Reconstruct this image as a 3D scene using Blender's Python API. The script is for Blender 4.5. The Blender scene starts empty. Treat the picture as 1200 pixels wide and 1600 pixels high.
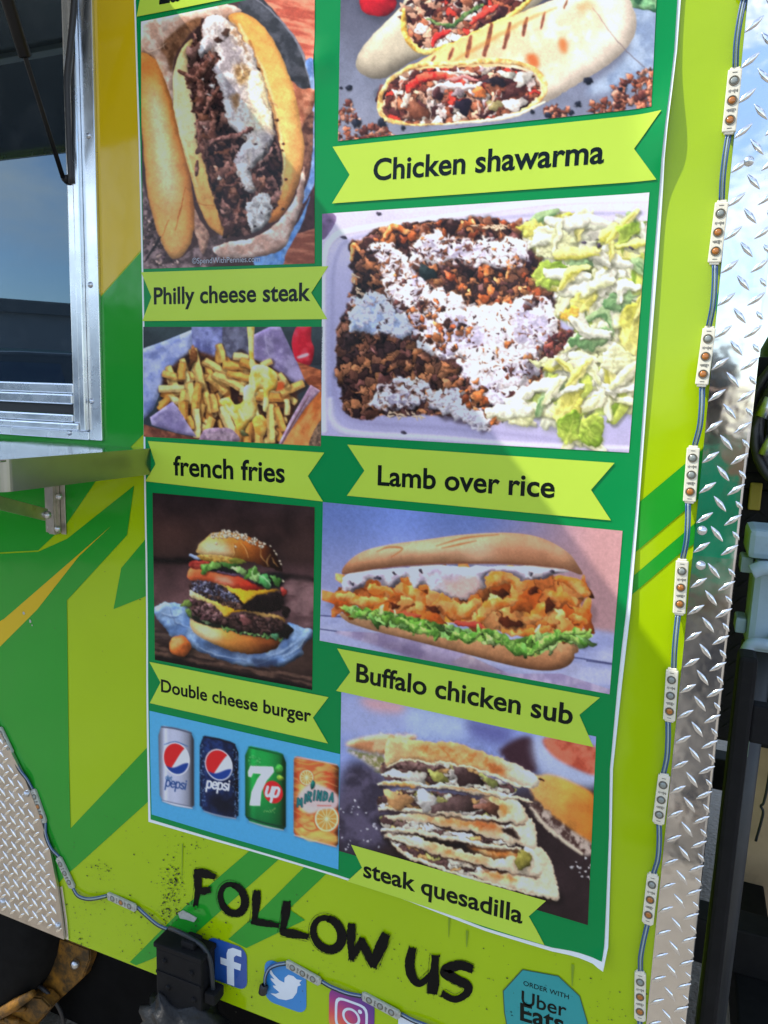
import bpy, bmesh, math, random
import numpy as np
from mathutils import Vector, Matrix

# ---------------------------------------------------------------- camera, sky, sun, exposure
SC = bpy.context.scene
COL = SC.collection
F, YAW, PITCH, ROLL = 1165.0, math.radians(22.0836), math.radians(-8.8205), math.radians(-1.9467)
DIST, CAMZ = 1.10, 1.60
def _rot():
    ca, sa, cb, sb, cc, sc = math.cos(YAW), math.sin(YAW), math.cos(PITCH), math.sin(PITCH), math.cos(ROLL), math.sin(ROLL)
    A = np.array([[ca, -sa, 0], [sa, ca, 0], [0, 0, 1]]); B = np.array([[1, 0, 0], [0, cb, -sb], [0, sb, cb]]); C = np.array([[cc, 0, sc], [0, 1, 0], [-sc, 0, cc]])
    return A@B@C
RM = _rot(); RGT, FWD, UPV = RM[:, 0], RM[:, 1], RM[:, 2]
cam = bpy.data.cameras.new('camera'); camo = bpy.data.objects.new('camera', cam); COL.objects.link(camo); SC.camera = camo
cam.sensor_fit = 'VERTICAL'; cam.sensor_height = 24; cam.lens = 24*F/1600; cam.clip_start = .01; cam.clip_end = 2000
M4 = Matrix.Identity(4)
for i in range(3): M4[i][0] = RGT[i]; M4[i][1] = UPV[i]; M4[i][2] = -FWD[i]
M4[1][3] = -DIST; M4[2][3] = CAMZ
camo.matrix_world = M4
SUN_T = Vector((.615, .30, -.712)).normalized()                    # the way the sunlight travels
sun = bpy.data.lights.new('sun', 'SUN'); suno = bpy.data.objects.new('sun', sun); COL.objects.link(suno)
sun.energy = 3.0; sun.angle = math.radians(.55); sun.color = (1, .95, .86)
suno.rotation_euler = SUN_T.to_track_quat('-Z', 'Y').to_euler()
world = bpy.data.worlds.new('World'); SC.world = world; world.use_nodes = True
wn, wl = world.node_tree.nodes, world.node_tree.links
wn.clear()
wout = wn.new('ShaderNodeOutputWorld'); wbg = wn.new('ShaderNodeBackground'); sky = wn.new('ShaderNodeTexSky')
sky.sky_type = 'NISHITA'; sky.sun_disc = False; sky.dust_density = .35; sky.air_density = 1.0; sky.ozone_density = 2.5
sky.sun_elevation = math.asin(-SUN_T.z); sky.sun_rotation = math.atan2(-SUN_T.x, -SUN_T.y)
wbg.inputs['Strength'].default_value = .135
wtc = wn.new('ShaderNodeTexCoord'); wmap = wn.new('ShaderNodeMapping'); wmap.inputs['Scale'].default_value = (1.6, 1.6, 4.2)
wnz = wn.new('ShaderNodeTexNoise'); wnz.inputs['Scale'].default_value = 1.7; wnz.inputs['Detail'].default_value = 7; wnz.inputs['Roughness'].default_value = .58
wrp = wn.new('ShaderNodeValToRGB'); wrp.color_ramp.elements[0].position = .47; wrp.color_ramp.elements[1].position = .68
wmx = wn.new('ShaderNodeMix'); wmx.data_type = 'RGBA'; wmx.inputs[7].default_value = (7.2, 7.4, 7.8, 1)
wl.new(wtc.outputs['Generated'], wmap.inputs['Vector']); wl.new(wmap.outputs[0], wnz.inputs['Vector']); wl.new(wnz.outputs['Fac'], wrp.inputs['Fac'])
wl.new(wrp.outputs['Color'], wmx.inputs[0]); wl.new(sky.outputs[0], wmx.inputs[6]); wl.new(wmx.outputs[2], wbg.inputs['Color']); wl.new(wbg.outputs[0], wout.inputs['Surface'])
vs = SC.view_settings; vs.view_transform = 'Standard'; vs.look = 'None'; vs.exposure = 1.0; vs.gamma = 1; vs.use_curve_mapping = False

# ---------------------------------------------------------------- helpers
def ray(x, y): return (x-600)/F*RGT+FWD-(y-800)/F*UPV
def U(x, y, Y=0.0):
    """a point measured in the photograph, put on the upright plane at depth Y (the truck's side is Y = 0)"""
    d = ray(x, y); t = (DIST+Y)/d[1]
    return Vector((d[0]*t, Y, CAMZ+d[2]*t))
def XZ(x, y):
    p = U(x, y); return (p.x, p.z)
def to_photo(X, Y, Z):
    v0, v1, v2 = X, Y+DIST, Z-CAMZ
    z = v0*FWD[0]+v1*FWD[1]+v2*FWD[2]
    return 600+F*(v0*RGT[0]+v1*RGT[1]+v2*RGT[2])/z, 800-F*(v0*UPV[0]+v1*UPV[1]+v2*UPV[2])/z
def s2l(c):
    c = np.asarray(c, float)/255.0
    return np.where(c <= .04045, c/12.92, ((c+.055)/1.055)**2.4)
def S(r, g, b): return tuple(s2l((r, g, b)))+(1,)
def link(o, parent=None):
    COL.objects.link(o)
    if parent is not None: o.parent = parent
    return o
def meshobj(name, verts, faces, mat, parent=None, smooth=False):
    me = bpy.data.meshes.new(name); me.from_pydata([tuple(v) for v in verts], [], faces); me.update()
    if smooth: me.polygons.foreach_set('use_smooth', [True]*len(me.polygons))
    if mat: me.materials.append(mat)
    return link(bpy.data.objects.new(name, me), parent)
def bmobj(name, bm, mat, parent=None, smooth=False):
    me = bpy.data.meshes.new(name); bm.normal_update(); bm.to_mesh(me); bm.free()
    if smooth: me.polygons.foreach_set('use_smooth', [True]*len(me.polygons))
    if mat: me.materials.append(mat)
    return link(bpy.data.objects.new(name, me), parent)
def empty(name, loc=(0, 0, 0)):
    o = bpy.data.objects.new(name, None); o.location = loc; o.empty_display_size = .05
    return link(o)
def tag(o, label, cat=None, group=None, kind=None):
    if label: o['label'] = label
    if cat: o['category'] = cat
    if group: o['group'] = group
    if kind: o['kind'] = kind
    return o
def keep_world(o, parent):
    """parent o without moving it"""
    o.parent = parent; o.matrix_parent_inverse = Matrix.Translation(-Vector(parent.location)); return o
def addbox(bm, lo, hi, bevel=0, seg=2):
    r = bmesh.ops.create_cube(bm, size=1)
    vs_ = r['verts']
    for v in vs_: v.co = Vector([(lo[i]+hi[i])/2+v.co[i]*(hi[i]-lo[i]) for i in range(3)])
    if bevel:
        es = list({e for v in vs_ for e in v.link_edges})
        bmesh.ops.bevel(bm, geom=es, offset=bevel, segments=seg, affect='EDGES', profile=.6)
def boxobj(name, lo, hi, mat, parent=None, bevel=.002):
    bm = bmesh.new(); addbox(bm, lo, hi, bevel); return bmobj(name, bm, mat, parent, False)
def tube_geo(pts, rad, n=8, caps=True):
    P = [Vector(p) for p in pts]; V = []; Fc = []
    rr = rad if hasattr(rad, '__len__') else [rad]*len(P)
    up = Vector((0.123, .31, .94))
    for i, p in enumerate(P):
        t = (P[min(i+1, len(P)-1)]-P[max(i-1, 0)]).normalized()
        a = t.cross(up)
        if a.length < 1e-3: a = t.cross(Vector((1, 0, 0)))
        a.normalize(); b = t.cross(a)
        for k in range(n):
            th = 2*math.pi*k/n; V.append(p+(a*math.cos(th)+b*math.sin(th))*rr[i])
    for i in range(len(P)-1):
        for k in range(n): Fc.append((i*n+k, i*n+(k+1) % n, (i+1)*n+(k+1) % n, (i+1)*n+k))
    if caps: Fc.append(tuple(range(n-1, -1, -1))); Fc.append(tuple((len(P)-1)*n+k for k in range(n)))
    return V, Fc
def tube(name, pts, rad, mat, parent=None, n=8):
    V, Fc = tube_geo(pts, rad, n); return meshobj(name, V, Fc, mat, parent, True)
def curve3(pts, n=6):
    """smooth path through 3D points"""
    P = [np.array(p, float) for p in pts]; q = [2*P[0]-P[1]]+P+[2*P[-1]-P[-2]]; out = []
    for i in range(1, len(q)-2):
        a, b, c, d = q[i-1:i+3]
        for k in range(n):
            t = k/n; out.append(.5*(2*b+(c-a)*t+(2*a-5*b+4*c-d)*t*t+(3*b-a-3*c+d)*t**3))
    out.append(P[-1]); return [Vector(p) for p in out]
def prism(name, outline, y0, y1, mat, parent=None, bevel=0):
    """an upright plate: outline [(x, z)] extruded from depth y0 to y1"""
    bm = bmesh.new(); vs_ = [bm.verts.new((x, y0, z)) for x, z in outline]; f = bm.faces.new(vs_)
    r = bmesh.ops.extrude_face_region(bm, geom=[f])
    for v in r['geom']:
        if isinstance(v, bmesh.types.BMVert): v.co.y = y1
    bmesh.ops.recalc_face_normals(bm, faces=bm.faces)
    if bevel: bmesh.ops.bevel(bm, geom=list(bm.edges), offset=bevel, segments=2, affect='EDGES')
    return bmobj(name, bm, mat, parent)
def lathe(name, prof, loc, axis, mat, parent=None, n=20):
    """profile [(radius, height)] turned about an axis vector at loc"""
    ax = Vector(axis).normalized(); a = ax.orthogonal().normalized(); b = ax.cross(a); V = []; Fc = []
    for r, h in prof:
        for k in range(n):
            th = 2*math.pi*k/n; V.append(Vector(loc)+ax*h+(a*math.cos(th)+b*math.sin(th))*max(r, 1e-5))
    for i in range(len(prof)-1):
        for k in range(n): Fc.append((i*n+k, i*n+(k+1) % n, (i+1)*n+(k+1) % n, (i+1)*n+k))
    Fc.append(tuple((len(prof)-1)*n+k for k in range(n)))
    return meshobj(name, V, Fc, mat, parent, True)

# ---------------------------------------------------------------- materials
def mat(name, col, rough=.5, metal=0, coat=0, coatr=.06, spec=.5, var=0, vscale=20, bump=0, bscale=60, rvar=0, grime=None, detail=4):
    m = bpy.data.materials.new(name); m.use_nodes = True; n, l = m.node_tree.nodes, m.node_tree.links
    p = n['Principled BSDF']; p.inputs['Base Color'].default_value = col if len(col) == 4 else tuple(col)+(1,)
    p.inputs['Roughness'].default_value = rough; p.inputs['Metallic'].default_value = metal; p.inputs['Coat Weight'].default_value = coat; p.inputs['Coat Roughness'].default_value = coatr; p.inputs['Specular IOR Level'].default_value = spec
    tc = n.new('ShaderNodeTexCoord'); out = None
    geo = n.new('ShaderNodeNewGeometry')
    def noise(sc, det=detail, rg=.55):
        z = n.new('ShaderNodeTexNoise'); z.inputs['Scale'].default_value = sc; z.inputs['Detail'].default_value = det; z.inputs['Roughness'].default_value = rg; l.new(geo.outputs['Position'], z.inputs['Vector']); return z
    csock = None
    if var:
        z = noise(vscale); mr = n.new('ShaderNodeMapRange'); mr.inputs[1].default_value = .3; mr.inputs[2].default_value = .7; mr.inputs[3].default_value = 1-var; mr.inputs[4].default_value = 1+var*.7; l.new(z.outputs['Fac'], mr.inputs[0])
        hs = n.new('ShaderNodeMix'); hs.data_type = 'RGBA'; hs.blend_type = 'MULTIPLY'; hs.inputs[0].default_value = 1; hs.inputs[6].default_value = p.inputs['Base Color'].default_value; l.new(mr.outputs[0], hs.inputs[7]); csock = hs.outputs[2]
    if grime:
        for (gc, gs, lo, hi, amt) in grime:
            z = noise(gs, 7, .7); rp = n.new('ShaderNodeMapRange'); rp.inputs[1].default_value = lo; rp.inputs[2].default_value = hi; rp.inputs[4].default_value = amt; l.new(z.outputs['Fac'], rp.inputs[0])
            mx = n.new('ShaderNodeMix'); mx.data_type = 'RGBA'; l.new(rp.outputs[0], mx.inputs[0])
            if csock: l.new(csock, mx.inputs[6])
            else: mx.inputs[6].default_value = p.inputs['Base Color'].default_value
            mx.inputs[7].default_value = tuple(gc)+(1,); csock = mx.outputs[2]
    if csock: l.new(csock, p.inputs['Base Color'])
    if rvar:
        z = noise(vscale*.6); mr = n.new('ShaderNodeMapRange'); mr.inputs[1].default_value = .3; mr.inputs[2].default_value = .7; mr.inputs[3].default_value = max(.02, rough-rvar); mr.inputs[4].default_value = rough+rvar; l.new(z.outputs['Fac'], mr.inputs[0]); l.new(mr.outputs[0], p.inputs['Roughness'])
    if bump:
        z = noise(bscale, 3); b = n.new('ShaderNodeBump'); b.inputs['Strength'].default_value = 1; b.inputs['Distance'].default_value = bump; l.new(z.outputs['Fac'], b.inputs['Height']); l.new(b.outputs[0], p.inputs['Normal'])
        if coat: l.new(b.outputs[0], p.inputs['Coat Normal'])
    return m
SPECK = [((.02, .018, .015), 160, .70, .76, .55)]
M = {}
V_ = dict(rough=.09, spec=.42, var=.05, vscale=3, bump=.0015, bscale=5)
M['lime'] = mat('lime vinyl', S(160, 190, 6), **V_, grime=SPECK)
M['green'] = mat('green vinyl', S(34, 148, 40), **V_, grime=SPECK)
M['mustard'] = mat('mustard vinyl', S(206, 174, 18), **V_)
PST = dict(rough=.20, spec=.20, bump=.0005, bscale=16)
M['poster_white'] = mat('poster paper', S(226, 232, 232), **PST)
M['poster_green'] = mat('poster green print', S(0, 134, 66), **PST, var=.04, vscale=4)
M['ribbon'] = mat('ribbon print', S(184, 212, 70), **PST, var=.03, vscale=6)
M['ink'] = mat('black ink', S(8, 20, 16), **PST)
M['paint_black'] = mat('black brush paint', (.004, .004, .004), .5, spec=.12)
M['watermark'] = mat('grey ink', S(170, 176, 186), **PST)
M['alu'] = mat('window aluminium', (.74, .77, .80), .26, 1, var=.06, vscale=30, rvar=.06, bump=.00012, bscale=12)
M['steel'] = mat('stainless steel', (.60, .61, .60), .14, 1, var=.05, vscale=14, rvar=.05, bump=.0005, bscale=7)
M['hatch'] = mat('hatch underside', (.42, .43, .42), .22, 1, var=.08, vscale=9)
M['bracket'] = mat('weathered bracket', (.50, .47, .42), .34, 1, var=.16, vscale=40, grime=[((.16, .11, .06), 60, .55, .75, .5)])
M['tread'] = mat('tread plate', (.78, .79, .80), .085, 1, var=.06, vscale=18, rvar=.03, bump=.0011, bscale=13, grime=[((.30, .31, .32), 120, .64, .78, .5)])
M['tread_low'] = mat('dusty tread plate', (.72, .71, .69), .14, 1, var=.10, vscale=26, rvar=.06, bump=.0011, bscale=13, grime=[((.42, .35, .27), 22, .56, .80, .45), ((.10, .09, .08), 130, .68, .78, .5)])
M['skirt'] = mat('dull tread plate', (.62, .58, .54), .36, 1, var=.14, vscale=24, grime=[((.40, .34, .29), 30, .42, .7, .55), ((.08, .07, .06), 90, .62, .75, .5)])
M['lug'] = mat('tread lug', (.80, .81, .82), .17, 1, var=.08, vscale=40)
M['lug_dull'] = mat('dull tread lug', (.86, .84, .80), .26, 1, var=.1, vscale=30)
M['zinc'] = mat('zinc screw', (.55, .57, .60), .3, 1)
M['glass'] = mat('tinted glass', (.012, .016, .02), .015, 0, coat=1, coatr=.0, spec=1.0, grime=[((.10, .11, .12), 9, .50, .80, .35), ((.16, .16, .15), 70, .66, .8, .4)])
M['glass'].node_tree.nodes['Principled BSDF'].inputs['IOR'].default_value = 1.6
M['glass'].node_tree.nodes['Principled BSDF'].inputs['Specular Tint'].default_value = (.45, .74, 1, 1); M['glass'].node_tree.nodes['Principled BSDF'].inputs['Coat Weight'].default_value = .45
M['rubber'] = mat('black rubber', (.018, .018, .02), .5, var=.15, vscale=40)
M['strut'] = mat('black strut', (.006, .006, .007), .3, spec=.25)
M['plastic_white'] = mat('module plastic', S(222, 216, 194), .45, var=.05, vscale=90, grime=[((.24, .20, .13), 120, .62, .8, .5)])
M['plastic_grey'] = mat('dirty module plastic', S(176, 178, 168), .5, var=.1, vscale=90, grime=[((.14, .13, .10), 120, .52, .75, .7)])
M['orange_reflection'] = mat('amber lens', S(170, 104, 34), .16, coat=.6)  # warm orange reflection put into the lens colour
M['greylens'] = mat('clear lens', S(136, 142, 134), .14, coat=.6)
M['mark'] = mat('module print', S(96, 92, 80), .5)
M['ring'] = mat('lens ring', S(104, 98, 82), .5)
M['wire_blue'] = mat('blue wire', S(40, 76, 130), .4, coat=.2)
M['wire_white'] = mat('white wire', S(150, 166, 178), .4)
M['wire_dark'] = mat('dark wire', S(34, 40, 46), .45)
M['black'] = mat('black steel', (.007, .007, .008), .75, spec=.2, var=.3, vscale=30, grime=[((.035, .032, .028), 40, .6, .85, .4)])
M['underside'] = mat('underbody', (.006, .006, .006), .9, spec=.05, var=.3, vscale=10)
M['jackgrey'] = mat('grey blue cast housing', S(150, 172, 196), .42, var=.12, vscale=24, grime=[((.10, .09, .08), 34, .6, .8, .5)])
M['rustyellow'] = mat('dirty yellow steel', S(150, 104, 36), .6, spec=.2, var=.3, vscale=24, grime=[((.03, .024, .014), 22, .36, .60, .92)])
M['tyre'] = mat('tyre rubber', (.008, .008, .008), .85, spec=.08, var=.2, vscale=40)
M['bag'] = mat('wrinkled black plastic', (.008, .0085, .009), .45, spec=.3, bump=.004, bscale=30)
M['hair'] = mat('dark hair', (.012, .009, .008), .5, var=.3, vscale=60)
M['skin'] = mat('skin', (.42, .24, .16), .5)
M['shirt'] = mat('green shirt cloth', (.01, .42, .20), .85, var=.12, vscale=12)
M['jeans'] = mat('dark jeans', (.02, .03, .065), .85, var=.2, vscale=30)
M['shoe'] = mat('shoe', (.05, .05, .05), .6)
def ground_mat():
    m = mat('packed dirt and gravel', (.31, .275, .23), .95, var=.28, vscale=2.2, grime=[((.20, .175, .145), 1.1, .45, .65, .7), ((.42, .39, .34), 46, .55, .7, .6), ((.11, .09, .07), 90, .63, .74, .7)], bump=.012, bscale=60, detail=8)
    return m
M['ground'] = ground_mat()

# ---------------------------------------------------------------- the ground
gm = bmesh.new(); bmesh.ops.create_grid(gm, x_segments=40, y_segments=40, size=400)
for v in gm.verts: v.co.z = 0 if v.co.length < 60 else .25*math.sin(v.co.x*.05)*math.cos(v.co.y*.04)
g = bmobj('ground', gm, M['ground']); g['kind'] = 'structure'
# ---------------------------------------------------------------- the printed pictures: a small painter
# Each printed food photo is flat print. It is painted here with shapes and noise, then carried as
# colour values by a fine grid mesh lying on the poster.
RS = 1.35                                     # raster cells per photo unit
_lat = np.random.RandomState(5).rand(256, 256)
def vnoise(x, y, seed=0):
    x = x + seed*37.13; y = y + seed*91.7
    xi = np.floor(x).astype(int); yi = np.floor(y).astype(int)
    fx = x-xi; fy = y-yi
    fx = fx*fx*(3-2*fx); fy = fy*fy*(3-2*fy)
    g = lambda a, b: _lat[(b) & 255, (a) & 255]
    return (g(xi, yi)*(1-fx)+g(xi+1, yi)*fx)*(1-fy)+(g(xi, yi+1)*(1-fx)+g(xi+1, yi+1)*fx)*fy
def fbm(x, y, seed=0, oct=4):
    t = 0; a = .5; s = 0
    for o in range(oct):
        t = t+a*vnoise(x*2**o, y*2**o, seed+o*3); s += a; a *= .55
    return t/s
def spl(pts, closed=False, n=8):
    p = np.array([q[:2] for q in pts], float)
    if len(p) < 3: closed = False
    if closed: q = np.vstack([p[-1], p, p[0], p[1]])
    else: q = np.vstack([2*p[0]-p[1], p, 2*p[-1]-p[-2]])
    out = []; t = np.linspace(0, 1, n, endpoint=False)[:, None]
    for i in range(1, len(q)-2):
        a, b, c, d = q[i-1], q[i], q[i+1], q[i+2]
        out.append(.5*(2*b+(c-a)*t+(2*a-5*b+4*c-d)*t*t+(3*b-a-3*c+d)*t**3))
    r = np.vstack(out)
    if not closed: r = np.vstack([r, p[-1]])
    return r
def boxblur(m, r):
    r = int(round(r))
    if r < 1: return m
    for ax in (0, 1):
        for _ in range(2):
            pw = [(0, 0), (0, 0)]; pw[ax] = (r+1, r)
            c = np.cumsum(np.pad(m, pw, mode='edge'), axis=ax)
            n = m.shape[ax]
            m = (np.take(c, np.arange(2*r+1, 2*r+1+n), axis=ax)-np.take(c, np.arange(0, n), axis=ax))/(2*r+1)
    return m
def sst(a, b, x):
    t = np.clip((x-a)/(b-a), 0, 1); return t*t*(3-2*t)
class Cv:
    def __init__(s, ox, oy, sc, box, base):
        s.ox, s.oy, s.sc = ox, oy, sc
        s.x0, s.y0, x1, y1 = box
        s.k = RS/sc
        s.w = int((x1-s.x0)*s.k)+2; s.h = int((y1-s.y0)*s.k)+2
        s.X, s.Y = np.meshgrid(s.x0+(np.arange(s.w)+.5)/s.k, s.y0+(np.arange(s.h)+.5)/s.k)
        s.img = np.zeros((s.h, s.w, 3))+np.array(base, float)
        s.rng = np.random.RandomState(3)
    def win(s, x0, y0, x1, y1):
        a = max(0, int((x0-s.x0)*s.k)-1); b = min(s.w, int((x1-s.x0)*s.k)+2)
        c = max(0, int((y0-s.y0)*s.k)-1); d = min(s.h, int((y1-s.y0)*s.k)+2)
        if b <= a or d <= c: return None
        return (slice(c, d), slice(a, b))
    def pmask(s, P, pad=2):
        P = np.asarray(P, float)
        px = pad/s.k
        W = s.win(P[:, 0].min()-px, P[:, 1].min()-px, P[:, 0].max()+px, P[:, 1].max()+px)
        if W is None: return None, None
        m = np.zeros((W[0].stop-W[0].start, W[1].stop-W[1].start))
        A = np.stack([(P[:, 0]-s.x0)*s.k-W[1].start, (P[:, 1]-s.y0)*s.k-W[0].start], 1)
        B = np.roll(A, -1, 0); idx = np.arange(m.shape[1])
        ya = max(0, int(A[:, 1].min())); yb = min(m.shape[0], int(A[:, 1].max())+2)
        for j in range(ya, yb):
            for sub in (.25, .75):
                y = j+sub; c = (A[:, 1] <= y) != (B[:, 1] <= y)
                if not c.any(): continue
                a, b = A[c], B[c]
                xs = np.sort(a[:, 0]+(y-a[:, 1])*(b[:, 0]-a[:, 0])/(b[:, 1]-a[:, 1]))
                for q in range(0, len(xs)-1, 2):
                    m[j] += .5*(np.clip(idx+1-xs[q], 0, 1)-np.clip(idx+1-xs[q+1], 0, 1))
        return W, np.clip(m, 0, 1)
    def colour(s, col, X, Y):
        if callable(col): return col(X, Y)
        return np.zeros(X.shape+(3,))+np.array(col, float)
    def fill(s, pts, col, soft=0, sm=True, rnd=0, lit=(-.5, -.8), amt=.5, tex=None, a=1, edge=0, jag=0, hole=None):
        """soft: edge blur; rnd: rounding radius for relief shading; tex=(scale, amount, seed); jag: ragged outline"""
        P = spl(pts, True) if sm else np.array(pts, float)
        if jag:
            sd = int(abs(P[0, 0]))
            P = P+jag*2*(np.stack([fbm(P[:, 0]/16, P[:, 1]/16, sd, 3), fbm(P[:, 0]/16, P[:, 1]/16, sd+7, 3)], 1)-.5)
        pad = 3+2*max(soft, rnd)*s.k
        W, m = s.pmask(P, pad)
        if W is None: return
        X, Y = s.X[W], s.Y[W]
        c = s.colour(col, X, Y)
        if tex:
            n = fbm(X/tex[0], Y/tex[0], tex[2] if len(tex) > 2 else 0, 4)
            c = c*(1+tex[1]*2*(n-.5))[..., None]
        if rnd:
            h = boxblur(m, max(1, rnd*s.k))
            if tex: h = h+.16*tex[1]*fbm(X/tex[0], Y/tex[0], 3, 3)
            gy, gx = np.gradient(h)
            sh = -(gx*lit[0]+gy*lit[1])*rnd*s.k
            c = c*(1+amt*2.2*np.clip(sh, -1, 1))[..., None]
            if edge: c = c*(1-edge*(1-sst(.45, .95, h)))[..., None]
        if soft: m = boxblur(m, soft*s.k)
        if hole is not None: m = m*hole(X, Y)
        m = (m*a)[..., None]
        s.img[W] = s.img[W]*(1-m)+np.clip(c, 0, 255)*m
    def stroke(s, pts, w, col, cyl=.5, soft=0, a=1, tex=None, lit=(-.5, -.8), tip=None):
        """a rounded bar along a spline; w: one width or one for each point"""
        P = spl(pts, False, 6); n = len(P)
        ww = np.interp(np.linspace(0, 1, n), np.linspace(0, 1, len(np.atleast_1d(w))), np.atleast_1d(w))/2
        pad = ww.max()+soft+3/s.k
        W = s.win(P[:, 0].min()-pad, P[:, 1].min()-pad, P[:, 0].max()+pad, P[:, 1].max()+pad)
        if W is None: return
        X, Y = s.X[W], s.Y[W]
        bd = np.full(X.shape, 1e9); rr = np.ones(X.shape); nx = np.zeros(X.shape); ny = np.zeros(X.shape)
        for i in range(n-1):
            ex, ey = P[i+1]-P[i]; l2 = ex*ex+ey*ey+1e-9
            t = np.clip(((X-P[i, 0])*ex+(Y-P[i, 1])*ey)/l2, 0, 1)
            dx = X-P[i, 0]-t*ex; dy = Y-P[i, 1]-t*ey; rw = ww[i]+(ww[i+1]-ww[i])*t; d = np.sqrt(dx*dx+dy*dy)-rw
            q = d < bd
            bd = np.where(q, d, bd); rr = np.where(q, rw, rr)
            nx = np.where(q, dx, nx); ny = np.where(q, dy, ny)
        m = np.clip(.5-bd*s.k/(1+soft*s.k), 0, 1)
        c = s.colour(col, X, Y)
        if tex: c = c*(1+tex[1]*2*(fbm(X/tex[0], Y/tex[0], tex[2] if len(tex) > 2 else 0, 3)-.5))[..., None]
        if cyl:
            d = (nx*lit[0]+ny*lit[1])/(rr+1e-6)
            c = c*(1+cyl*np.clip(d, -1, 1)-cyl*.25*np.clip((nx*nx+ny*ny)/(rr*rr+1e-6), 0, 1))[..., None]
        m = (m*a)[..., None]
        s.img[W] = s.img[W]*(1-m)+np.clip(c, 0, 255)*m
    def blob(s, cx, cy, rx, ry, ang, col, seed=0, rough=.35, spec=.25, sh=.45, a=1, amt=.6):
        R = max(rx, ry)*1.5+3/s.k
        W = s.win(cx-R, cy-R, cx+R, cy+R)
        if W is None: return
        X, Y = s.X[W]-cx, s.Y[W]-cy
        ca, sa = math.cos(ang), math.sin(ang)
        u = (X*ca+Y*sa)/rx; v = (-X*sa+Y*ca)/ry
        th = np.arctan2(v, u)
        r = np.sqrt(u*u+v*v)*(1+rough*(np.sin(2*th+seed)*.35+np.sin(3*th+seed*1.7)*.4+np.sin(5*th+seed*2.9)*.3))
        ed = 1/(min(rx, ry)*s.k+1e-6)
        m = np.clip((1-r)/ed+.5, 0, 1)
        if sh:
            d = np.clip((1.35-np.sqrt(((X-rx*.15)/rx)**2*.9+((Y-ry*.35)/ry)**2*.9))/.5, 0, 1)*sh
            R1 = np.clip((1.35-np.sqrt((u-.1)**2+(v-.25)**2))/.5, 0, 1)*sh
            s.img[W] *= (1-R1)[..., None]
        z = np.sqrt(np.clip(1-r*r, 0, 1))
        nl = (-X*.5-Y*.8)/(max(rx, ry))*.7+z*.35
        n = fbm((X+cx)/max(3, rx*.5), (Y+cy)/max(3, rx*.5), int(seed), 3)
        c = np.array(col, float)*(.72+amt*nl+.5*(n-.5))[..., None]
        c = c+255*spec*np.clip(nl-.45+.8*(n-.5), 0, 1)[..., None]
        m = (m*a)[..., None]
        s.img[W] = s.img[W]*(1-m)+np.clip(c, 0, 255)*m
    def inside(s, P, n, seed):
        P = np.asarray(P, float); r = np.random.RandomState(seed); out = []
        lo, hi = P.min(0), P.max(0); Q = np.roll(P, -1, 0)
        g = 0
        while len(out) < n and g < 60:
            g += 1
            t = lo+(hi-lo)*r.rand(n*2, 2)
            for x, y in t:
                c = (P[:, 1] <= y) != (Q[:, 1] <= y)
                if (np.sum(x < (P[c, 0]+(y-P[c, 1])*(Q[c, 0]-P[c, 0])/(Q[c, 1]-P[c, 1]+1e-12))) & 1): out.append((x, y))
                if len(out) >= n: break
        return out
    def scatter(s, pts, n, smin, smax, cols, seed=1, asp=.6, ang=None, **kw):
        r = np.random.RandomState(seed+50)
        P = spl(pts, True)
        pp = s.inside(P, n, seed)
        for (x, y) in pp:
            q = smin+(smax-smin)*r.rand()**1.6
            c = np.array(cols[r.randint(len(cols))], float)*(.8+.4*r.rand())
            s.blob(x, y, q, q*(asp+(1-asp)*r.rand()), (r.rand()*6.28 if ang is None else ang+.5*r.randn()), c, r.rand()*9, **kw)
    def shade(s, fn):
        s.img = np.clip(s.img*fn(s.X, s.Y)[..., None], 0, 255)
    def warp(s, amp, sc, pts=None, soft=10, seed=0):
        """push the picture about with noise so that shapes get torn, natural outlines"""
        dx = (fbm(s.X/sc, s.Y/sc, seed+11, 3)-.5)*2*amp; dy = (fbm(s.X/sc, s.Y/sc, seed+23, 3)-.5)*2*amp
        if pts is not None:
            m = np.zeros((s.h, s.w)); W, q = s.pmask(spl(pts, True)); m[W] = q; m = boxblur(m, soft*s.k); dx = dx*m; dy = dy*m
        s.img = s.sample(s.ox+(s.X+dx)/s.sc, s.oy+(s.Y+dy)/s.sc)
    def micro(s, amt, sc, pts=None, seed=0):
        n = (fbm(s.X/sc, s.Y/sc, seed+31, 4)-.5)*2*amt
        if pts is not None:
            m = np.zeros((s.h, s.w)); W, q = s.pmask(spl(pts, True)); m[W] = q; n = n*boxblur(m, 6*s.k)
        s.img = np.clip(s.img*(1+n)[..., None], 0, 255)
    def grain(s, amt=.05, sc=3.0):
        for ch in range(3): s.img[..., ch] = .35*s.img[..., ch]+.65*boxblur(s.img[..., ch], 1)
        n = fbm(s.X*s.k/sc, s.Y*s.k/sc, 8, 3)-.5
        s.img = np.clip(s.img*(1+amt*2*n)[..., None]+(np.random.RandomState(1).rand(s.h, s.w, 1)-.5)*5, 0, 255)
    def sample(s, px, py):
        """colours at photo units px, py (arrays)"""
        u = np.clip(((px-s.ox)*s.sc-s.x0)*s.k-.5, 0, s.w-1.001); v = np.clip(((py-s.oy)*s.sc-s.y0)*s.k-.5, 0, s.h-1.001)
        i = u.astype(int); j = v.astype(int); fu = (u-i)[..., None]; fv = (v-j)[..., None]
        I = s.img
        return (I[j, i]*(1-fu)+I[j, i+1]*fu)*(1-fv)+(I[j+1, i]*(1-fu)+I[j+1, i+1]*fu)*fv
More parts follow.
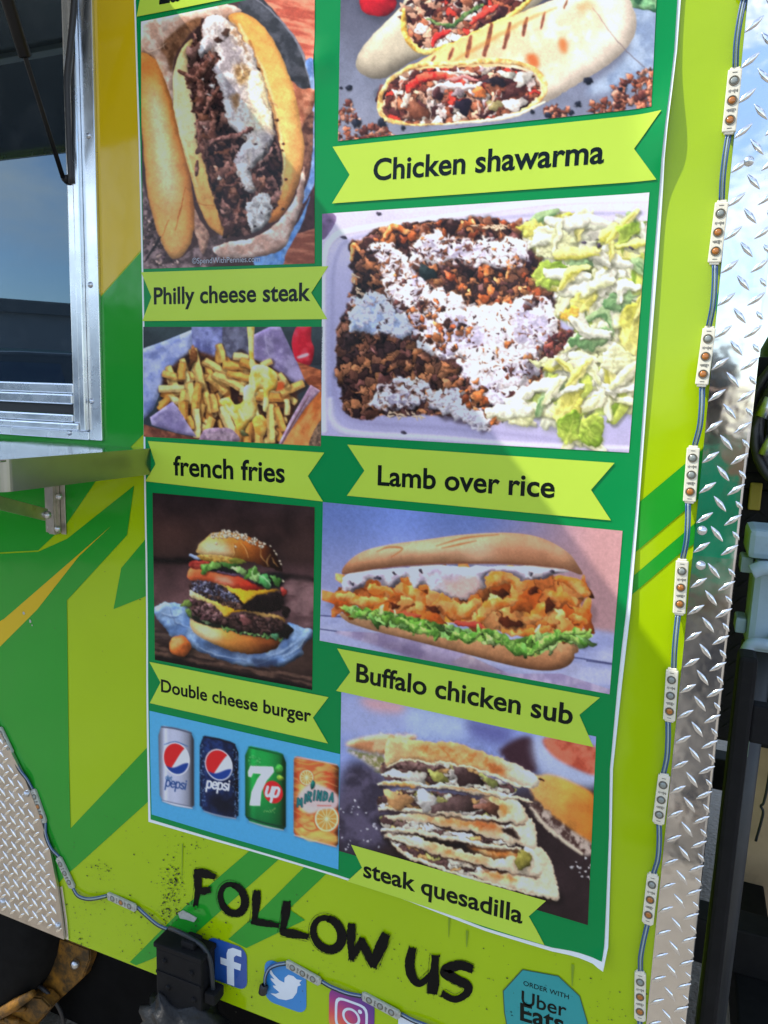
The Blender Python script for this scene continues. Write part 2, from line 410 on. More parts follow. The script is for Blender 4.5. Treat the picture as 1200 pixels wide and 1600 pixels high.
def mixn(c1, c2, sc, seed=0, lo=.35, hi=.65, ax=1.0, ay=1.0, rot=0):
    """colour from c1 to c2 by noise; ax, ay stretch it"""
    c1 = np.array(c1, float); c2 = np.array(c2, float); ca, sa = math.cos(rot), math.sin(rot)
    def f(X, Y):
        u = X*ca+Y*sa; v = -X*sa+Y*ca
        t = sst(lo, hi, fbm(u/sc*ax, v/sc*ay, seed, 4))[..., None]
        return c1*(1-t)+c2*t
    return f
def grad(stops, dx=0., dy=1., tex=None):
    """colour stops [(position, colour)] along the direction dx, dy"""
    ps = [q[0] for q in stops]; cs = np.array([q[1] for q in stops], float)
    def f(X, Y):
        t = X*dx+Y*dy
        c = np.stack([np.interp(t, ps, cs[:, i]) for i in range(3)], -1)
        if tex: c = c*(1+tex[1]*2*(fbm(X/tex[0], Y/tex[0], 4, 4)-.5))[..., None]
        return c
    return f

def mosaic(cols, sc, sd=0, ax=1., ay=1., rot=0., wob=.5, gap=.16, dark=.35, lit=.45, fine=.35):
    """close-packed torn pieces of several colours, as chopped food looks in a small print"""
    cols = np.array(cols, float); ca, sa = math.cos(rot), math.sin(rot); rs = np.random.RandomState(sd+77)
    jx, jy, ci, br = rs.rand(64, 64), rs.rand(64, 64), rs.randint(0, len(cols), (64, 64)), rs.rand(64, 64)
    def f(X, Y):
        u = (X*ca+Y*sa)/sc*ax; v = (-X*sa+Y*ca)/sc*ay
        u = u+wob*2*(fbm(X/sc*1.3, Y/sc*1.3, sd+1, 3)-.5); v = v+wob*2*(fbm(X/sc*1.3, Y/sc*1.3, sd+9, 3)-.5)
        iu = np.floor(u).astype(int); iv = np.floor(v).astype(int); F1 = np.full(X.shape, 9.); F2 = np.full(X.shape, 9.); cid = np.zeros(X.shape, int); cb = np.zeros(X.shape); dx1 = np.zeros(X.shape); dy1 = np.zeros(X.shape)
        for oy in (-1, 0, 1):
            for ox in (-1, 0, 1):
                a, b = (iu+ox) & 63, (iv+oy) & 63; ex = u-(iu+ox+jx[b, a]); ey = v-(iv+oy+jy[b, a]); d = np.sqrt(ex*ex+ey*ey); q = d < F1
                F2 = np.where(q, F1, np.minimum(F2, d)); F1 = np.where(q, d, F1); cid = np.where(q, ci[b, a], cid); cb = np.where(q, br[b, a], cb); dx1 = np.where(q, ex, dx1); dy1 = np.where(q, ey, dy1)
        e = sst(0, gap, F2-F1); sh = 1-lit*(dx1*.5+dy1*.9); n = fbm(X/sc*3.2, Y/sc*3.2, sd+5, 4)-.5
        return cols[cid]*((dark+(1-dark)*e)*sh*(.82+.36*cb)*(1+fine*2*n))[..., None]
    return f
def pic_philly():
    c = Cv(200, 0, 3.6375, (60, -90, 1085, 1560), (62, 44, 46))
    c.fill([(700, -80), (1085, -80), (1085, 430), (1000, 340), (900, 190), (800, 70)], mixn((168, 78, 62), (214, 138, 112), 70, 2, ax=.35, ay=2.2, rot=.25), sm=False)
    c.fill([(960, 1330), (1075, 1290), (1075, 1520), (860, 1530)], mixn((120, 66, 52), (165, 104, 84), 60, 5, ax=.4, ay=2), sm=False)
    c.fill([(1000, 1130), (1075, 1040), (1075, 1300), (960, 1330)], (66, 42, 46), sm=False, tex=(40, .3))
    c.fill([(630, 50), (720, -30), (830, 60), (930, 190), (1010, 330), (1050, 480), (1045, 540), (980, 520), (900, 450), (820, 240), (730, 120)], mixn((44, 48, 56), (70, 74, 86), 50, 1), tex=(60, .2))
    c.stroke([(720, -10), (820, 70), (930, 190), (1010, 330), (1050, 490)], [6, 10, 14, 16, 14], (112, 116, 132), cyl=.3)
    c.fill([(1020, 360), (1085, 400), (1085, 900), (1060, 1060), (1010, 1150), (990, 1140), (1040, 1000), (1060, 800), (1045, 480)], mixn((92, 126, 190), (134, 164, 214), 40, 6), tex=(25, .2))
    c.fill([(735, 1450), (860, 1400), (980, 1250), (1040, 1120), (1000, 1260), (910, 1430), (870, 1520), (740, 1520)], mixn((78, 122, 190), (112, 154, 214), 40, 3), tex=(30, .25))
    c.fill([(930, 470), (990, 510), (1072, 520), (1060, 620), (1000, 740), (960, 640)], mixn((138, 84, 66), (184, 128, 104), 40, 3), rnd=20, tex=(40, .25))
    c.fill([(1000, 740), (1060, 640), (1060, 740), (1050, 900), (1010, 1020)], mixn((70, 46, 42), (120, 84, 72), 30, 7), tex=(20, .3))
    # paper behind, upper left
    c.fill([(70, 140), (130, 112), (330, 70), (560, 30), (650, 70), (560, 120), (420, 130), (330, 220), (270, 330), (262, 600), (200, 430), (150, 320), (70, 310)], mixn((168, 136, 122), (206, 182, 172), 60, 4), rnd=16, amt=.6, tex=(45, .3, 2), jag=8)
    c.fill([(190, 270), (300, 160), (400, 105), (430, 130), (340, 220), (275, 330), (255, 420), (225, 330)], mixn((84, 56, 40), (120, 84, 62), 30, 3), soft=6, tex=(20, .3))
    for q in ([(80, 250), (130, 300), (230, 250)], [(150, 130), (200, 190), (210, 280)], [(430, 60), (470, 100), (420, 130)], [(140, 310), (200, 400), (250, 540)]):
        c.stroke(q, [4, 9, 3], (214, 186, 170), cyl=.2, soft=3, a=.7)
    # lower paper and darks
    c.fill([(80, 1040), (150, 1230), (260, 1470), (420, 1380), (560, 1340), (500, 1500), (300, 1550), (90, 1550)], mixn((70, 56, 60), (132, 112, 118), 34, 9), tex=(22, .4))
    c.scatter([(100, 1120), (180, 1300), (250, 1470), (320, 1500), (120, 1530)], 90, 4, 14, [(150, 128, 132), (84, 66, 76), (176, 150, 146), (60, 46, 50)], 4, spec=.1)
    c.fill([(490, 1420), (570, 1380), (720, 1350), (850, 1270), (950, 1130), (1010, 950), (1000, 1150), (940, 1310), (880, 1420), (740, 1460), (560, 1470)], mixn((164, 132, 122), (204, 180, 174), 50, 8), rnd=14, tex=(34, .3, 5), jag=6)
    c.fill([(340, 1150), (380, 1180), (420, 1260), (470, 1340), (430, 1450), (390, 1330)], mixn((134, 100, 92), (176, 140, 124), 24, 8), rnd=10, tex=(20, .3))
    # left roll
    ro = [(60, 325), (150, 330), (205, 430), (255, 570), (300, 750), (350, 950), (382, 1150), (378, 1320), (335, 1430), (262, 1472), (200, 1385), (150, 1240), (112, 1050), (92, 800), (70, 600)]
    def rollc(X, Y):
        ax = 95+.135*(Y-330); t = (X-ax)/(70+.07*(Y-330)); t = np.where(Y > 1150, t+.1, t)
        lo = np.array((172, 92, 40.)); hi = np.array((236, 210, 168.)); mid = np.array((222, 150, 78.))
        b = np.exp(-((t-.35)/.55)**2)*sst(420, 640, Y)*(1-.75*sst(1000, 1250, Y)); b = b[..., None]
        e = sst(.8, 1.9, t)[..., None]
        return (mid*(1-b)+hi*b)*(1-e)+lo*e
    c.fill(ro, rollc, rnd=26, amt=.25, tex=(80, .12), edge=.25)
    c.fill([(70, 330), (150, 335), (200, 440), (160, 430), (70, 420)], (196, 112, 52), soft=26, a=.8)
    for q in ([(335, 1070), (310, 1180), (275, 1310)], [(320, 1130), (290, 1240)], [(240, 1250), (205, 1340)]): c.stroke(q, 5, (150, 78, 30), cyl=0, soft=2, a=.8)
    c.stroke([(100, 1490), (150, 1420), (190, 1350)], [5, 14, 8], (26, 22, 26), cyl=0)
    # open roll: left lip
    c.fill([(372, 225), (315, 280), (270, 410), (262, 560), (288, 720), (328, 880), (368, 1020), (418, 1190), (470, 1290), (560, 1352), (578, 1320), (520, 1180), (475, 1060), (440, 930), (412, 780), (388, 640), (372, 500), (345, 400), (352, 320)],
           grad([(200, (206, 158, 92)), (420, (232, 206, 152)), (800, (228, 206, 164)), (1000, (226, 182, 112)), (1330, (216, 150, 82))], .15, 1), rnd=14, amt=.4, tex=(36, .2), edge=.15)
    c.stroke([(345, 300), (290, 420), (280, 560), (310, 740), (350, 900), (400, 1060)], [6, 10, 14, 14, 10, 6], (244, 226, 184), cyl=0, soft=8, a=.6)
    c.stroke([(395, 1150), (450, 1170), (540, 1170)], [4, 8, 3], (150, 96, 48), cyl=0, soft=4, a=.7)
    # meat bed
    meat = [(430, 110), (380, 220), (345, 330), (360, 500), (385, 640), (410, 780), (445, 950), (500, 1150), (560, 1310), (640, 1350), (730, 1310), (800, 1260), (880, 1170), (895, 1000), (870, 880), (850, 800), (810, 520), (720, 300), (560, 110)]
    c.fill(meat, mosaic([(70, 44, 40), (104, 70, 62), (46, 28, 30), (130, 92, 86), (34, 22, 24)], 46, 3, ax=.6, ay=1.3, rot=1.0, dark=.2), jag=10)
    mc = [(92, 58, 50), (120, 82, 74), (62, 38, 38), (146, 106, 100), (104, 64, 48), (74, 46, 44)]
    c.scatter([(430, 120), (350, 330), (380, 640), (450, 950), (560, 1300), (660, 1330), (730, 1150), (640, 900), (560, 700), (500, 400)], 60, 14, 40, mc, 7, asp=.4, spec=.3, rough=.6, sh=.3)
    c.scatter([(720, 900), (800, 850), (890, 960), (880, 1140), (800, 1240), (700, 1300), (660, 1200), (740, 1080)], 22, 12, 34, mc, 8, asp=.4, spec=.25, rough=.6, sh=.3)
    for q, w in (([(490, 330), (440, 400), (400, 440)], 60), ([(300, 410), (380, 450), (430, 480)], 34), ([(410, 480), (430, 560), (410, 600)], 48), ([(520, 500), (470, 580), (440, 650)], 34), ([(400, 690), (420, 790), (440, 910)], 30), ([(500, 650), (490, 760), (550, 830)], 44), ([(480, 950), (490, 1040)], 28), ([(520, 1060), (640, 1050)], 22), ([(560, 890), (620, 960), (570, 1000)], 36), ([(650, 1150), (620, 1270)], 38), ([(400, 920), (395, 1000)], 26)):
        c.stroke(q, [w*.6, w, w*.6], mixn((86, 52, 44), (140, 98, 88), 16, int(w)), cyl=.75, tex=(12, .4, int(q[0][0])))
    # right bun
    c.fill([(580, 105), (660, 78), (760, 140), (850, 260), (920, 420), (962, 560), (992, 720), (1010, 850), (990, 1000), (935, 1140), (860, 1250), (800, 1262), (860, 1150), (892, 980), (870, 820), (820, 600), (770, 450), (720, 330), (650, 200)],
           grad([(0, (206, 140, 66)), (420, (232, 176, 100)), (700, (236, 178, 108)), (1000, (224, 156, 92)), (1250, (198, 120, 62))], 0, 1), rnd=30, amt=.35, tex=(60, .16), edge=.22)
    c.stroke([(640, 150), (730, 320), (800, 480), (850, 680), (895, 900), (880, 1080)], [14, 22, 24, 20, 16, 10], (240, 214, 160), cyl=.2, soft=8, a=.75)
    c.stroke([(700, 240), (770, 430), (830, 600), (868, 800)], [18, 10, 14, 10], (120, 70, 38), cyl=0, soft=6, a=.6)
    for x, y in ((892, 822), (885, 860), (905, 1020), (855, 690), (885, 1190), (800, 590)): c.blob(x, y, 9, 7, 0, (70, 44, 34), x)
    # cheese
    ch = [(440, 112), (500, 92), (560, 108), (640, 200), (720, 300), (745, 400), (795, 490), (832, 700), (842, 800), (790, 880), (715, 960), (705, 1030), (735, 1090), (690, 1096), (640, 1010), (618, 890), (675, 800), (620, 750), (575, 700), (545, 570), (512, 460), (500, 390), (530, 330), (480, 298), (412, 330), (425, 220)]
    def chc(X, Y):
        n = fbm(X/60, Y/90, 3, 4)
        a = np.array((152, 146, 156.)); b = np.array((204, 200, 204.)); k = np.array((210, 194, 156.))
        t = sst(.35, .65, n)[..., None]; w = (sst(640, 760, X)*sst(380, 460, Y)*(1-sst(700, 780, Y)))[..., None]*.8
        return (a*(1-t)+b*t)*(1-w)+k*w
    c.fill(ch, chc, rnd=18, amt=.7, tex=(40, .3, 6), edge=.25, jag=10)
    c.fill([(690, 1150), (780, 1100), (824, 1190), (792, 1280), (712, 1322), (682, 1230)], mixn((150, 150, 158), (204, 204, 208), 30, 4), rnd=14, amt=.7, tex=(24, .4), jag=8)
    c.fill([(560, 130), (610, 150), (680, 260), (715, 380), (660, 300), (590, 200)], mixn((150, 120, 96), (206, 196, 190), 30, 2), soft=8, tex=(24, .4))
    c.fill([(700, 420), (760, 430), (800, 560), (825, 740), (780, 690), (720, 600), (690, 500)], mixn((222, 208, 170), (242, 234, 214), 40, 6), rnd=14, amt=.5, soft=4)
    c.fill([(600, 400), (650, 370), (700, 400), (690, 470), (640, 490), (625, 440)], mixn((110, 84, 58), (176, 150, 110), 24, 6), soft=9, tex=(18, .4))
    c.fill([(590, 560), (620, 540), (640, 580), (620, 640), (600, 600)], (134, 104, 74), soft=8)
    c.blob(522, 236, 30, 15, .1, (60, 40, 36), 3, spec=0); c.blob(570, 190, 18, 30, .2, (70, 50, 44), 5, spec=0)
    for q in ([(450, 140), (440, 250), (420, 310)], [(520, 380), (560, 520), (600, 680)], [(640, 650), (720, 700), (780, 760)], [(680, 880), (650, 950), (690, 1050)]): c.stroke(q, [6, 14, 5], (236, 236, 244), cyl=0, soft=8, a=.55)
    for q in ([(650, 500), (690, 560), (650, 640)], [(720, 720), (700, 760), (650, 780)], [(580, 330), (640, 370)]): c.stroke(q, [4, 8, 3], (110, 100, 110), cyl=0, soft=5, a=.5)
    fr = np.random.RandomState(21)
    for i in range(80):
        x, y = c.inside(spl(ch, True), 1, 60+i)[0]; ln = 22+46*fr.rand(); an = 1.25+.5*fr.randn()
        q = [(x, y), (x+ln*.5*math.cos(an)+8*fr.randn(), y+ln*.5*math.sin(an)), (x+ln*math.cos(an), y+ln*math.sin(an))]
        c.stroke(q, [3, 5+8*fr.rand(), 2], [(226, 224, 228), (140, 128, 132), (164, 138, 116), (216, 210, 204), (110, 88, 84)][i % 5], cyl=.15, soft=6, a=.6)
    c.stroke([(470, 815), (560, 790), (640, 770), (710, 735)], [20, 40, 36, 18], mixn((92, 58, 54), (146, 104, 98), 14, 3), cyl=.7, tex=(10, .4))
    for x, y in ((735, 820), (780, 850), (695, 960), (760, 1010), (765, 1210), (720, 1290), (810, 1190)): c.blob(x, y, 9, 6, .4, (66, 54, 60), y, spec=.1)
    for x, y, r in ((488, 490, 14), (522, 1010, 14), (470, 540, 8), (430, 460, 8)): c.blob(x, y, r, r, 0, (206, 196, 196), x)
    c.warp(15, 26, meat, 20); c.warp(8, 12, meat, 10, 4); c.warp(5, 40); c.micro(.22, 9, meat); c.micro(.10, 16)
    c.grain(.08)
    return c

def pic_wrap():
    c = Cv(490, 0, 2.105, (75, -190, 1150, 480), (112, 122, 148))
    c.fill([(60, -190), (1160, -190), (1160, 480), (60, 480)], grad([(-200, (52, 54, 70)), (60, (88, 92, 114)), (250, (112, 120, 146)), (480, (128, 134, 158))], -.08, 1, (60, .12)), sm=False)
    c.fill([(960, -40), (1160, -60), (1160, 260), (990, 300), (900, 300), (1040, 160)], mixn((120, 140, 176), (158, 178, 208), 80, 2), soft=12)
    c.blob(215, 12, 62, 48, .1, (196, 28, 42), 2, .05, .5, .2); c.blob(275, -40, 40, 40, 0, (170, 24, 36), 2, .05, .4, .2)
    c.fill([(1030, -20), (1150, -40), (1150, 40), (1080, 36), (1040, 20)], mixn((46, 92, 66), (110, 156, 116), 24, 4), rnd=6, tex=(16, .4), jag=6)
    fil = [(120, 62, 50), (86, 44, 40), (202, 184, 190), (226, 212, 206), (160, 96, 70), (64, 34, 36), (178, 130, 110), (190, 170, 182)]
    # rear wrap
    c.fill([(145, 205), (180, 140), (280, 40), (360, -60), (560, -150), (760, -60), (760, 0), (640, 80), (480, 160), (350, 195), (230, 262), (160, 245)], grad([(-100, (196, 186, 160)), (120, (206, 200, 180)), (260, (164, 156, 142))], .1, 1, (40, .1)), rnd=26, amt=.35, edge=.2)
    f = [(298, 40), (340, -20), (440, -70), (640, -80), (735, -20), (650, 50), (520, 112), (420, 170), (350, 172), (305, 110)]
    c.fill(f, mosaic([(120, 62, 50), (92, 48, 42), (214, 196, 196), (230, 216, 208), (166, 100, 74), (70, 38, 38), (196, 150, 128), (196, 60, 48), (150, 84, 62)], 26, 3, dark=.3, wob=.7))
    c.scatter(f, 26, 8, 20, fil, 3, asp=.4, spec=.2, sh=.2, rough=.6)
    c.stroke([(380, 70), (450, 90), (500, 55), (560, 20)], [8, 18, 16, 8], mixn((60, 92, 52), (120, 150, 90), 12), cyl=.5)
    c.stroke([(395, 150), (420, 120), (450, 110)], [14, 26, 12], (202, 48, 44), cyl=.6); c.stroke([(520, 80), (560, 50), (610, 20)], [12, 26, 10], (206, 66, 56), cyl=.6)
    c.stroke([(300, 40), (302, 110), (345, 165), (420, 170), (530, 118), (650, 56), (740, -20)], [14, 18, 22, 20, 16, 20, 16], mixn((208, 160, 66), (240, 206, 122), 18, 2), cyl=.45, tex=(8, .3))
    # front wrap
    body = [(240, 290), (340, 212), (560, 100), (800, 0), (940, -40), (1030, -10), (1062, 90), (1010, 185), (880, 272), (740, 352), (640, 392), (420, 410), (250, 405), (215, 340)]
    def bc(X, Y):
        t = sst(620, 900, X+.3*Y)[..., None]; n = fbm(X/50, Y/40, 3, 4)[..., None]
        u = (Y-(395-.52*(X-240)-60)); e = sst(40, 230, Y+.5*(X-560)-80)[..., None]
        a = np.array((222, 178, 124.))*(.9+.25*n); b = np.array((238, 226, 214.))*(.93+.12*n)
        return a*(1-t)*(1-.0*e)+b*t
    c.fill(body, bc, rnd=34, amt=.3, edge=.18, tex=(40, .1))
    c.fill([(520, 190), (760, 60), (900, 20), (960, 80), (820, 240), (700, 300), (600, 210)], mixn((226, 196, 168), (240, 226, 214), 40, 3), soft=20, a=.85)
    for q, w in (([(508, 190), (520, 125)], 16), ([(565, 185), (590, 85)], 18), ([(628, 160), (648, 80)], 15), ([(690, 118), (702, 62)], 13), ([(750, 96), (762, 45)], 9), ([(448, 198), (462, 165)], 12), ([(392, 205), (402, 190)], 8), ([(826, 30), (834, 5)], 8)):
        c.stroke(q, [w*.7, w, w*.6], (98, 50, 38), cyl=0, soft=4, a=.9, tex=(8, .5))
    c.stroke([(470, 200), (560, 150), (700, 70), (800, 30)], [10, 16, 14, 8], (190, 120, 60), cyl=0, soft=8, a=.5)
    c.fill([(700, 190), (722, 178), (742, 200), (738, 226), (712, 220)], (196, 104, 58), soft=7); c.fill([(806, 135), (826, 128), (838, 150), (830, 180), (812, 168)], (206, 120, 72), soft=7)
    c.fill([(860, 20), (910, 0), (930, 20), (880, 45)], (204, 140, 84), soft=14, a=.7)
    c.stroke([(920, 30), (1000, 140), (1100, 236)], [2, 3, 4], (96, 84, 92), cyl=0, a=.7)
    # cut face
    f2 = [(222, 340), (252, 270), (330, 236), (460, 228), (600, 222), (715, 245), (748, 292), (728, 338), (640, 384), (420, 408), (255, 398)]
    c.fill(f2, mosaic([(120, 62, 50), (92, 48, 42), (214, 196, 196), (230, 216, 208), (166, 100, 74), (70, 38, 38), (196, 150, 128), (196, 60, 48), (150, 84, 62)], 26, 8, dark=.3, wob=.7))
    c.scatter(f2, 40, 8, 20, fil, 9, asp=.4, spec=.2, sh=.2, rough=.6)
    c.stroke([(300, 350), (330, 275), (420, 245), (540, 250)], [20, 16, 14, 12], (216, 196, 186), cyl=.5, tex=(8, .3))
    c.stroke([(318, 295), (360, 262), (430, 255), (500, 278)], [24, 32, 26, 10], mixn((196, 40, 38), (224, 92, 70), 16), cyl=.6)
    c.stroke([(385, 300), (450, 285), (520, 292), (560, 272)], [12, 20, 18, 10], (222, 206, 210), cyl=.5); c.stroke([(440, 270), (490, 262), (540, 270)], [8, 14, 6], (206, 130, 130), cyl=.5)
    c.blob(548, 306, 22, 15, .3, (226, 128, 70), 3); c.blob(600, 272, 30, 14, .1, (40, 32, 40), 5); c.blob(660, 300, 36, 18, -.3, (74, 40, 38), 6); c.blob(690, 260, 34, 20, -.2, (216, 212, 208), 7); c.blob(640, 248, 26, 12, .1, (202, 206, 200), 4)
    c.blob(495, 352, 30, 20, .2, (34, 26, 40), 8); c.blob(410, 315, 20, 16, 0, (60, 32, 34), 2); c.blob(350, 370, 40, 22, .2, (108, 62, 44), 3); c.blob(600, 350, 28, 16, -.2, (150, 140, 96), 3); c.blob(665, 345, 40, 20, -.4, (226, 220, 220), 3)
    for q in ([(385, 300), (380, 350), (395, 400)], [(540, 330), (545, 380)], [(610, 300), (580, 350), (560, 380)], [(300, 270), (275, 320)]): c.stroke(q, [4, 7, 4], (206, 186, 180), cyl=.4, a=.8)
    c.stroke([(250, 270), (222, 335), (240, 395), (330, 412), (440, 410), (560, 398)], [12, 20, 18, 8, 6, 6], mixn((206, 160, 92), (240, 212, 150), 16, 4), cyl=.35, tex=(14, .4))
    c.stroke([(250, 268), (340, 220), (460, 215), (600, 205), (720, 228), (762, 290), (735, 340), (660, 380)], [14, 18, 14, 18, 16, 20, 14, 8], mixn((206, 160, 92), (244, 216, 156), 16, 5), cyl=.35, tex=(14, .4))
    c.stroke([(430, 412), (560, 402), (660, 384), (760, 340)], [4, 9, 12, 6], (238, 226, 206), cyl=.3)
    # crumbs and pepper
    br = [(142, 78, 58), (176, 108, 84), (104, 56, 46), (196, 140, 120), (84, 44, 40)]
    c.scatter([(85, 360), (130, 340), (150, 400), (270, 430), (230, 470), (85, 470)], 90, 4, 13, br, 5)
    c.scatter([(990, 280), (1060, 245), (1125, 235), (1125, 365), (1040, 365), (990, 320)], 110, 5, 16, br, 6)
    c.scatter([(905, 350), (960, 330), (1020, 345), (1000, 378), (920, 378)], 50, 4, 12, br, 7); c.scatter([(760, 365), (800, 342), (840, 365), (820, 396), (770, 394)], 34, 5, 13, br, 8)
    for x, y, r in ((120, 292, 11), (144, 408, 15), (228, 408, 15), (298, 424, 9), (903, 268, 15), (870, 343, 11), (849, 372, 10), (772, 382, 11), (720, 370, 8), (1010, 296, 8), (95, 292, 5)): c.blob(x, y, r, r*.85, .3, (30, 34, 50), x, .2, .2)
    c.warp(9, 16, f2, 12); c.warp(9, 16, f, 12); c.micro(.2, 7, f2); c.micro(.2, 7, f); c.warp(6, 9, [(960, 240), (1130, 220), (1130, 390), (740, 400), (760, 340)], 8); c.warp(6, 9, [(75, 330), (290, 410), (280, 480), (75, 480)], 8); c.warp(3, 24); c.micro(.05, 20)
    c.grain(.06)
    return c

def pic_lamb():
    c = Cv(490, 290, 2.143, (20, 10, 1140, 905), (178, 174, 210))
    c.fill([(20, 10), (1140, 10), (1140, 905), (20, 905)], grad([(60, (200, 198, 226)), (300, (168, 168, 208)), (700, (156, 158, 204)), (900, (172, 168, 210))], 0, 1, (160, .06)), sm=False)
    c.fill([(30, 85), (80, 110), (40, 180), (20, 160)], (110, 92, 132), tex=(20, .3))
    c.stroke([(40, 820), (36, 480), (40, 260), (70, 180), (150, 150), (420, 112), (800, 60), (1120, 50)], [20, 18, 16, 20, 18, 16, 14, 14], (226, 224, 242), cyl=.2, soft=10, a=.8)
    c.stroke([(70, 700), (66, 400), (80, 240), (150, 175), (420, 135), (760, 100), (1100, 95)], [10, 12, 12, 10, 8, 10, 12], (140, 140, 184), cyl=0, soft=10, a=.6)
    c.stroke([(60, 720), (70, 790), (140, 830), (400, 845), (700, 868), (1060, 880)], [20, 26, 22, 20, 18, 16], (206, 206, 234), cyl=.2, soft=10, a=.8)
    c.stroke([(70, 640), (90, 740), (160, 790), (420, 810), (640, 830), (900, 860)], [10, 16, 14, 14, 14, 10], (142, 140, 186), cyl=0, soft=12, a=.6)
    c.stroke([(60, 90), (500, 56), (1120, 22)], [3, 4, 3], (176, 168, 206), cyl=0, a=.9)
    food = [(180, 170), (250, 140), (430, 118), (560, 118), (690, 130), (770, 150), (800, 300), (830, 480), (890, 490), (880, 560), (800, 600), (730, 720), (630, 790), (560, 815), (480, 775), (260, 772), (120, 770), (82, 650), (80, 500), (115, 400), (135, 330), (122, 210)]
    c.fill(food, mosaic([(112, 70, 52), (84, 52, 42), (146, 96, 68), (60, 36, 34), (172, 112, 76), (100, 62, 58), (50, 32, 34), (128, 84, 66), (44, 28, 30)], 25, 3, dark=.18, wob=.6), jag=18, soft=2)
    br = [(112, 68, 50), (84, 50, 40), (146, 92, 62), (60, 34, 32), (170, 104, 66), (96, 58, 56), (48, 30, 32)]
    c.scatter(food, 110, 9, 22, br, 11, asp=.5, spec=.2, sh=.3, rough=.6)
    orr = [(196, 112, 62), (176, 88, 46), (210, 140, 88), (150, 70, 40)]
    c.scatter([(180, 190), (330, 130), (700, 125), (700, 180), (440, 165), (200, 200)], 90, 9, 24, orr+br, 12, asp=.5, spec=.35)
    c.scatter([(380, 280), (560, 270), (660, 250), (740, 320), (760, 380), (620, 400), (480, 370)], 110, 8, 22, orr+br, 13, asp=.5, spec=.3)
    for q in ([(240, 180), (270, 140), (320, 160)], [(580, 300), (600, 258), (660, 268), (650, 310)], [(130, 250), (140, 205), (160, 220)], [(440, 740), (500, 720), (510, 690)]): c.stroke(q, [14, 24, 14], mixn((190, 98, 48), (222, 156, 100), 14), cyl=.7)
    c.blob(382, 296, 34, 22, .2, (28, 40, 44), 3); c.blob(724, 240, 20, 30, .1, (52, 28, 40), 3)
    # rice at the rim
    for i in range(46):
        r = c.rng; t = r.rand(); x, y = [(125+40*t, 270+130*t), (250+120*t, 755+20*r.rand()), (540+100*t, 130+14*r.rand())][i % 3]; an = r.rand()*3
        c.stroke([(x, y), (x+24*math.cos(an), y+12*math.sin(an))], [4, 6, 3], (206, 184, 160), cyl=.4)
    # white sauce, with meat showing through
    def hole(th, sd):
        def f(X, Y): return sst(th-.02, th+.10, fbm(X/16, Y/14, sd, 3)*.5+fbm(X/60, Y/54, sd+4, 3)*.5)
        return f
    sc = mixn((168, 164, 196), (224, 222, 234), 52, 3, .3, .62)
    A = [(188, 190), (262, 196), (330, 262), (338, 205), (420, 150), (476, 182), (600, 180), (690, 182), (722, 210), (706, 262), (600, 274), (480, 262), (352, 268), (360, 310), (470, 360), (556, 420), (640, 405), (760, 368), (804, 420), (814, 520), (764, 562), (745, 640), (650, 704), (560, 650), (545, 590), (400, 570), (340, 510), (300, 440), (250, 372), (230, 280)]
    def sauce(P, sd, th, col=sc):
        c.fill([(x+3, y+7) for x, y in P], (40, 26, 32), jag=26, soft=5, a=.6, hole=hole(th, sd)); c.fill(P, col, jag=26, rnd=9, amt=.6, tex=(22, .22, sd), hole=hole(th, sd), soft=1)
        r = np.random.RandomState(sd)
        for (x, y) in c.inside(spl(P, True), int(len(P)*9), sd):
            w = 7+9*r.rand(); an = r.rand()*6.28; q = [(x, y), (x+w*math.cos(an), y+w*math.sin(an)*.7), (x+w*1.7*math.cos(an+.7), y+w*1.5*math.sin(an+.7)*.7)]
            c.stroke([(u+2, v+4) for u, v in q], [3, 7, 3], (150, 142, 172), cyl=0, soft=3, a=.55); c.stroke(q, [4, 9, 4], (232, 230, 240), cyl=.12, soft=2, a=.75)
    sauce(A, 2, .38)
    sauce([(440, 430), (560, 410), (700, 390), (800, 420), (806, 520), (740, 560), (720, 640), (640, 690), (570, 610), (450, 540)], 6, .33)
    sauce([(130, 400), (160, 370), (222, 358), (290, 420), (325, 490), (280, 508), (140, 484)], 3, .33, mixn((150, 168, 210), (200, 212, 238), 26, 3))
    sauce([(190, 720), (240, 655), (300, 640), (382, 650), (384, 712), (260, 752)], 9, .40)
    sauce([(400, 700), (500, 690), (540, 720), (596, 785), (560, 815), (480, 778), (420, 760)], 5, .42)
    sauce([(480, 600), (540, 580), (620, 600), (700, 700), (620, 740), (560, 700)], 7, .40)
    r = np.random.RandomState(9)
    for (x, y) in c.inside(spl(A, True), 330, 4):
        c.blob(x, y, 2.5+4*r.rand()**2, 2+2.5*r.rand(), r.rand()*3, [(70, 44, 46), (120, 80, 66), (52, 34, 40), (150, 98, 70)][r.randint(4)], x, spec=.05, sh=.15)
    c.scatter(A, 60, 5, 13, br+orr, 41, asp=.4, sh=.3)
    c.scatter([(300, 400), (420, 400), (520, 480), (460, 560), (360, 500)], 46, 6, 14, br+orr, 42, asp=.5)
    c.scatter([(490, 660), (560, 660), (600, 740), (640, 770), (600, 790), (520, 730)], 34, 7, 22, br+orr, 21, asp=.4); c.scatter([(780, 540), (830, 490), (890, 495), (870, 560), (800, 590)], 40, 7, 16, [(92, 44, 48), (120, 62, 56), (64, 32, 40)], 22)
    c.scatter([(660, 700), (740, 710), (730, 740), (680, 735)], 14, 8, 16, [(70, 36, 40), (96, 50, 44)], 23)
    # lettuce: torn overlapping leaves, pale ribs and greener frills
    L = [(700, 135), (800, 115), (950, 120), (1112, 130), (1100, 300), (1092, 560), (1068, 720), (970, 780), (955, 872), (830, 850), (800, 775), (640, 790), (625, 745), (760, 660), (800, 590), (884, 510), (815, 430), (810, 300), (740, 210)]
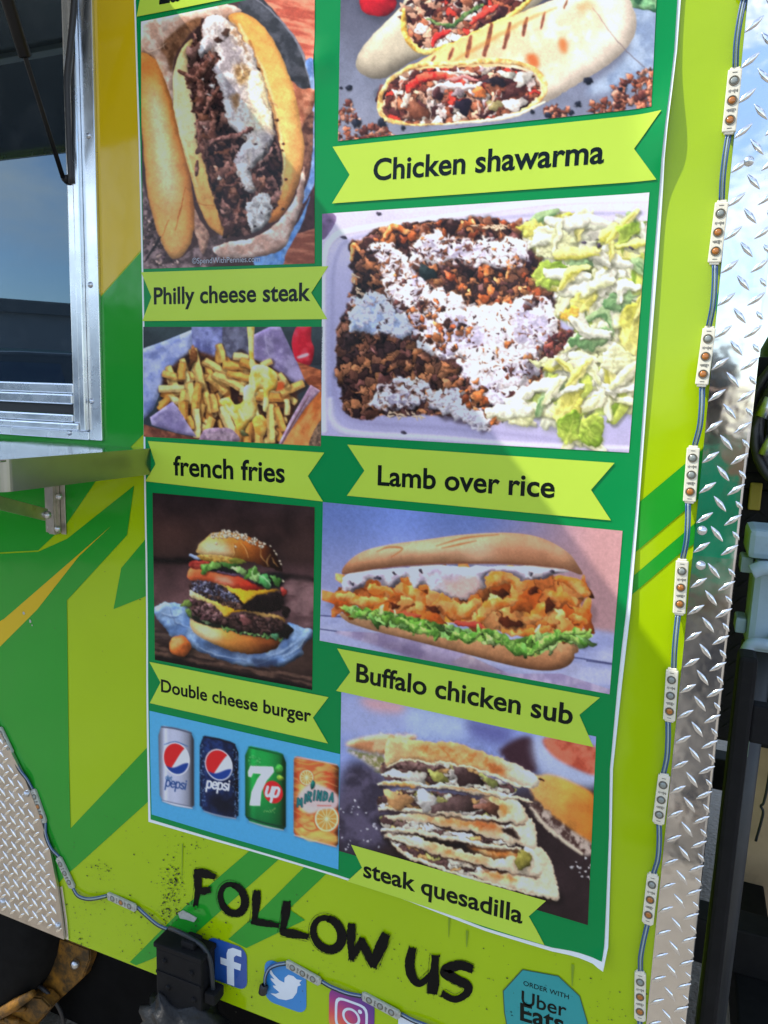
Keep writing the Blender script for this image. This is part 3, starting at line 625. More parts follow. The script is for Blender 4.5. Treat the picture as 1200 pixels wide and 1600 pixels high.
    c.fill(L, mosaic([(210, 210, 196), (200, 206, 160), (178, 190, 116), (216, 216, 206), (150, 168, 92), (200, 206, 176)], 62, 5, ax=.7, ay=1.4, rot=-.5, dark=.4, wob=.8, lit=.3, gap=.12), jag=20, soft=3)
    lr = np.random.RandomState(17)
    Wt = ((190, 196, 178), (228, 228, 218)); Pg = ((190, 196, 150), (222, 222, 196)); Yg = ((172, 172, 70), (218, 214, 140)); G = ((104, 138, 44), (182, 198, 96)); Dg = ((76, 116, 74), (150, 178, 132)); Gy = ((168, 172, 160), (206, 206, 196))
    def leaf(P, a, b, sd, rib=True):
        P = np.array(P, float); ctr = P.mean(0); ax = P[np.argmax(((P-ctr)**2).sum(1))]-ctr; ax = ax/(np.linalg.norm(ax)+1e-6); ln = np.abs((P-ctr)@ax).max()
        a_, b_ = np.array(a, float), np.array(b, float); nv = np.array((-ax[1], ax[0]))
        def col(X, Y):
            u = ((X-ctr[0])*ax[0]+(Y-ctr[1])*ax[1])/ln; v = ((X-ctr[0])*nv[0]+(Y-ctr[1])*nv[1])/ln
            t = .5+.5*np.clip(u*.9+.5*(fbm(X/26, Y/26, sd, 3)-.5)*2, -1, 1); w = .5+.5*np.sin(v*16+5*fbm(X/30, Y/30, sd+2, 2)+u*3)
            cc = b_*(1-t[..., None])+a_*t[..., None]
            return cc*(.88+.2*w*fbm(X/18, Y/18, sd+5, 3)*1.6)[..., None]
        c.fill(P+np.array((4, 9)), (70, 76, 60), soft=9, a=.45, jag=14)
        c.fill(P, col, rnd=5, amt=.4, tex=(20, .2, sd), jag=20)
        fr = P[np.argsort(-(P-ctr)@ax)[:3]]; c.stroke([tuple(q) for q in fr], [3, 8, 3], np.minimum(a_*.86, 240), cyl=.3, soft=4, a=.5)
        for kk in (-.5, .1, .6): c.stroke([tuple(ctr+ax*ln*kk*.6), tuple(ctr+ax*ln*(kk*.6+.2)+nv*ln*.2), tuple(ctr+ax*ln*(kk*.6+.3)+nv*ln*.36)], [3, 2, 1], np.minimum(b_*1.06, 244), cyl=0, soft=2, a=.4); c.stroke([tuple(ctr+ax*ln*kk*.6-nv*3), tuple(ctr+ax*ln*(kk*.6+.2)-nv*ln*.2), tuple(ctr+ax*ln*(kk*.6+.28)-nv*ln*.36)], [3, 4, 1], a_*.72, cyl=0, soft=4, a=.45)
        if rib: c.stroke([tuple(ctr-ax*ln*.8), tuple(ctr+nv*4), tuple(ctr+ax*ln*.6)], [7, 5, 1], np.minimum(b_*1.08, 246), cyl=.1, soft=4, a=.55)
    pal = [Wt, Wt, Pg, Pg, Yg, Gy, Pg, G]
    for (x, y) in c.inside(spl(L, True), 22, 31):
        an = lr.rand()*3.14; ln = 34+44*lr.rand(); w = 16+26*lr.rand(); ca, sa = math.cos(an), math.sin(an); P = []
        for t in range(9):
            th = t/9*6.283; q = 1+.22*lr.randn(); u = math.cos(th)*ln*q; v = math.sin(th)*w*q; P.append((x+u*ca-v*sa, y+u*sa+v*ca))
        leaf(P, *pal[lr.randint(len(pal))], lr.randint(30))
    def shred(x, y, an, ln, w, k, sd):
        """one torn strip of lettuce: pale body, darker fold, green frill along one side"""
        a_, b_ = np.array(k[0], float), np.array(k[1], float); ca, sa = math.cos(an), math.sin(an); q = np.random.RandomState(sd); cv_ = 18*q.randn(); P = [(x-ln*ca, y-ln*sa), (x-cv_*sa*.6, y+cv_*ca*.6), (x+ln*ca, y+ln*sa)]
        c.stroke([(u+4, v+8) for u, v in P], [w*.6, w*1.05, w*.5], (66, 70, 52), cyl=0, soft=8, a=.5)
        c.stroke(P, [w*.5, w, w*.4], mixn(b_*.92, np.minimum(b_*1.06, 242), 20, sd % 30), cyl=.22, tex=(16, .14, sd % 30))
        c.stroke([(u-sa*-w*.34, v+ca*w*.34) for u, v in P], [w*.2, w*.36, w*.16], mixn(a_*.86, a_, 12, sd % 20), cyl=.2, soft=4, a=.85)
        c.stroke([(u+sa*w*.1, v-ca*w*.1) for u, v in P], [1, w*.12, 1], np.minimum(b_*1.1, 248), cyl=0, soft=3, a=.7)
    for i, (x, y) in enumerate(c.inside(spl(L, True), 84, 71)):
        k = [Pg, Wt, Yg, Pg, G, Wt, Pg, Gy, Dg, Wt][lr.randint(10)]; shred(x, y, -.6+.9*lr.randn(), 28+44*lr.rand(), 24+32*lr.rand(), k, i+3)
    for P, k in (([(770, 90), (860, 84), (930, 130), (880, 190), (790, 170)], Wt), ([(690, 130), (760, 118), (770, 145), (715, 175)], Yg), ([(740, 150), (800, 140), (870, 170), (870, 240), (760, 240)], Pg), ([(740, 280), (800, 255), (850, 275), (830, 320), (780, 345), (735, 320)], G), ([(850, 260), (880, 240), (930, 215), (940, 240), (880, 290)], Dg), ([(1020, 150), (1070, 125), (1112, 135), (1060, 175), (1045, 230), (1015, 205)], G), ([(1045, 170), (1110, 160), (1105, 300), (1050, 270)], Gy),
                 ([(890, 200), (980, 150), (1030, 180), (1000, 230), (920, 250)], Wt), ([(960, 220), (1040, 210), (1060, 290), (1010, 350), (950, 390), (975, 300)], Wt), ([(800, 360), (850, 300), (910, 275), (950, 300), (880, 370)], Wt), ([(860, 390), (960, 320), (940, 390), (900, 425)], Yg), ([(960, 390), (1040, 350), (1085, 370), (1020, 430)], Dg), ([(850, 450), (940, 400), (1030, 405), (1045, 455), (960, 480), (890, 492)], Wt), ([(860, 520), (930, 480), (1010, 475), (990, 520), (930, 550)], Dg),
                 ([(865, 560), (930, 540), (1000, 510), (1010, 560), (910, 608)], Wt), ([(1030, 430), (1092, 400), (1085, 560), (1030, 530)], Yg), ([(960, 570), (1020, 530), (1075, 590), (1000, 630)], Pg), ([(740, 660), (800, 620), (880, 620), (880, 670), (800, 740), (745, 755)], Wt), ([(880, 620), (980, 610), (1000, 700), (920, 740)], Gy), ([(1000, 650), (1068, 640), (1055, 740), (990, 745)], Gy), ([(800, 750), (850, 690), (905, 690), (890, 760), (830, 800)], Yg), ([(815, 800), (880, 755), (905, 840), (840, 860)], G), ([(900, 770), (968, 780), (955, 872), (890, 850)], G), ([(630, 740), (720, 745), (730, 800), (640, 790)], Pg), ([(820, 420), (870, 408), (880, 440), (840, 450)], ((206, 160, 60), (226, 190, 90)))):
        if k is not Wt and k is not Gy: leaf(P, *k, int(P[0][0]) % 40)
    for i, (x, y) in enumerate(c.inside(spl(L, True), 24, 91)):
        shred(x, y, -.5+.8*lr.randn(), 32+40*lr.rand(), 22+26*lr.rand(), [Wt, Pg, Gy, Wt, Yg][lr.randint(5)], i+203)
    for x, y in ((908, 190), (222, 96), (305, 826), (105, 175), (1065, 210), (960, 200)): c.blob(x, y, 9, 5, .2, (70, 62, 84), x, spec=0)
    c.warp(10, 18, food, 12); c.warp(10, 34, L, 14, 2); c.warp(5, 13, L, 10, 5); c.micro(.22, 8, food); c.micro(.12, 12, L); c.micro(.12, 5, food, 4)
    c.grain(.05)
    return c

def pic_fries():
    c = Cv(210, 400, 3.75, (40, 400, 1125, 1135), (48, 56, 64))
    c.fill([(40, 400), (1125, 400), (1125, 640), (40, 640)], grad([(400, (52, 66, 72)), (640, (38, 40, 48))], 0, 1, (50, .2)), sm=False)
    lav = mixn((122, 136, 196), (166, 178, 226), 70, 3)
    c.fill([(40, 550), (180, 500), (350, 430), (345, 560), (260, 640), (160, 800), (120, 900), (40, 980)], lav, sm=False, rnd=16, tex=(60, .18))
    c.fill([(340, 410), (520, 405), (530, 600), (350, 600)], mixn((88, 92, 148), (132, 140, 196), 50, 4), sm=False, tex=(40, .2)); c.fill([(520, 405), (690, 405), (680, 640), (520, 620)], mixn((74, 74, 96), (106, 108, 134), 50, 4), sm=False, tex=(40, .2))
    c.fill([(690, 470), (820, 405), (860, 410), (950, 600), (1020, 690), (1000, 760), (880, 720), (760, 640), (700, 600)], mixn((116, 104, 148), (156, 146, 188), 60, 5), sm=False, rnd=14, tex=(50, .18))
    c.stroke([(770, 440), (785, 560), (830, 640)], [4, 5, 3], (176, 170, 208), cyl=0, soft=3, a=.6)
    c.fill([(950, 430), (990, 400), (1040, 400), (1042, 490), (1060, 550), (1035, 640), (960, 620), (930, 520)], mixn((186, 24, 44), (220, 52, 70), 60, 2), rnd=18, amt=.5); c.fill([(962, 590), (1020, 570), (1025, 585), (970, 602)], (226, 176, 190), soft=3)
    c.fill([(960, 620), (1100, 670), (1110, 830), (1010, 740)], mixn((120, 62, 40), (176, 100, 64), 40, 3, ax=.4, ay=2), sm=False, tex=(30, .3))
    # bowl shadow
    c.fill([(170, 740), (250, 630), (360, 560), (520, 600), (700, 610), (880, 700), (960, 820), (920, 980), (850, 1100), (400, 1080), (220, 940)], mixn((40, 24, 20), (84, 46, 26), 40, 3), soft=8, tex=(24, .4))
    c.fill([(60, 985), (180, 1020), (400, 1075), (60, 1075)], mixn((96, 54, 44), (140, 84, 64), 40, 2), sm=False, tex=(30, .3))
    fc = [(232, 172, 92), (240, 190, 112), (222, 154, 74), (244, 204, 136), (214, 142, 66)]
    fr = np.random.RandomState(8)
    fries = [((500, 530), (520, 610), 50), ((350, 560), (400, 760), 62), ((290, 640), (285, 710), 52), ((165, 780), (290, 775), 50), ((160, 890), (200, 840), 46), ((300, 800), (280, 950), 56), ((330, 760), (340, 850), 60), ((385, 760), (365, 920), 56), ((370, 910), (375, 1050), 52), ((300, 870), (300, 940), 62),
             ((460, 960), (430, 1030), 56), ((430, 620), (560, 690), 50), ((540, 640), (700, 640), 62), ((600, 590), (660, 600), 56), ((640, 620), (830, 700), 58), ((450, 720), (530, 790), 60), ((480, 700), (640, 780), 56), ((560, 690), (690, 720), 48), ((640, 790), (860, 820), 62), ((720, 820), (900, 830), 60), ((880, 800), (985, 750), 56), ((760, 640), (800, 620), 44), ((480, 830), (560, 980), 60),
             ((520, 900), (600, 1070), 62), ((680, 980), (670, 1090), 56), ((740, 960), (735, 1095), 60), ((800, 880), (810, 1080), 56), ((840, 900), (880, 1010), 50), ((900, 850), (900, 920), 40), ((620, 1010), (610, 1080), 50), ((460, 820), (480, 900), 50), ((860, 700), (900, 760), 46), ((330, 950), (345, 1000), 40), ((830, 760), (880, 740), 44)]
    bowl = [(190, 760), (270, 660), (400, 620), (560, 610), (720, 630), (860, 700), (930, 800), (880, 960), (820, 1090), (640, 1090), (420, 1060), (260, 930)]
    bg_ = []
    for (x, y) in c.inside(spl(bowl, True), 60, 3):
        an = fr.randn()*.7+1.2; ln = 40+40*fr.rand(); bg_.append(((x-ln*math.cos(an), y-ln*math.sin(an)), (x+ln*math.cos(an), y+ln*math.sin(an)), 40+14*fr.rand()))
    for i, (a, b, w) in enumerate(bg_+fries):
        col = fc[i % 5]; mx, my = (a[0]+b[0])/2+8*fr.randn(), (a[1]+b[1])/2+8*fr.randn()
        c.stroke([(a[0]+7, a[1]+9), (mx+7, my+9), (b[0]+7, b[1]+9)], w*1.1, (46, 24, 14), cyl=0, soft=9, a=.55)
        A_, B_ = np.array(a, float), np.array(b, float); e = (B_-A_)/(np.linalg.norm(B_-A_)+1e-6); nn = np.array((-e[1], e[0])); nn = nn if nn[1] > 0 else -nn; h = w*.42; A_ = A_-e*w*.25; B_ = B_+e*w*.25; bw = nn*4*fr.randn()
        mid = (A_+B_)/2+bw; k0 = (.8+.2*fr.rand()); cl = np.array(col, float)
        c.fill([A_-nn*h*k0, mid-nn*h, B_-nn*h*.8, B_+e*3+nn*h*.1, B_+nn*h, mid+nn*h, A_+nn*h*k0, A_-e*3], mixn(cl*.70, cl*.84, 22, i), sm=False, soft=1)
        c.fill([A_-nn*h*k0, mid-nn*h, B_-nn*h*.8, B_+nn*h*.25, mid+nn*h*.3, A_+nn*h*.3*k0], mixn(np.minimum(cl*1.06, 250), np.minimum(cl*1.2, 254), 26, i+3), sm=False, soft=1.5, tex=(18, .10, i))
        c.fill([B_-nn*h*.8, B_+nn*h*.9, B_+e*w*.05, B_-e*w*.3+nn*h*.4, B_-e*w*.26-nn*h*.6], cl*.86, soft=5, a=.6)
    c.blob(352, 590, 24, 50, .2, (122, 72, 36), 3)
    c.fill([(820, 750), (880, 735), (880, 780), (830, 790)], (196, 84, 40), soft=6)
    # cheese
    che = mixn((232, 178, 70), (250, 222, 140), 40, 5)
    c.stroke([(688, 405), (690, 500), (694, 600), (712, 700), (716, 800)], [46, 32, 26, 50, 40], che, cyl=.45)
    c.fill([(690, 660), (760, 640), (840, 690), (840, 780), (800, 800), (790, 900), (760, 900), (765, 790), (730, 790), (700, 880), (680, 790)], che, rnd=14, amt=.7, tex=(30, .14))
    c.fill([(510, 850), (560, 830), (600, 870), (640, 850), (650, 770), (690, 760), (720, 860), (720, 950), (680, 980), (650, 1030), (610, 1020), (585, 960), (540, 900)], che, rnd=18, amt=.7, tex=(30, .16))
    c.fill([(700, 960), (740, 930), (780, 960), (770, 1050), (720, 1040)], mixn((224, 150, 60), (244, 190, 96), 30, 3), rnd=14, amt=.5)
    for q in ([(700, 700), (712, 780)], [(620, 900), (650, 960)], [(540, 870), (590, 930)], [(745, 690), (800, 720)]): c.stroke(q, [6, 16, 6], (254, 240, 190), cyl=0, soft=9, a=.8)
    # papers in front
    c.fill([(100, 945), (235, 850), (300, 950), (375, 1060), (250, 1035), (110, 990)], mixn((128, 118, 166), (166, 156, 198), 60, 3), sm=False, rnd=10, tex=(50, .15)); c.fill([(390, 1070), (420, 1020), (520, 1005), (580, 1015), (625, 1080), (540, 1100), (400, 1085)], mixn((126, 104, 128), (170, 146, 166), 30, 3), rnd=10, tex=(20, .3))
    c.blob(650, 1040, 24, 12, .3, (96, 100, 60), 3)
    c.fill([(860, 1110), (930, 960), (1040, 760), (1115, 800), (1115, 1120), (1000, 1120)], mixn((180, 96, 46), (224, 142, 80), 60, 2, ax=1.6, ay=.4, rot=.5), sm=False, tex=(40, .2))
    c.fill([(850, 1105), (920, 960), (1040, 755), (1098, 790), (1010, 890), (930, 1010), (870, 1110)], mixn((150, 120, 148), (186, 160, 184), 40, 2), sm=False, rnd=6, tex=(40, .2)); c.stroke([(865, 1105), (940, 970), (1030, 820)], [4, 8, 4], (92, 60, 60), cyl=0, soft=2)
    c.fill([(1060, 1020), (1115, 960), (1115, 1125), (1030, 1120)], mixn((92, 74, 64), (140, 112, 92), 14, 3), tex=(12, .4))
    c.warp(5, 26, bowl, 10); c.micro(.10, 12, bowl); c.micro(.06, 30)
    c.grain(.06)
    return c

def pic_burger():
    c = Cv(220, 750, 3.871, (70, 60, 1075, 1285), (40, 28, 30))
    c.fill([(70, 60), (1075, 60), (1075, 1285), (70, 1285)], grad([(60, (34, 26, 30)), (300, (52, 36, 36)), (480, (34, 24, 26)), (540, (66, 46, 50)), (760, (92, 66, 70)), (900, (44, 32, 34)), (1100, (58, 42, 38)), (1285, (16, 12, 14))], 0, 1), sm=False, tex=(120, .35, 4))
    c.fill([(80, 270), (340, 300), (330, 440), (80, 450)], (74, 50, 46), soft=50, a=.6); c.fill([(860, 360), (1060, 380), (1060, 500), (880, 500)], (70, 48, 46), soft=40, a=.6)
    c.stroke([(70, 480), (300, 490), (360, 500)], [30, 36, 30], (14, 10, 12), cyl=0, soft=20, a=.9); c.stroke([(860, 580), (1075, 610)], [40, 34], (16, 12, 14), cyl=0, soft=20, a=.9)
    c.fill([(880, 620), (1075, 640), (1075, 890), (900, 850)], mixn((86, 62, 66), (124, 94, 98), 60, 3, ax=.4), soft=16, tex=(60, .2))
    c.fill([(85, 880), (200, 930), (240, 960), (85, 960)], mixn((46, 36, 38), (80, 64, 60), 30, 3, ax=.3, ay=2), sm=False); c.fill([(85, 965), (560, 1080), (1060, 1190), (1060, 1260), (560, 1130), (85, 1075)], mixn((40, 28, 28), (86, 64, 56), 40, 5, ax=.35, ay=2.5, rot=.2), sm=False, tex=(30, .3))
    c.fill([(85, 1050), (560, 1150), (1060, 1250), (1075, 1300), (70, 1300)], (14, 11, 13), sm=False, soft=6)
    # blue paper
    pa = [(88, 775), (130, 742), (240, 738), (300, 770), (330, 850), (700, 1020), (860, 960), (900, 860), (960, 880), (1045, 905), (1040, 960), (980, 1000), (985, 1050), (920, 1100), (840, 1130), (770, 1110), (690, 1120), (600, 1118), (500, 1090), (420, 1055), (310, 1010), (200, 945), (140, 870), (95, 820)]
    c.fill(pa, mixn((86, 118, 170), (140, 172, 218), 70, 3), rnd=16, amt=.8, tex=(46, .3, 2), jag=8, edge=.2)
    for q in ([(180, 760), (210, 850), (290, 880)], [(130, 800), (200, 820), (260, 790)], [(360, 1010), (480, 1060), (640, 1080)], [(680, 1080), (700, 1110), (780, 1090)], [(860, 1060), (960, 1010), (1030, 920)], [(760, 1070), (880, 1020), (960, 960)]): c.stroke(q, [3, 9, 3], (176, 200, 234), cyl=0, soft=4, a=.7); c.stroke([(x+8, y+12) for x, y in q], [3, 10, 3], (58, 80, 126), cyl=0, soft=5, a=.6)
    c.fill([(680, 1075), (760, 1090), (830, 1085), (800, 1125), (700, 1118)], (44, 58, 92), soft=7, a=.8)
    c.fill([(400, 1000), (600, 1060), (820, 1030), (900, 930), (840, 900), (500, 960)], (40, 46, 70), soft=22, a=.8)
    # bottom bun
    c.fill([(305, 830), (330, 850), (480, 890), (640, 935), (800, 955), (855, 945), (845, 990), (790, 1030), (690, 1050), (580, 1035), (440, 985), (350, 935), (310, 890)], grad([(300, (228, 190, 140)), (480, (236, 190, 120)), (620, (206, 136, 62)), (860, (110, 56, 26))], 1, .1), rnd=26, amt=.5, tex=(50, .12), edge=.25)
    c.fill([(330, 880), (420, 890), (500, 940), (440, 960), (360, 930)], (244, 222, 192), soft=18, a=.7)
    # lettuce low
    c.stroke([(330, 830), (430, 870), (540, 890), (660, 920), (780, 940), (850, 930)], [26, 30, 34, 30, 34, 40], (22, 26, 22), cyl=0, soft=6)
    for i, x in enumerate(range(500, 850, 26)):
        y = 885+(x-500)*.17; c.stroke([(x, y), (x+10, y+22+6*math.sin(i*2.1)), (x+24, y+6)], [6, 12, 6], [(120, 168, 92), (74, 122, 64), (150, 190, 130)][i % 3], cyl=.5)
    c.blob(815, 935, 24, 26, .2, (98, 176, 128), 4); c.blob(560, 895, 34, 14, .2, (104, 156, 78), 6); c.blob(285, 745, 28, 22, .3, (116, 144, 66), 6); c.blob(300, 800, 12, 34, -.2, (92, 124, 60), 4); c.blob(400, 852, 30, 12, .4, (120, 150, 110), 4)
    c.blob(880, 905, 40, 40, .2, (24, 22, 22), 4, spec=.1); c.blob(885, 795, 22, 34, .2, (26, 18, 18), 4, spec=.1)
    # lower patty
    c.fill([(312, 710), (360, 730), (520, 810), (700, 810), (860, 850), (862, 900), (800, 930), (640, 915), (500, 880), (370, 835), (322, 790)], mixn((36, 24, 24), (82, 56, 54), 24, 3), rnd=16, amt=.9, tex=(16, .6, 3), jag=7, edge=.3)
    c.scatter([(320, 720), (420, 740), (500, 820), (420, 840), (340, 790)], 40, 8, 24, [(120, 80, 88), (84, 54, 60), (146, 108, 112)], 4, spec=.35); c.scatter([(540, 830), (700, 815), (850, 860), (840, 910), (660, 910), (520, 880)], 60, 7, 20, [(58, 38, 38), (80, 54, 52), (40, 26, 28)], 5, spec=.3)
    c.blob(640, 850, 40, 24, .2, (120, 72, 72), 3, spec=.35)
    # cheese 2
    c.fill([(308, 680), (330, 668), (480, 740), (640, 790), (560, 800), (515, 828), (470, 770), (380, 725), (315, 705)], grad([(300, (236, 220, 176)), (440, (240, 204, 110)), (560, (226, 160, 30))], 1, 0), rnd=7, amt=.5); c.stroke([(640, 795), (760, 812), (860, 840), (868, 856)], [10, 22, 18, 8], grad([(640, (150, 110, 60)), (800, (206, 166, 96)), (870, (120, 84, 40))], 1, 0), cyl=.4)
    # upper patty
    c.fill([(300, 610), (360, 612), (520, 640), (640, 700), (760, 680), (858, 690), (862, 770), (790, 795), (640, 790), (480, 740), (360, 690), (310, 660)], mixn((26, 18, 20), (60, 42, 42), 24, 3), rnd=16, amt=.9, tex=(15, .6, 5), jag=7, edge=.3)
    c.scatter([(310, 615), (460, 625), (560, 690), (600, 745), (480, 730), (350, 680)], 190, 4, 13, [(120, 124, 164), (84, 86, 124), (58, 52, 70), (150, 152, 190), (40, 34, 44)], 7, spec=.4)
    c.scatter([(330, 665), (480, 710), (600, 750), (600, 785), (470, 735)], 50, 5, 14, [(96, 66, 56), (64, 44, 42), (120, 90, 80)], 8, spec=.25)
    c.fill([(640, 700), (860, 690), (862, 780), (640, 790)], (14, 10, 12), soft=16, a=.8)
    # cheese 1
    c.fill([(440, 608), (560, 620), (700, 655), (850, 665), (770, 685), (700, 700), (640, 748), (625, 745), (590, 700), (520, 645)], grad([(440, (240, 214, 140)), (600, (242, 190, 40)), (760, (196, 140, 34)), (860, (90, 60, 20))], 1, 0), rnd=7, amt=.5)
    # tomato
    c.fill([(298, 545), (340, 530), (480, 560), (600, 580), (720, 630), (745, 655), (640, 664), (540, 640), (420, 610), (300, 600)], grad([(300, (226, 104, 62)), (480, (222, 92, 54)), (740, (172, 30, 24))], 1, 0), rnd=14, amt=.6, tex=(60, .12)); c.fill([(450, 590), (530, 590), (570, 625), (500, 620)], (244, 176, 150), soft=12, a=.8)
    c.fill([(298, 505), (340, 486), (420, 490), (400, 530), (320, 535)], mixn((132, 40, 36), (178, 66, 56), 30, 2), rnd=8); c.blob(868, 676, 20, 22, .3, (176, 52, 46), 3)
    # lettuce + onion
    c.fill([(400, 520), (560, 530), (700, 560), (850, 560), (860, 640), (740, 650), (600, 585), (440, 560)], (20, 20, 24), soft=7)
    c.stroke([(470, 555), (580, 570), (660, 600), (700, 630)], [10, 14, 12, 6], (100, 74, 104), cyl=.5)
    gl = [(86, 146, 60), (120, 176, 84), (60, 112, 48), (146, 192, 116)]
    for i, (x, y, rx, ry, an) in enumerate(((400, 535, 28, 34, .2), (450, 515, 44, 24, -.4), (540, 510, 50, 16, .1), (610, 550, 40, 22, .5), (680, 560, 30, 40, .6), (745, 605, 52, 32, .2), (825, 610, 22, 38, -.3), (700, 590, 24, 30, .2))): c.blob(x, y, rx, ry, an, gl[i % 4] if i != 5 else (92, 190, 104), i*1.7, .4, .3)
    c.stroke([(690, 520), (680, 570), (710, 610)], [6, 12, 6], (170, 206, 140), cyl=.4); c.stroke([(720, 570), (760, 600), (790, 640)], [5, 8, 4], (176, 224, 170), cyl=.3)
    c.stroke([(310, 455), (350, 470), (400, 460)], [20, 26, 12], (152, 174, 222), cyl=.5); c.fill([(350, 455), (430, 445), (560, 465), (640, 490), (600, 505), (460, 490), (390, 485)], mixn((150, 112, 44), (206, 160, 76), 14, 4), rnd=6, tex=(8, .5)); c.fill([(540, 480), (600, 465), (640, 495), (590, 510)], (112, 118, 44), rnd=6, tex=(12, .3))
    # top bun
    bun = [(346, 440), (352, 400), (400, 345), (470, 315), (560, 312), (660, 340), (760, 390), (830, 460), (864, 540), (840, 550), (760, 520), (660, 490), (540, 462), (430, 448)]
    c.fill(bun, grad([(340, (226, 184, 118)), (460, (222, 172, 98)), (580, (206, 140, 60)), (700, (176, 98, 38)), (800, (110, 54, 24)), (864, (40, 20, 14))], 1, .15), rnd=36, amt=.45, tex=(60, .14), edge=.18)
    c.fill([(360, 420), (420, 375), (520, 390), (560, 440), (450, 440)], (246, 232, 204), soft=22, a=.85)
    for q in ([(565, 380), (570, 430), (560, 455)], [(610, 375), (640, 420), (655, 470)], [(725, 410), (740, 470), (770, 500)], [(790, 450), (770, 490), (775, 520)], [(800, 470), (830, 520)]): c.stroke(q, [2, 5, 2], (244, 206, 130), cyl=0, soft=2, a=.8); c.stroke([(x+7, y+2) for x, y in q], [2, 5, 2], (120, 60, 22), cyl=0, soft=3, a=.7)
    r = np.random.RandomState(4)
    for (x, y) in c.inside(np.array([(420, 340), (520, 300), (600, 310), (700, 345), (760, 385), (740, 410), (640, 370), (560, 350), (440, 355)], float), 88, 5): c.blob(x, y, 9, 5, r.rand()*3, (240, 228, 206), x, .1, .3, .5)
    for x, y in ((815, 432), (825, 450), (852, 485), (858, 505), (868, 610), (790, 400), (440, 330), (580, 400), (460, 380), (500, 350)): c.blob(x, y, 8, 5, .8, (226, 210, 186), x, .1, .2, .4)
    # cherry tomato
    c.blob(246, 1000, 68, 64, .1, (222, 112, 50), 2, .06, .35, .6, amt=.7)
    c.fill([(200, 980), (225, 945), (260, 940), (250, 970), (220, 1000)], (250, 186, 130), soft=12, a=.7)
    pt = [(295, 600), (560, 620), (870, 660), (870, 930), (640, 930), (320, 830)]; c.warp(8, 13, pt, 12); c.micro(.16, 7, pt); c.warp(7, 12, [(360, 470), (700, 500), (870, 560), (860, 660), (640, 590), (380, 560)], 8); c.warp(8, 40); c.micro(.07, 14)
    c.grain(.06)
    return c

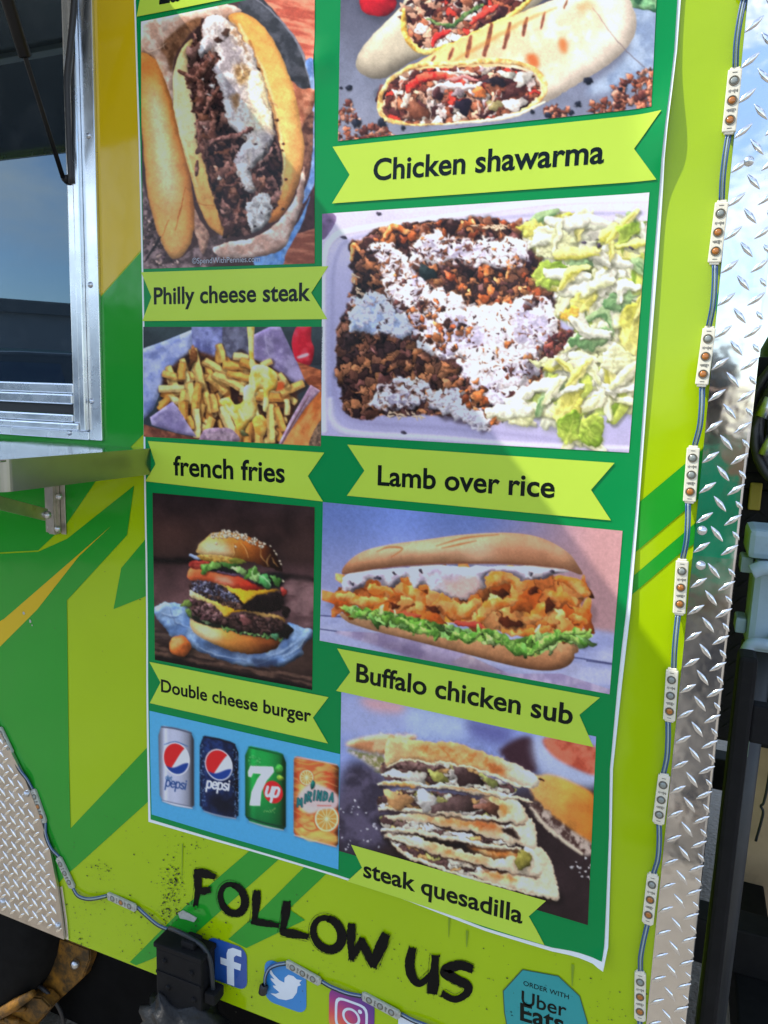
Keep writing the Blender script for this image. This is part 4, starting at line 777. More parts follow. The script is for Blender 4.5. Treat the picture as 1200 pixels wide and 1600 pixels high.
def pic_sub():
    c = Cv(480, 680, 2.264, (35, 225, 1135, 925), (120, 130, 186))
    def bg(X, Y):
        t = sst(560, 1050, X)[..., None]; a = np.array((96, 118, 184.)); b = np.array((176, 136, 142.)); m = np.array((146, 152, 200.)); u = sst(250, 560, Y)[..., None]
        q = (a*(1-u)+m*u)*(1-t)+b*t; v = np.exp(-((X-340)/110)**2)[..., None]*.16
        return q*(1+v)*(1+.08*(fbm(X/120, Y/300, 2, 3)-.5))[..., None]
    c.fill([(35, 225), (1135, 225), (1135, 925), (35, 925)], bg, sm=False)
    c.fill([(35, 545), (140, 555), (980, 680), (1135, 700), (1135, 925), (35, 925)], mixn((148, 156, 204), (178, 184, 222), 120, 4, ax=.5, ay=2), sm=False, soft=8)
    for q in ([(35, 635), (130, 642)], [(35, 682), (300, 720), (560, 770)], [(940, 782), (1135, 812)], [(990, 795), (1090, 808)]): c.stroke(q, 4, (62, 66, 110), cyl=0, soft=1)
    c.fill([(110, 690), (300, 700), (560, 770), (720, 840), (900, 840), (1090, 900), (1090, 930), (400, 930), (35, 760)], mixn((150, 138, 178), (182, 170, 202), 50, 3), sm=False, tex=(60, .12)); c.fill([(510, 800), (570, 770), (690, 835), (640, 850)], mixn((176, 158, 176), (204, 188, 200), 40, 2), sm=False)
    c.fill([(35, 690), (110, 700), (400, 790), (60, 740)], (164, 170, 214), sm=False, soft=4)
    c.fill([(120, 640), (260, 720), (560, 800), (820, 850), (960, 810), (900, 840), (640, 845), (300, 760)], (74, 58, 88), soft=18, a=.7)
    # lower bread
    c.fill([(122, 628), (200, 650), (400, 680), (640, 700), (800, 730), (950, 730), (948, 780), (920, 815), (850, 830), (740, 815), (560, 770), (380, 725), (220, 685), (140, 655)], grad([(600, (206, 160, 120)), (720, (190, 134, 92)), (830, (140, 84, 54))], -.05, 1), rnd=22, amt=.35, tex=(16, .14, 3), edge=.25)
    # chicken base
    chk = [(105, 560), (130, 520), (200, 500), (420, 480), (640, 500), (760, 480), (900, 500), (1000, 545), (975, 600), (995, 660), (930, 700), (840, 710), (700, 690), (560, 665), (420, 645), (240, 615), (120, 605)]
    c.fill(chk, mosaic([(240, 132, 56), (248, 152, 80), (230, 112, 40), (240, 128, 60), (220, 100, 36), (250, 166, 100)], 74, 4, ax=.8, ay=1.1, rot=.3, dark=.6, wob=.8, gap=.14, lit=.4, fine=.16), jag=12)
    oc = [(244, 134, 58), (250, 156, 84), (232, 112, 42), (240, 130, 62), (222, 100, 36)]
    c.scatter(chk, 34, 22, 52, oc, 3, asp=.5, spec=.25, sh=.2, rough=.7, amt=.4)
    for q, w in (([(330, 540), (400, 570), (410, 640)], 50), ([(480, 580), (540, 620), (600, 600)], 60), ([(640, 520), (720, 490), (760, 530)], 64), ([(700, 690), (780, 700), (860, 690)], 26), ([(900, 510), (960, 530), (990, 560)], 44), ([(800, 640), (840, 620), (870, 660)], 60), ([(610, 650), (660, 600), (740, 590)], 50), ([(120, 570), (200, 590), (280, 580)], 40), ([(940, 640), (985, 660)], 34), ([(870, 560), (950, 590)], 40), ([(230, 540), (300, 560)], 40)):
        c.stroke(q, [w*.7, w, w*.6], mixn((236, 122, 46), (252, 164, 92), 26, int(w)), cyl=.4, tex=(18, .22, int(w)))
    for x, y, rx, ry in ((455, 610, 26, 14), (690, 555, 30, 12), (720, 660, 40, 12), (800, 550, 22, 10), (310, 600, 20, 10), (860, 600, 14, 26), (560, 570, 14, 10)): c.blob(x, y, rx, ry, .1, (84, 34, 16), x, spec=.05)
    # white dressing
    c.fill([(130, 500), (200, 478), (320, 470), (420, 458), (560, 462), (700, 462), (850, 460), (930, 480), (840, 500), (800, 520), (740, 500), (650, 480), (620, 540), (560, 570), (470, 560), (430, 530), (390, 545), (360, 500), (320, 540), (260, 530), (230, 510), (170, 560), (130, 545)], mixn((176, 164, 190), (220, 208, 218), 30, 3), rnd=12, amt=.7, tex=(26, .25), jag=8)
    c.fill([(480, 520), (540, 500), (600, 510), (600, 555), (520, 560)], (216, 176, 168), soft=10)
    for x, y in ((310, 490), (405, 475), (795, 490), (250, 505), (870, 480), (160, 520)): c.blob(x, y, 9, 5, .5, (70, 66, 84), x, spec=0)
    for q in ([(380, 470), (375, 510)], [(640, 470), (560, 490)], [(770, 475), (800, 510)]): c.stroke(q, [8, 18, 6], (236, 230, 240), cyl=0, soft=6, a=.7)
    # lettuce and tomato
    c.stroke([(300, 620), (350, 640), (400, 640)], [14, 26, 12], (206, 74, 52), cyl=.6); c.stroke([(530, 658), (590, 668), (640, 686)], [14, 28, 12], (204, 70, 56), cyl=.6)
    lg = [(104, 160, 58), (146, 194, 86), (70, 120, 46), (176, 208, 128), (122, 172, 92)]
    LT = [(130, 610), (230, 610), (420, 650), (600, 690), (640, 680), (700, 720), (860, 700), (985, 690), (990, 735), (900, 740), (780, 775), (700, 740), (580, 730), (460, 715), (350, 690), (200, 655)]
    c.fill(LT, mosaic(lg, 40, 6, ax=.7, ay=1.3, rot=.2, dark=.45, wob=.8), jag=16)
    c.scatter([(130, 610), (230, 610), (420, 650), (600, 690), (640, 680), (700, 720), (860, 700), (985, 690), (990, 735), (900, 740), (780, 775), (700, 740), (580, 730), (460, 715), (350, 690), (200, 655)], 26, 10, 26, lg, 8, asp=.4, ang=.3, spec=.2, sh=.2, rough=.6)
    for q, w in (([(640, 690), (700, 720), (740, 760), (790, 770)], 40), ([(790, 770), (830, 740), (900, 710), (985, 735)], 36), ([(340, 650), (380, 680), (440, 700)], 36), ([(430, 660), (460, 700), (455, 720)], 30), ([(180, 640), (230, 620)], 26), ([(520, 700), (580, 715), (620, 700)], 30), ([(920, 700), (985, 690)], 24)):
        c.stroke(q, [w*.5, w, w*.4], mixn((76, 128, 46), (160, 202, 100), 14, int(w)), cyl=.6, tex=(9, .35, int(w)))
    # top bread
    top = [(128, 490), (135, 460), (190, 415), (280, 388), (420, 368), (560, 350), (720, 344), (830, 362), (920, 410), (960, 460), (972, 492), (900, 470), (760, 456), (560, 452), (400, 456), (260, 470), (170, 484)]
    c.fill(top, grad([(340, (216, 162, 124)), (400, (226, 176, 140)), (450, (204, 144, 106)), (500, (176, 114, 82))], 0, 1), rnd=32, amt=.35, tex=(40, .12), edge=.2)
    c.fill([(640, 380), (760, 370), (860, 400), (900, 440), (800, 450), (680, 430)], (164, 102, 72), soft=26, a=.6); c.fill([(560, 390), (640, 370), (660, 430), (580, 440)], (232, 190, 160), soft=24, a=.6)
    for q in ([(250, 410), (290, 395), (340, 400), (300, 430)], [(460, 390), (560, 362), (680, 350)], [(480, 398), (600, 372)]): c.stroke(q, [3, 8, 3], (176, 96, 50), cyl=0, soft=3, a=.7)
    c.stroke([(130, 488), (260, 470), (420, 455), (600, 450), (760, 454), (900, 470)], [5, 9, 10, 10, 10, 6], (122, 76, 56), cyl=0, soft=4, a=.7)
    c.warp(16, 40, chk, 16); c.warp(6, 14, chk, 10, 3); c.warp(11, 18, [(120, 590), (420, 640), (640, 680), (1000, 670), (1000, 760), (780, 800), (560, 745), (300, 690), (120, 640)], 10, 6); c.micro(.06, 10); c.micro(.10, 8, chk)
    c.grain(.05)
    return c

def pic_quesadilla():
    c = Cv(510, 1020, 2.5, (30, 105, 1070, 1085), (52, 42, 52))
    def bg(X, Y):
        u = sst(420, 640, Y+.12*(X-500))[..., None]; a = np.array((130, 146, 204.)); d = np.array((40, 30, 34.)); n = (fbm(X/120, Y/120, 2, 3)-.5)[..., None]
        return (a*(1+.35*n))*(1-u)+d*(1+.5*n)*u
    c.fill([(30, 105), (1070, 105), (1070, 1085), (30, 1085)], bg, sm=False)
    c.fill([(60, 160), (330, 200), (340, 300), (60, 320)], (158, 168, 214), soft=24, a=.8); c.fill([(140, 170), (300, 190), (300, 230), (180, 220)], (196, 156, 170), soft=14); c.fill([(330, 210), (540, 250), (540, 330), (340, 310)], (166, 186, 226), soft=20, a=.9); c.fill([(560, 260), (720, 290), (700, 350), (580, 320)], (84, 86, 150), soft=20, a=.8)
    c.fill([(680, 380), (760, 325), (815, 340), (820, 460), (740, 440)], (58, 36, 48), soft=10); c.fill([(820, 320), (1060, 370), (1050, 520), (850, 470)], (176, 190, 226), soft=16, a=.9)
    c.fill([(850, 330), (940, 330), (1060, 370), (1060, 470), (960, 440), (880, 390)], mixn((170, 72, 54), (206, 112, 88), 50, 3), soft=6)
    c.fill([(60, 480), (140, 420), (240, 480), (260, 720), (60, 780)], mixn((52, 48, 66), (84, 78, 104), 60, 3), soft=20)
    c.fill([(80, 350), (200, 318), (360, 320), (300, 360), (240, 400), (140, 380)], mixn((190, 130, 92), (222, 172, 130), 30, 3), soft=5, rnd=12); c.fill([(80, 375), (140, 385), (240, 410), (230, 470), (150, 420)], mixn((120, 120, 70), (196, 184, 176), 14, 3), soft=5)
    # rear right wedge
    c.fill([(790, 500), (860, 470), (960, 500), (1060, 570), (1060, 740), (960, 690), (840, 590)], grad([(780, (216, 160, 100)), (930, (228, 150, 70)), (1060, (196, 112, 40))], 1, 0), soft=6, rnd=26, amt=.3, tex=(60, .18)); c.fill([(790, 570), (850, 600), (950, 680), (1050, 750), (1010, 785), (900, 700), (810, 620)], mixn((70, 48, 46), (186, 170, 160), 18, 3), soft=6); c.stroke([(800, 600), (890, 700), (1000, 780)], [10, 18, 12], (206, 190, 170), cyl=.3, soft=6)
    c.scatter([(60, 600), (140, 580), (230, 740), (70, 760)], 26, 3, 6, [(190, 190, 210)], 5, sh=.1); c.scatter([(930, 800), (1040, 800), (1030, 900)], 14, 3, 7, [(206, 206, 214)], 6, sh=.1)
    tor = lambda sd: mixn((222, 196, 166), (240, 222, 196), 40, sd)
    toast = lambda sd: mixn((196, 116, 52), (236, 192, 132), 34, sd)
    fl = [(92, 66, 66), (128, 100, 96), (224, 216, 210), (74, 52, 54), (160, 156, 92), (206, 196, 186), (224, 212, 192), (228, 220, 206), (196, 150, 96)]
    fill_ = lambda sd: mosaic(fl, 30, sd, ax=.6, ay=1.4, rot=.16, dark=.4, wob=.7)
    dk = (46, 30, 28)
    def wedge(top, fil, edge, ew, sd, tst):
        """one folded wedge: filling seen at the cut, the lower tortilla edge, then the toasted top"""
        c.fill(fil, fill_(sd), jag=8); c.stroke([(x, y+ew*.75) for x, y in edge], ew*.5, dk, cyl=0, soft=6, a=.7); c.stroke(edge, [ew*.7, ew, ew, ew, ew*.5], tor(sd), cyl=.45, tex=(14, .2, sd))
        c.fill(top, tor(sd+2), rnd=7, amt=.4, tex=(24, .12, sd), jag=5)
        for q in tst: c.fill(q, toast(sd+1), soft=9, a=.9, tex=(16, .2, sd))
    c.fill([(220, 690), (320, 820), (560, 915), (880, 975), (915, 940), (700, 780), (240, 640)], (22, 17, 20), soft=12)
    # fifth (lowest)
    wedge([(560, 850), (700, 850), (790, 745), (850, 770), (890, 850), (908, 942), (884, 956), (800, 930), (680, 900)], [(250, 735), (330, 745), (520, 810), (700, 860), (780, 900), (600, 885), (440, 830), (320, 790)], [(255, 745), (340, 800), (480, 850), (640, 895), (880, 952)], 15, 3, [[(600, 850), (700, 856), (760, 880), (680, 884)]])
    wedge([(240, 700), (400, 730), (560, 775), (700, 800), (790, 760), (822, 785), (846, 850), (800, 862), (700, 845), (560, 815), (400, 770)], [(230, 690), (330, 705), (500, 760), (620, 800), (500, 790), (350, 752), (260, 738)], [(235, 710), (330, 745), (480, 785), (640, 825), (830, 858)], 16, 5, [[(380, 735), (520, 775), (640, 805), (600, 815), (460, 782)], [(560, 745), (700, 760), (770, 775), (720, 800), (620, 785)]])
    c.blob(772, 806, 34, 38, .2, (146, 138, 62), 3, .2, .2, .3)
    # third
    wedge([(225, 640), (320, 622), (450, 632), (600, 650), (700, 670), (770, 645), (806, 648), (824, 700), (820, 754), (760, 748), (640, 715), (480, 675), (340, 655)], [(216, 640), (300, 640), (460, 680), (640, 720), (740, 745), (600, 735), (440, 705), (300, 690), (225, 680)], [(218, 688), (320, 692), (460, 716), (600, 742), (760, 762)], 17, 7, [[(310, 628), (440, 636), (560, 648), (660, 662), (690, 700), (560, 680), (430, 656)]])
    c.fill([(560, 650), (640, 660), (690, 694), (610, 684)], (168, 76, 34), soft=10, a=.7); c.fill([(680, 684), (722, 680), (762, 728), (722, 716)], (40, 27, 26), soft=3)
    # second
    wedge([(640, 560), (700, 556), (760, 580), (784, 622), (782, 658), (700, 652), (660, 610)], [(212, 560), (300, 530), (420, 540), (560, 556), (690, 600), (700, 640), (560, 632), (420, 612), (260, 608), (214, 596)], [(212, 606), (320, 610), (460, 622), (600, 640), (780, 656)], 17, 9, [[(610, 550), (680, 562), (730, 604), (700, 636), (656, 590)]])
    c.blob(398, 578, 44, 36, .1, (212, 208, 206), 3, .4, .1, .2); c.blob(288, 572, 50, 30, -.2, (202, 150, 100), 3, .5, .1, .2); c.blob(512, 588, 62, 34, -.1, (88, 66, 66), 5, .6, .25, .2); c.blob(640, 606, 40, 24, .3, (112, 70, 56), 5, .5, .2, .2)
    # first filling, its lower edge, and the toasted top
    c.fill([(222, 430), (280, 420), (400, 425), (540, 440), (640, 480), (740, 520), (720, 550), (580, 526), (420, 508), (260, 500), (220, 476)], fill_(2), jag=8)
    c.stroke([(226, 452), (280, 434), (360, 442), (460, 446)], [28, 32, 30, 16], mixn((78, 54, 54), (124, 96, 94), 14), cyl=.5, tex=(10, .4)); c.blob(550, 478, 58, 30, .3, (66, 46, 48), 3, .6, .3, .2); c.blob(446, 484, 34, 22, .4, (148, 148, 74), 4, .4, .2, .2); c.blob(640, 500, 36, 18, .5, (138, 144, 78), 4, .4, .2, .2); c.blob(342, 482, 54, 28, .2, (218, 212, 202), 5, .6, .1, .2)
    c.stroke([(214, 524), (330, 522), (480, 532), (640, 556), (806, 578)], 8, dk, cyl=0, soft=5, a=.6); c.stroke([(214, 510), (330, 510), (480, 520), (600, 540), (700, 555), (806, 574)], [15, 18, 20, 22, 20, 8], tor(9), cyl=.45, tex=(14, .18)); c.stroke([(230, 510), (300, 514), (350, 522)], [8, 16, 8], (222, 152, 76), cyl=.3, soft=5, a=.8); c.stroke([(470, 516), (560, 530), (640, 548)], [4, 9, 4], (196, 118, 62), cyl=0, soft=5, a=.8)
    tp = [(232, 410), (240, 345), (275, 328), (380, 340), (500, 350), (620, 385), (730, 425), (810, 470), (832, 510), (800, 522), (720, 500), (620, 460), (520, 435), (400, 420), (290, 415), (240, 440)]
    c.fill(tp, grad([(230, (228, 192, 140)), (420, (222, 168, 108)), (640, (226, 172, 116)), (730, (236, 210, 178)), (830, (240, 226, 206))], 1, 0), rnd=12, amt=.35, tex=(30, .22, 3), jag=4, edge=.1)
    c.fill([(330, 355), (480, 360), (600, 390), (690, 440), (690, 475), (590, 440), (440, 400)], mixn((192, 112, 54), (228, 172, 112), 22, 3), soft=12, a=.8); c.fill([(640, 430), (690, 440), (690, 475), (650, 460)], (158, 80, 38), soft=8, a=.7)
    c.stroke([(240, 440), (300, 418), (420, 424), (540, 440), (640, 470), (740, 508), (800, 522)], [8, 9, 9, 9, 9, 11, 8], (242, 222, 190), cyl=.3, tex=(10, .2)); c.blob(842, 490, 14, 6, .3, (60, 42, 36), 3, .2, 0, .2)
    st = [(190, 310), (420, 320), (840, 460), (920, 960), (700, 930), (300, 820), (190, 640)]; c.warp(10, 30, st, 16); c.warp(5, 11, st, 10, 3); c.micro(.10, 10, st); c.micro(.12, 24, tp); c.micro(.05, 30)
    c.grain(.06)
    return c

def glyphs(c, s, x, y, h, col, ang, shear=0, w=3.0, sx=1.0):
    """single-stroke print lettering for the small words on the cans; x, y: baseline start; h: x-height"""
    G = {'p': [[(0, 1), (0, -.6)], [(0, .5), (.1, .9), (.35, 1), (.6, .8), (.6, .2), (.35, 0), (.1, .1), (0, .4)]], 'e': [[(0, .55), (.6, .55), (.55, .85), (.3, 1), (.05, .8), (0, .4), (.15, .05), (.4, 0), (.6, .15)]],
         's': [[(.5, .88), (.28, 1), (.05, .85), (.08, .62), (.45, .4), (.5, .15), (.28, 0), (0, .12)]], 'i': [[(.05, 1), (.05, 0)], [(.05, 1.35), (.05, 1.42)]], 'd': [[(.6, 1.6), (.6, 0)], [(.6, .5), (.5, .9), (.25, 1), (0, .8), (0, .2), (.25, 0), (.5, .1), (.6, .4)]],
         't': [[(.15, 1.4), (.15, .2), (.3, 0), (.45, .05)], [(0, 1), (.42, 1)]], 'u': [[(0, 1), (0, .3), (.2, 0), (.45, .1), (.6, .4)], [(.6, 1), (.6, 0)]],
         'M': [[(0, 0), (.05, 1)], [(.05, 1), (.35, .3)], [(.35, .3), (.65, 1)], [(.65, 1), (.75, 0)]], 'I': [[(.1, 0), (.1, 1)]], 'R': [[(0, 0), (0, 1)], [(0, 1), (.4, .95), (.45, .7), (.3, .5), (0, .48)], [(.15, .48), (.5, 0)]],
         'N': [[(0, 0), (0, 1)], [(0, 1), (.5, 0)], [(.5, 0), (.5, 1)]], 'D': [[(0, 0), (0, 1)], [(0, 1), (.4, .85), (.5, .5), (.4, .15), (0, 0)]], 'A': [[(0, 0), (.3, 1)], [(.3, 1), (.6, 0)], [(.1, .35), (.5, .35)]]}
    adv = {'i': .32, 'I': .36, 't': .6, 'M': .98, 's': .72}
    ca, sa = math.cos(ang), math.sin(ang); u = 0
    for ch in s:
        for st in G[ch]:
            P = []
            for (a, b) in st:
                px = (u+a)*h*sx+shear*b*h; py = -b*h
                P.append((x+px*ca-py*sa, y+px*sa+py*ca))
            c.stroke(P, w, col, cyl=0)
        u += adv.get(ch, .84)

def pic_cans():
    c = Cv(220, 1020, 3.529, (45, 300, 1125, 1205), (72, 160, 214))
    c.fill([(45, 300), (1125, 300), (1125, 1205), (45, 1205)], grad([(300, (76, 160, 212)), (1205, (66, 154, 212))], -.2, 1), sm=False)
    def cyl(P, body, x0, x1):
        def f(X, Y):
            t = np.clip((X-x0)/(x1-x0), 0, 1); c0 = body(X, Y) if callable(body) else np.zeros(X.shape+(3,))+np.array(body, float)
            k = .5+.75*np.clip(np.sin(np.clip(t*1.05, 0, 1)*3.1416), 0, 1)**.7*(1-.25*t)+.28*np.exp(-((t-.2)/.07)**2)-.22*np.exp(-((t-.93)/.06)**2)
            return c0*k[..., None]
        c.fill([(x+6, y+8) for x, y in P], (52, 110, 160), soft=6, a=.5); c.fill(P, f, sm=False)
    def globe(cx, cy, rx, ry, tilt):
        th = np.linspace(0, 6.283, 48); E = np.stack([cx+rx*np.cos(th), cy+ry*np.sin(th)+tilt*rx*np.cos(th)], 1)
        c.fill(E*1.0, (226, 228, 240), sm=False)
        def part(fn, col):
            def hole(X, Y):
                u = (X-cx)/rx; v = (Y-cy-tilt*(X-cx))/ry
                return fn(u, v)
            c.fill(np.stack([cx+.93*rx*np.cos(th), cy+.93*ry*np.sin(th)+tilt*.93*rx*np.cos(th)], 1), col, sm=False, hole=hole)
        part(lambda u, v: np.clip((.42-.72*u-.0*u*u-.35*np.sin(u*2.2)-v-.28+.0)*12, 0, 1)*np.clip((.75-u*1.0-v*.1)*20, 0, 1), (196, 34, 40))
        part(lambda u, v: np.clip((v-.34-.0*u+.22*np.sin(u*2.4-.6)+.02)*12, 0, 1), (24, 58, 140))
    # silver can
    cyl([(120, 402), (135, 396), (260, 420), (285, 432), (302, 475), (304, 835), (290, 848), (160, 822), (130, 808), (112, 780), (106, 450)], (150, 158, 184), 104, 306)
    c.stroke([(124, 402), (200, 412), (286, 436)], [8, 10, 8], (76, 84, 110), cyl=.5); c.stroke([(128, 812), (200, 834), (292, 850)], [5, 9, 6], (196, 202, 220), cyl=.4); c.stroke([(124, 806), (200, 824), (296, 842)], 4, (84, 92, 120), cyl=0)
    c.stroke([(138, 500), (200, 486), (268, 510)], [3, 8, 3], (40, 84, 150), cyl=0); globe(205, 578, 74, 90, .16)
    glyphs(c, 'diet', 146, 690, 14, (40, 84, 140), .16, w=3.4); glyphs(c, 'pepsi', 146, 728, 33, (30, 62, 128), .17, w=7)
    # black can
    cyl([(350, 462), (360, 450), (500, 482), (525, 495), (546, 545), (546, 890), (528, 908), (400, 878), (355, 862), (334, 835), (334, 505)], mixn((16, 26, 58), (24, 44, 92), 30, 2), 330, 548)
    c.stroke([(354, 458), (440, 472), (526, 500)], [8, 12, 8], (22, 26, 40), cyl=.5); c.stroke([(356, 866), (440, 892), (530, 908)], [4, 9, 6], (160, 170, 196), cyl=.4)
    c.fill([(400, 780), (500, 790), (500, 880), (400, 860)], (8, 12, 24), soft=20, a=.7)
    c.scatter([(338, 520), (360, 520), (362, 840), (338, 820)], 70, 2, 5, [(60, 96, 160), (100, 136, 190)], 3, sh=0); c.scatter([(515, 540), (545, 560), (545, 880), (520, 880)], 90, 2, 5, [(50, 86, 150), (110, 146, 200)], 4, sh=0)
    globe(438, 612, 76, 86, .17); glyphs(c, 'pepsi', 372, 736, 36, (232, 236, 246), .14, w=9)
    # green can
    cyl([(600, 518), (612, 508), (760, 540), (790, 552), (808, 600), (806, 955), (790, 972), (660, 942), (605, 922), (582, 890), (582, 560)], grad([(510, (22, 134, 62)), (760, (24, 128, 58)), (960, (10, 84, 46))], 0, 1), 578, 810)
    c.stroke([(604, 514), (700, 534), (790, 558)], [8, 12, 8], (12, 92, 50), cyl=.5); c.stroke([(606, 925), (700, 954), (792, 972)], [5, 10, 6], (166, 180, 190), cyl=.4); c.stroke([(590, 900), (690, 932), (800, 956)], 7, (8, 46, 40), cyl=0)
    c.scatter([(610, 560), (660, 560), (660, 620), (610, 620)], 26, 3, 7, [(92, 190, 110)], 5, sh=0, a=.6); c.scatter([(690, 840), (750, 850), (740, 880), (690, 880)], 16, 2, 5, [(170, 206, 120)], 6, sh=0, a=.7)
    c.blob(770, 635, 22, 26, .3, (70, 172, 70), 3, .1, .1, 0); c.blob(776, 684, 20, 14, .3, (150, 196, 70), 3, .1, .1, 0)
    c.fill([(598, 650), (612, 618), (736, 622), (742, 650), (700, 700), (672, 760), (664, 838), (606, 836), (618, 760), (650, 690), (672, 662), (626, 658), (616, 680), (600, 676)], (232, 240, 236), sm=False)
    th = np.linspace(0, 6.283, 40); c.fill(np.stack([736+54*np.cos(th), 762+62*np.sin(th)+8*np.cos(th)], 1), (206, 34, 42), sm=False); glyphs(c, 'up', 694, 782, 50, (240, 240, 244), .10, .16, 14, .9)
    # orange can
    cyl([(850, 580), (866, 565), (1010, 594), (1080, 608), (1099, 628), (1093, 1050), (1078, 1066), (1000, 1045), (866, 1008), (848, 985)], mixn((206, 84, 50), (236, 150, 84), 44, 4, ax=.6, ay=1.6), 842, 1106)
    c.stroke([(856, 570), (960, 588), (1088, 614)], [6, 8, 6], (196, 170, 170), cyl=.4); c.stroke([(852, 1000), (960, 1032), (1082, 1064)], [6, 8, 6], (206, 170, 160), cyl=.4)
    for i in range(9): c.stroke([(850, 590+i*46), (930, 610+i*50+20*math.sin(i)), (1010, 600+i*52), (1088, 640+i*46)], [3, 9, 7, 3], [(240, 180, 80), (190, 60, 40), (246, 206, 130)][i % 3], cyl=0, soft=5, a=.55)
    def slice_(cx, cy, r):
        t = np.linspace(0, 6.283, 36); c.fill(np.stack([cx+r*np.cos(t), cy+r*1.1*np.sin(t)], 1), (214, 96, 50), sm=False); c.fill(np.stack([cx+.9*r*np.cos(t), cy+.98*r*np.sin(t)], 1), (246, 222, 190), sm=False); c.fill(np.stack([cx+.78*r*np.cos(t), cy+.86*r*np.sin(t)], 1), (232, 146, 70), sm=False)
        for k in range(6):
            a = k*math.pi/6*1.0; c.stroke([(cx-.78*r*math.cos(a), cy-.86*r*math.sin(a)), (cx+.78*r*math.cos(a), cy+.86*r*math.sin(a))], 3.4, (248, 224, 186), cyl=0)
    slice_(920, 682, 42); slice_(1030, 910, 72)
    c.fill([(868, 800), (900, 745), (950, 715), (1010, 730), (1070, 760), (1096, 800), (1080, 850), (1000, 860), (940, 880), (890, 850)], (214, 190, 200), soft=6, a=.9); c.blob(954, 722, 13, 26, .2, (24, 104, 100), 3, .1, .1, 0)
    for i, ch in enumerate('MIRINDA'):
        x = (870, 908, 926, 956, 978, 1012, 1044)[i]; y = (842, 822, 812, 806, 806, 808, 812)[i]; glyphs(c, ch, x, y, 52-4*abs(i-3)*.6, (16, 66, 76), .04+.02*i, 0, 13, .72); glyphs(c, ch, x, y, 52-4*abs(i-3)*.6, (40, 122, 124), .04+.02*i, 0, 6.5, .72)
    c.stroke([(980, 836), (1020, 838), (1052, 838)], 8, (190, 90, 80), cyl=0, a=.7)
    c.fill([(860, 960), (930, 985), (1000, 970), (1080, 1000), (1080, 1040), (980, 1010), (870, 990)], (244, 190, 96), soft=6, a=.7)
    c.grain(.03)
    return c
# ---------------------------------------------------------------- the food truck
truck = tag(empty('food_truck', (-1.4, 0, 0)), 'lime and green wrapped food trailer with serving window, steel shelf and tread plate corner', 'food trailer')
def tpart(o): return keep_world(o, truck)
WB = 0.412                                                          # bottom of the side wall
# side wall in the lime wrap, with the opening left for nothing: the window is mounted on it
tpart(boxobj('side_wall', (-4.6, 0, WB), (.0705, .04, 2.75), M['lime'], None, .001))
tpart(boxobj('front_wall', (.030, .041, WB), (.0700, 2.2, 2.75), M['lime'], None, .001))
tpart(boxobj('roof', (-4.62, -.02, 2.751), (.09, 2.25, 2.80), M['alu'], None, .004))
tpart(boxobj('rear_wall', (-4.6, 2.16, WB), (.029, 2.2, 2.75), M['lime'], None, .001))
tpart(boxobj('chassis_floor', (-4.6, .041, WB-.03), (.029, 2.159, WB+.02), M['underside'], None, 0))
tpart(boxobj('chassis_rail', (-4.6, .16, .24), (.02, .24, WB-.031), M['underside'], None, .003))
tpart(boxobj('chassis_rail', (-4.6, 1.9, .24), (.02, 1.98, WB-.031), M['underside'], None, .003))
def stripe(name, pts, m, off=.0007, hide=None):
    """a flat vinyl stripe on the wall, outline in photo units"""
    P = [XZ(*p) for p in pts]; bm = bmesh.new()
    f = bm.faces.new([bm.verts.new((x, -off, z)) for x, z in P]); f.normal_update(); bmesh.ops.triangulate(bm, faces=[f])
    bm.normal_update()
    for q in bm.faces:
        if q.normal.y > 0: q.normal_flip()
    return tpart(bmobj(name, bm, m, None))
stripe('wrap_stripe', [(-700, -300), (300, -300), (300, 322), (225, 386), (153, 468), (120, 500), (-700, 520)], M['mustard'])
stripe('wrap_stripe', [(-700, 522), (119, 502), (153, 470), (226, 388), (300, 324), (300, 612), (226, 677), (150, 752), (105, 818), (60, 860), (-700, 900)], M['green'])
# green left field below the shelf
stripe('wrap_stripe', [(-700, 902), (60, 862), (105, 842), (210, 758.7), (199, 836), (105, 938), (108, 1180), (110.7, 1294), (230, 1168), (300, 1100), (300, 1190), (230, 1254), (118, 1355), (100, 1370), (60, 1420), (-700, 1300)], M['green'], .0009)
stripe('wrap_stripe', [(190, 887.5), (224, 847), (260, 800), (280, 900), (227, 932), (178, 951.6)], M['green'], .0011)
stripe('wrap_stripe', [(-260, 1090), (0, 971), (8, 966), (150, 843), (174, 822), (124, 869), (59, 952), (0, 1011), (-260, 1290)], M['mustard'], .0013)
stripe('wrap_stripe', [(203, 1503), (288, 1417), (388, 1331), (420, 1300), (470, 1310), (433, 1345), (307, 1457), (240, 1497), (213, 1508)], M['green'], .0009)
stripe('wrap_stripe', [(472, 1358), (500, 1330), (535, 1340), (507, 1368), (452, 1420), (477, 1437), (385, 1481), (357, 1467), (407, 1423)], M['green'], .0009)
stripe('wrap_stripe', [(940, 834), (1002, 782), (1070, 725), (1104, 697), (1100, 772), (1066, 801), (996, 860), (940, 907)], M['green'], .0009)
stripe('wrap_stripe', [(940, 941), (994, 896), (1084, 819), (1096, 809), (1094, 843), (1062, 865), (991, 926), (940, 968)], M['green'], .0009)
stripe('wrap_stripe', [(1117, 470), (1128, 440), (1130, 480), (1120, 505)], M['green'], .0009)

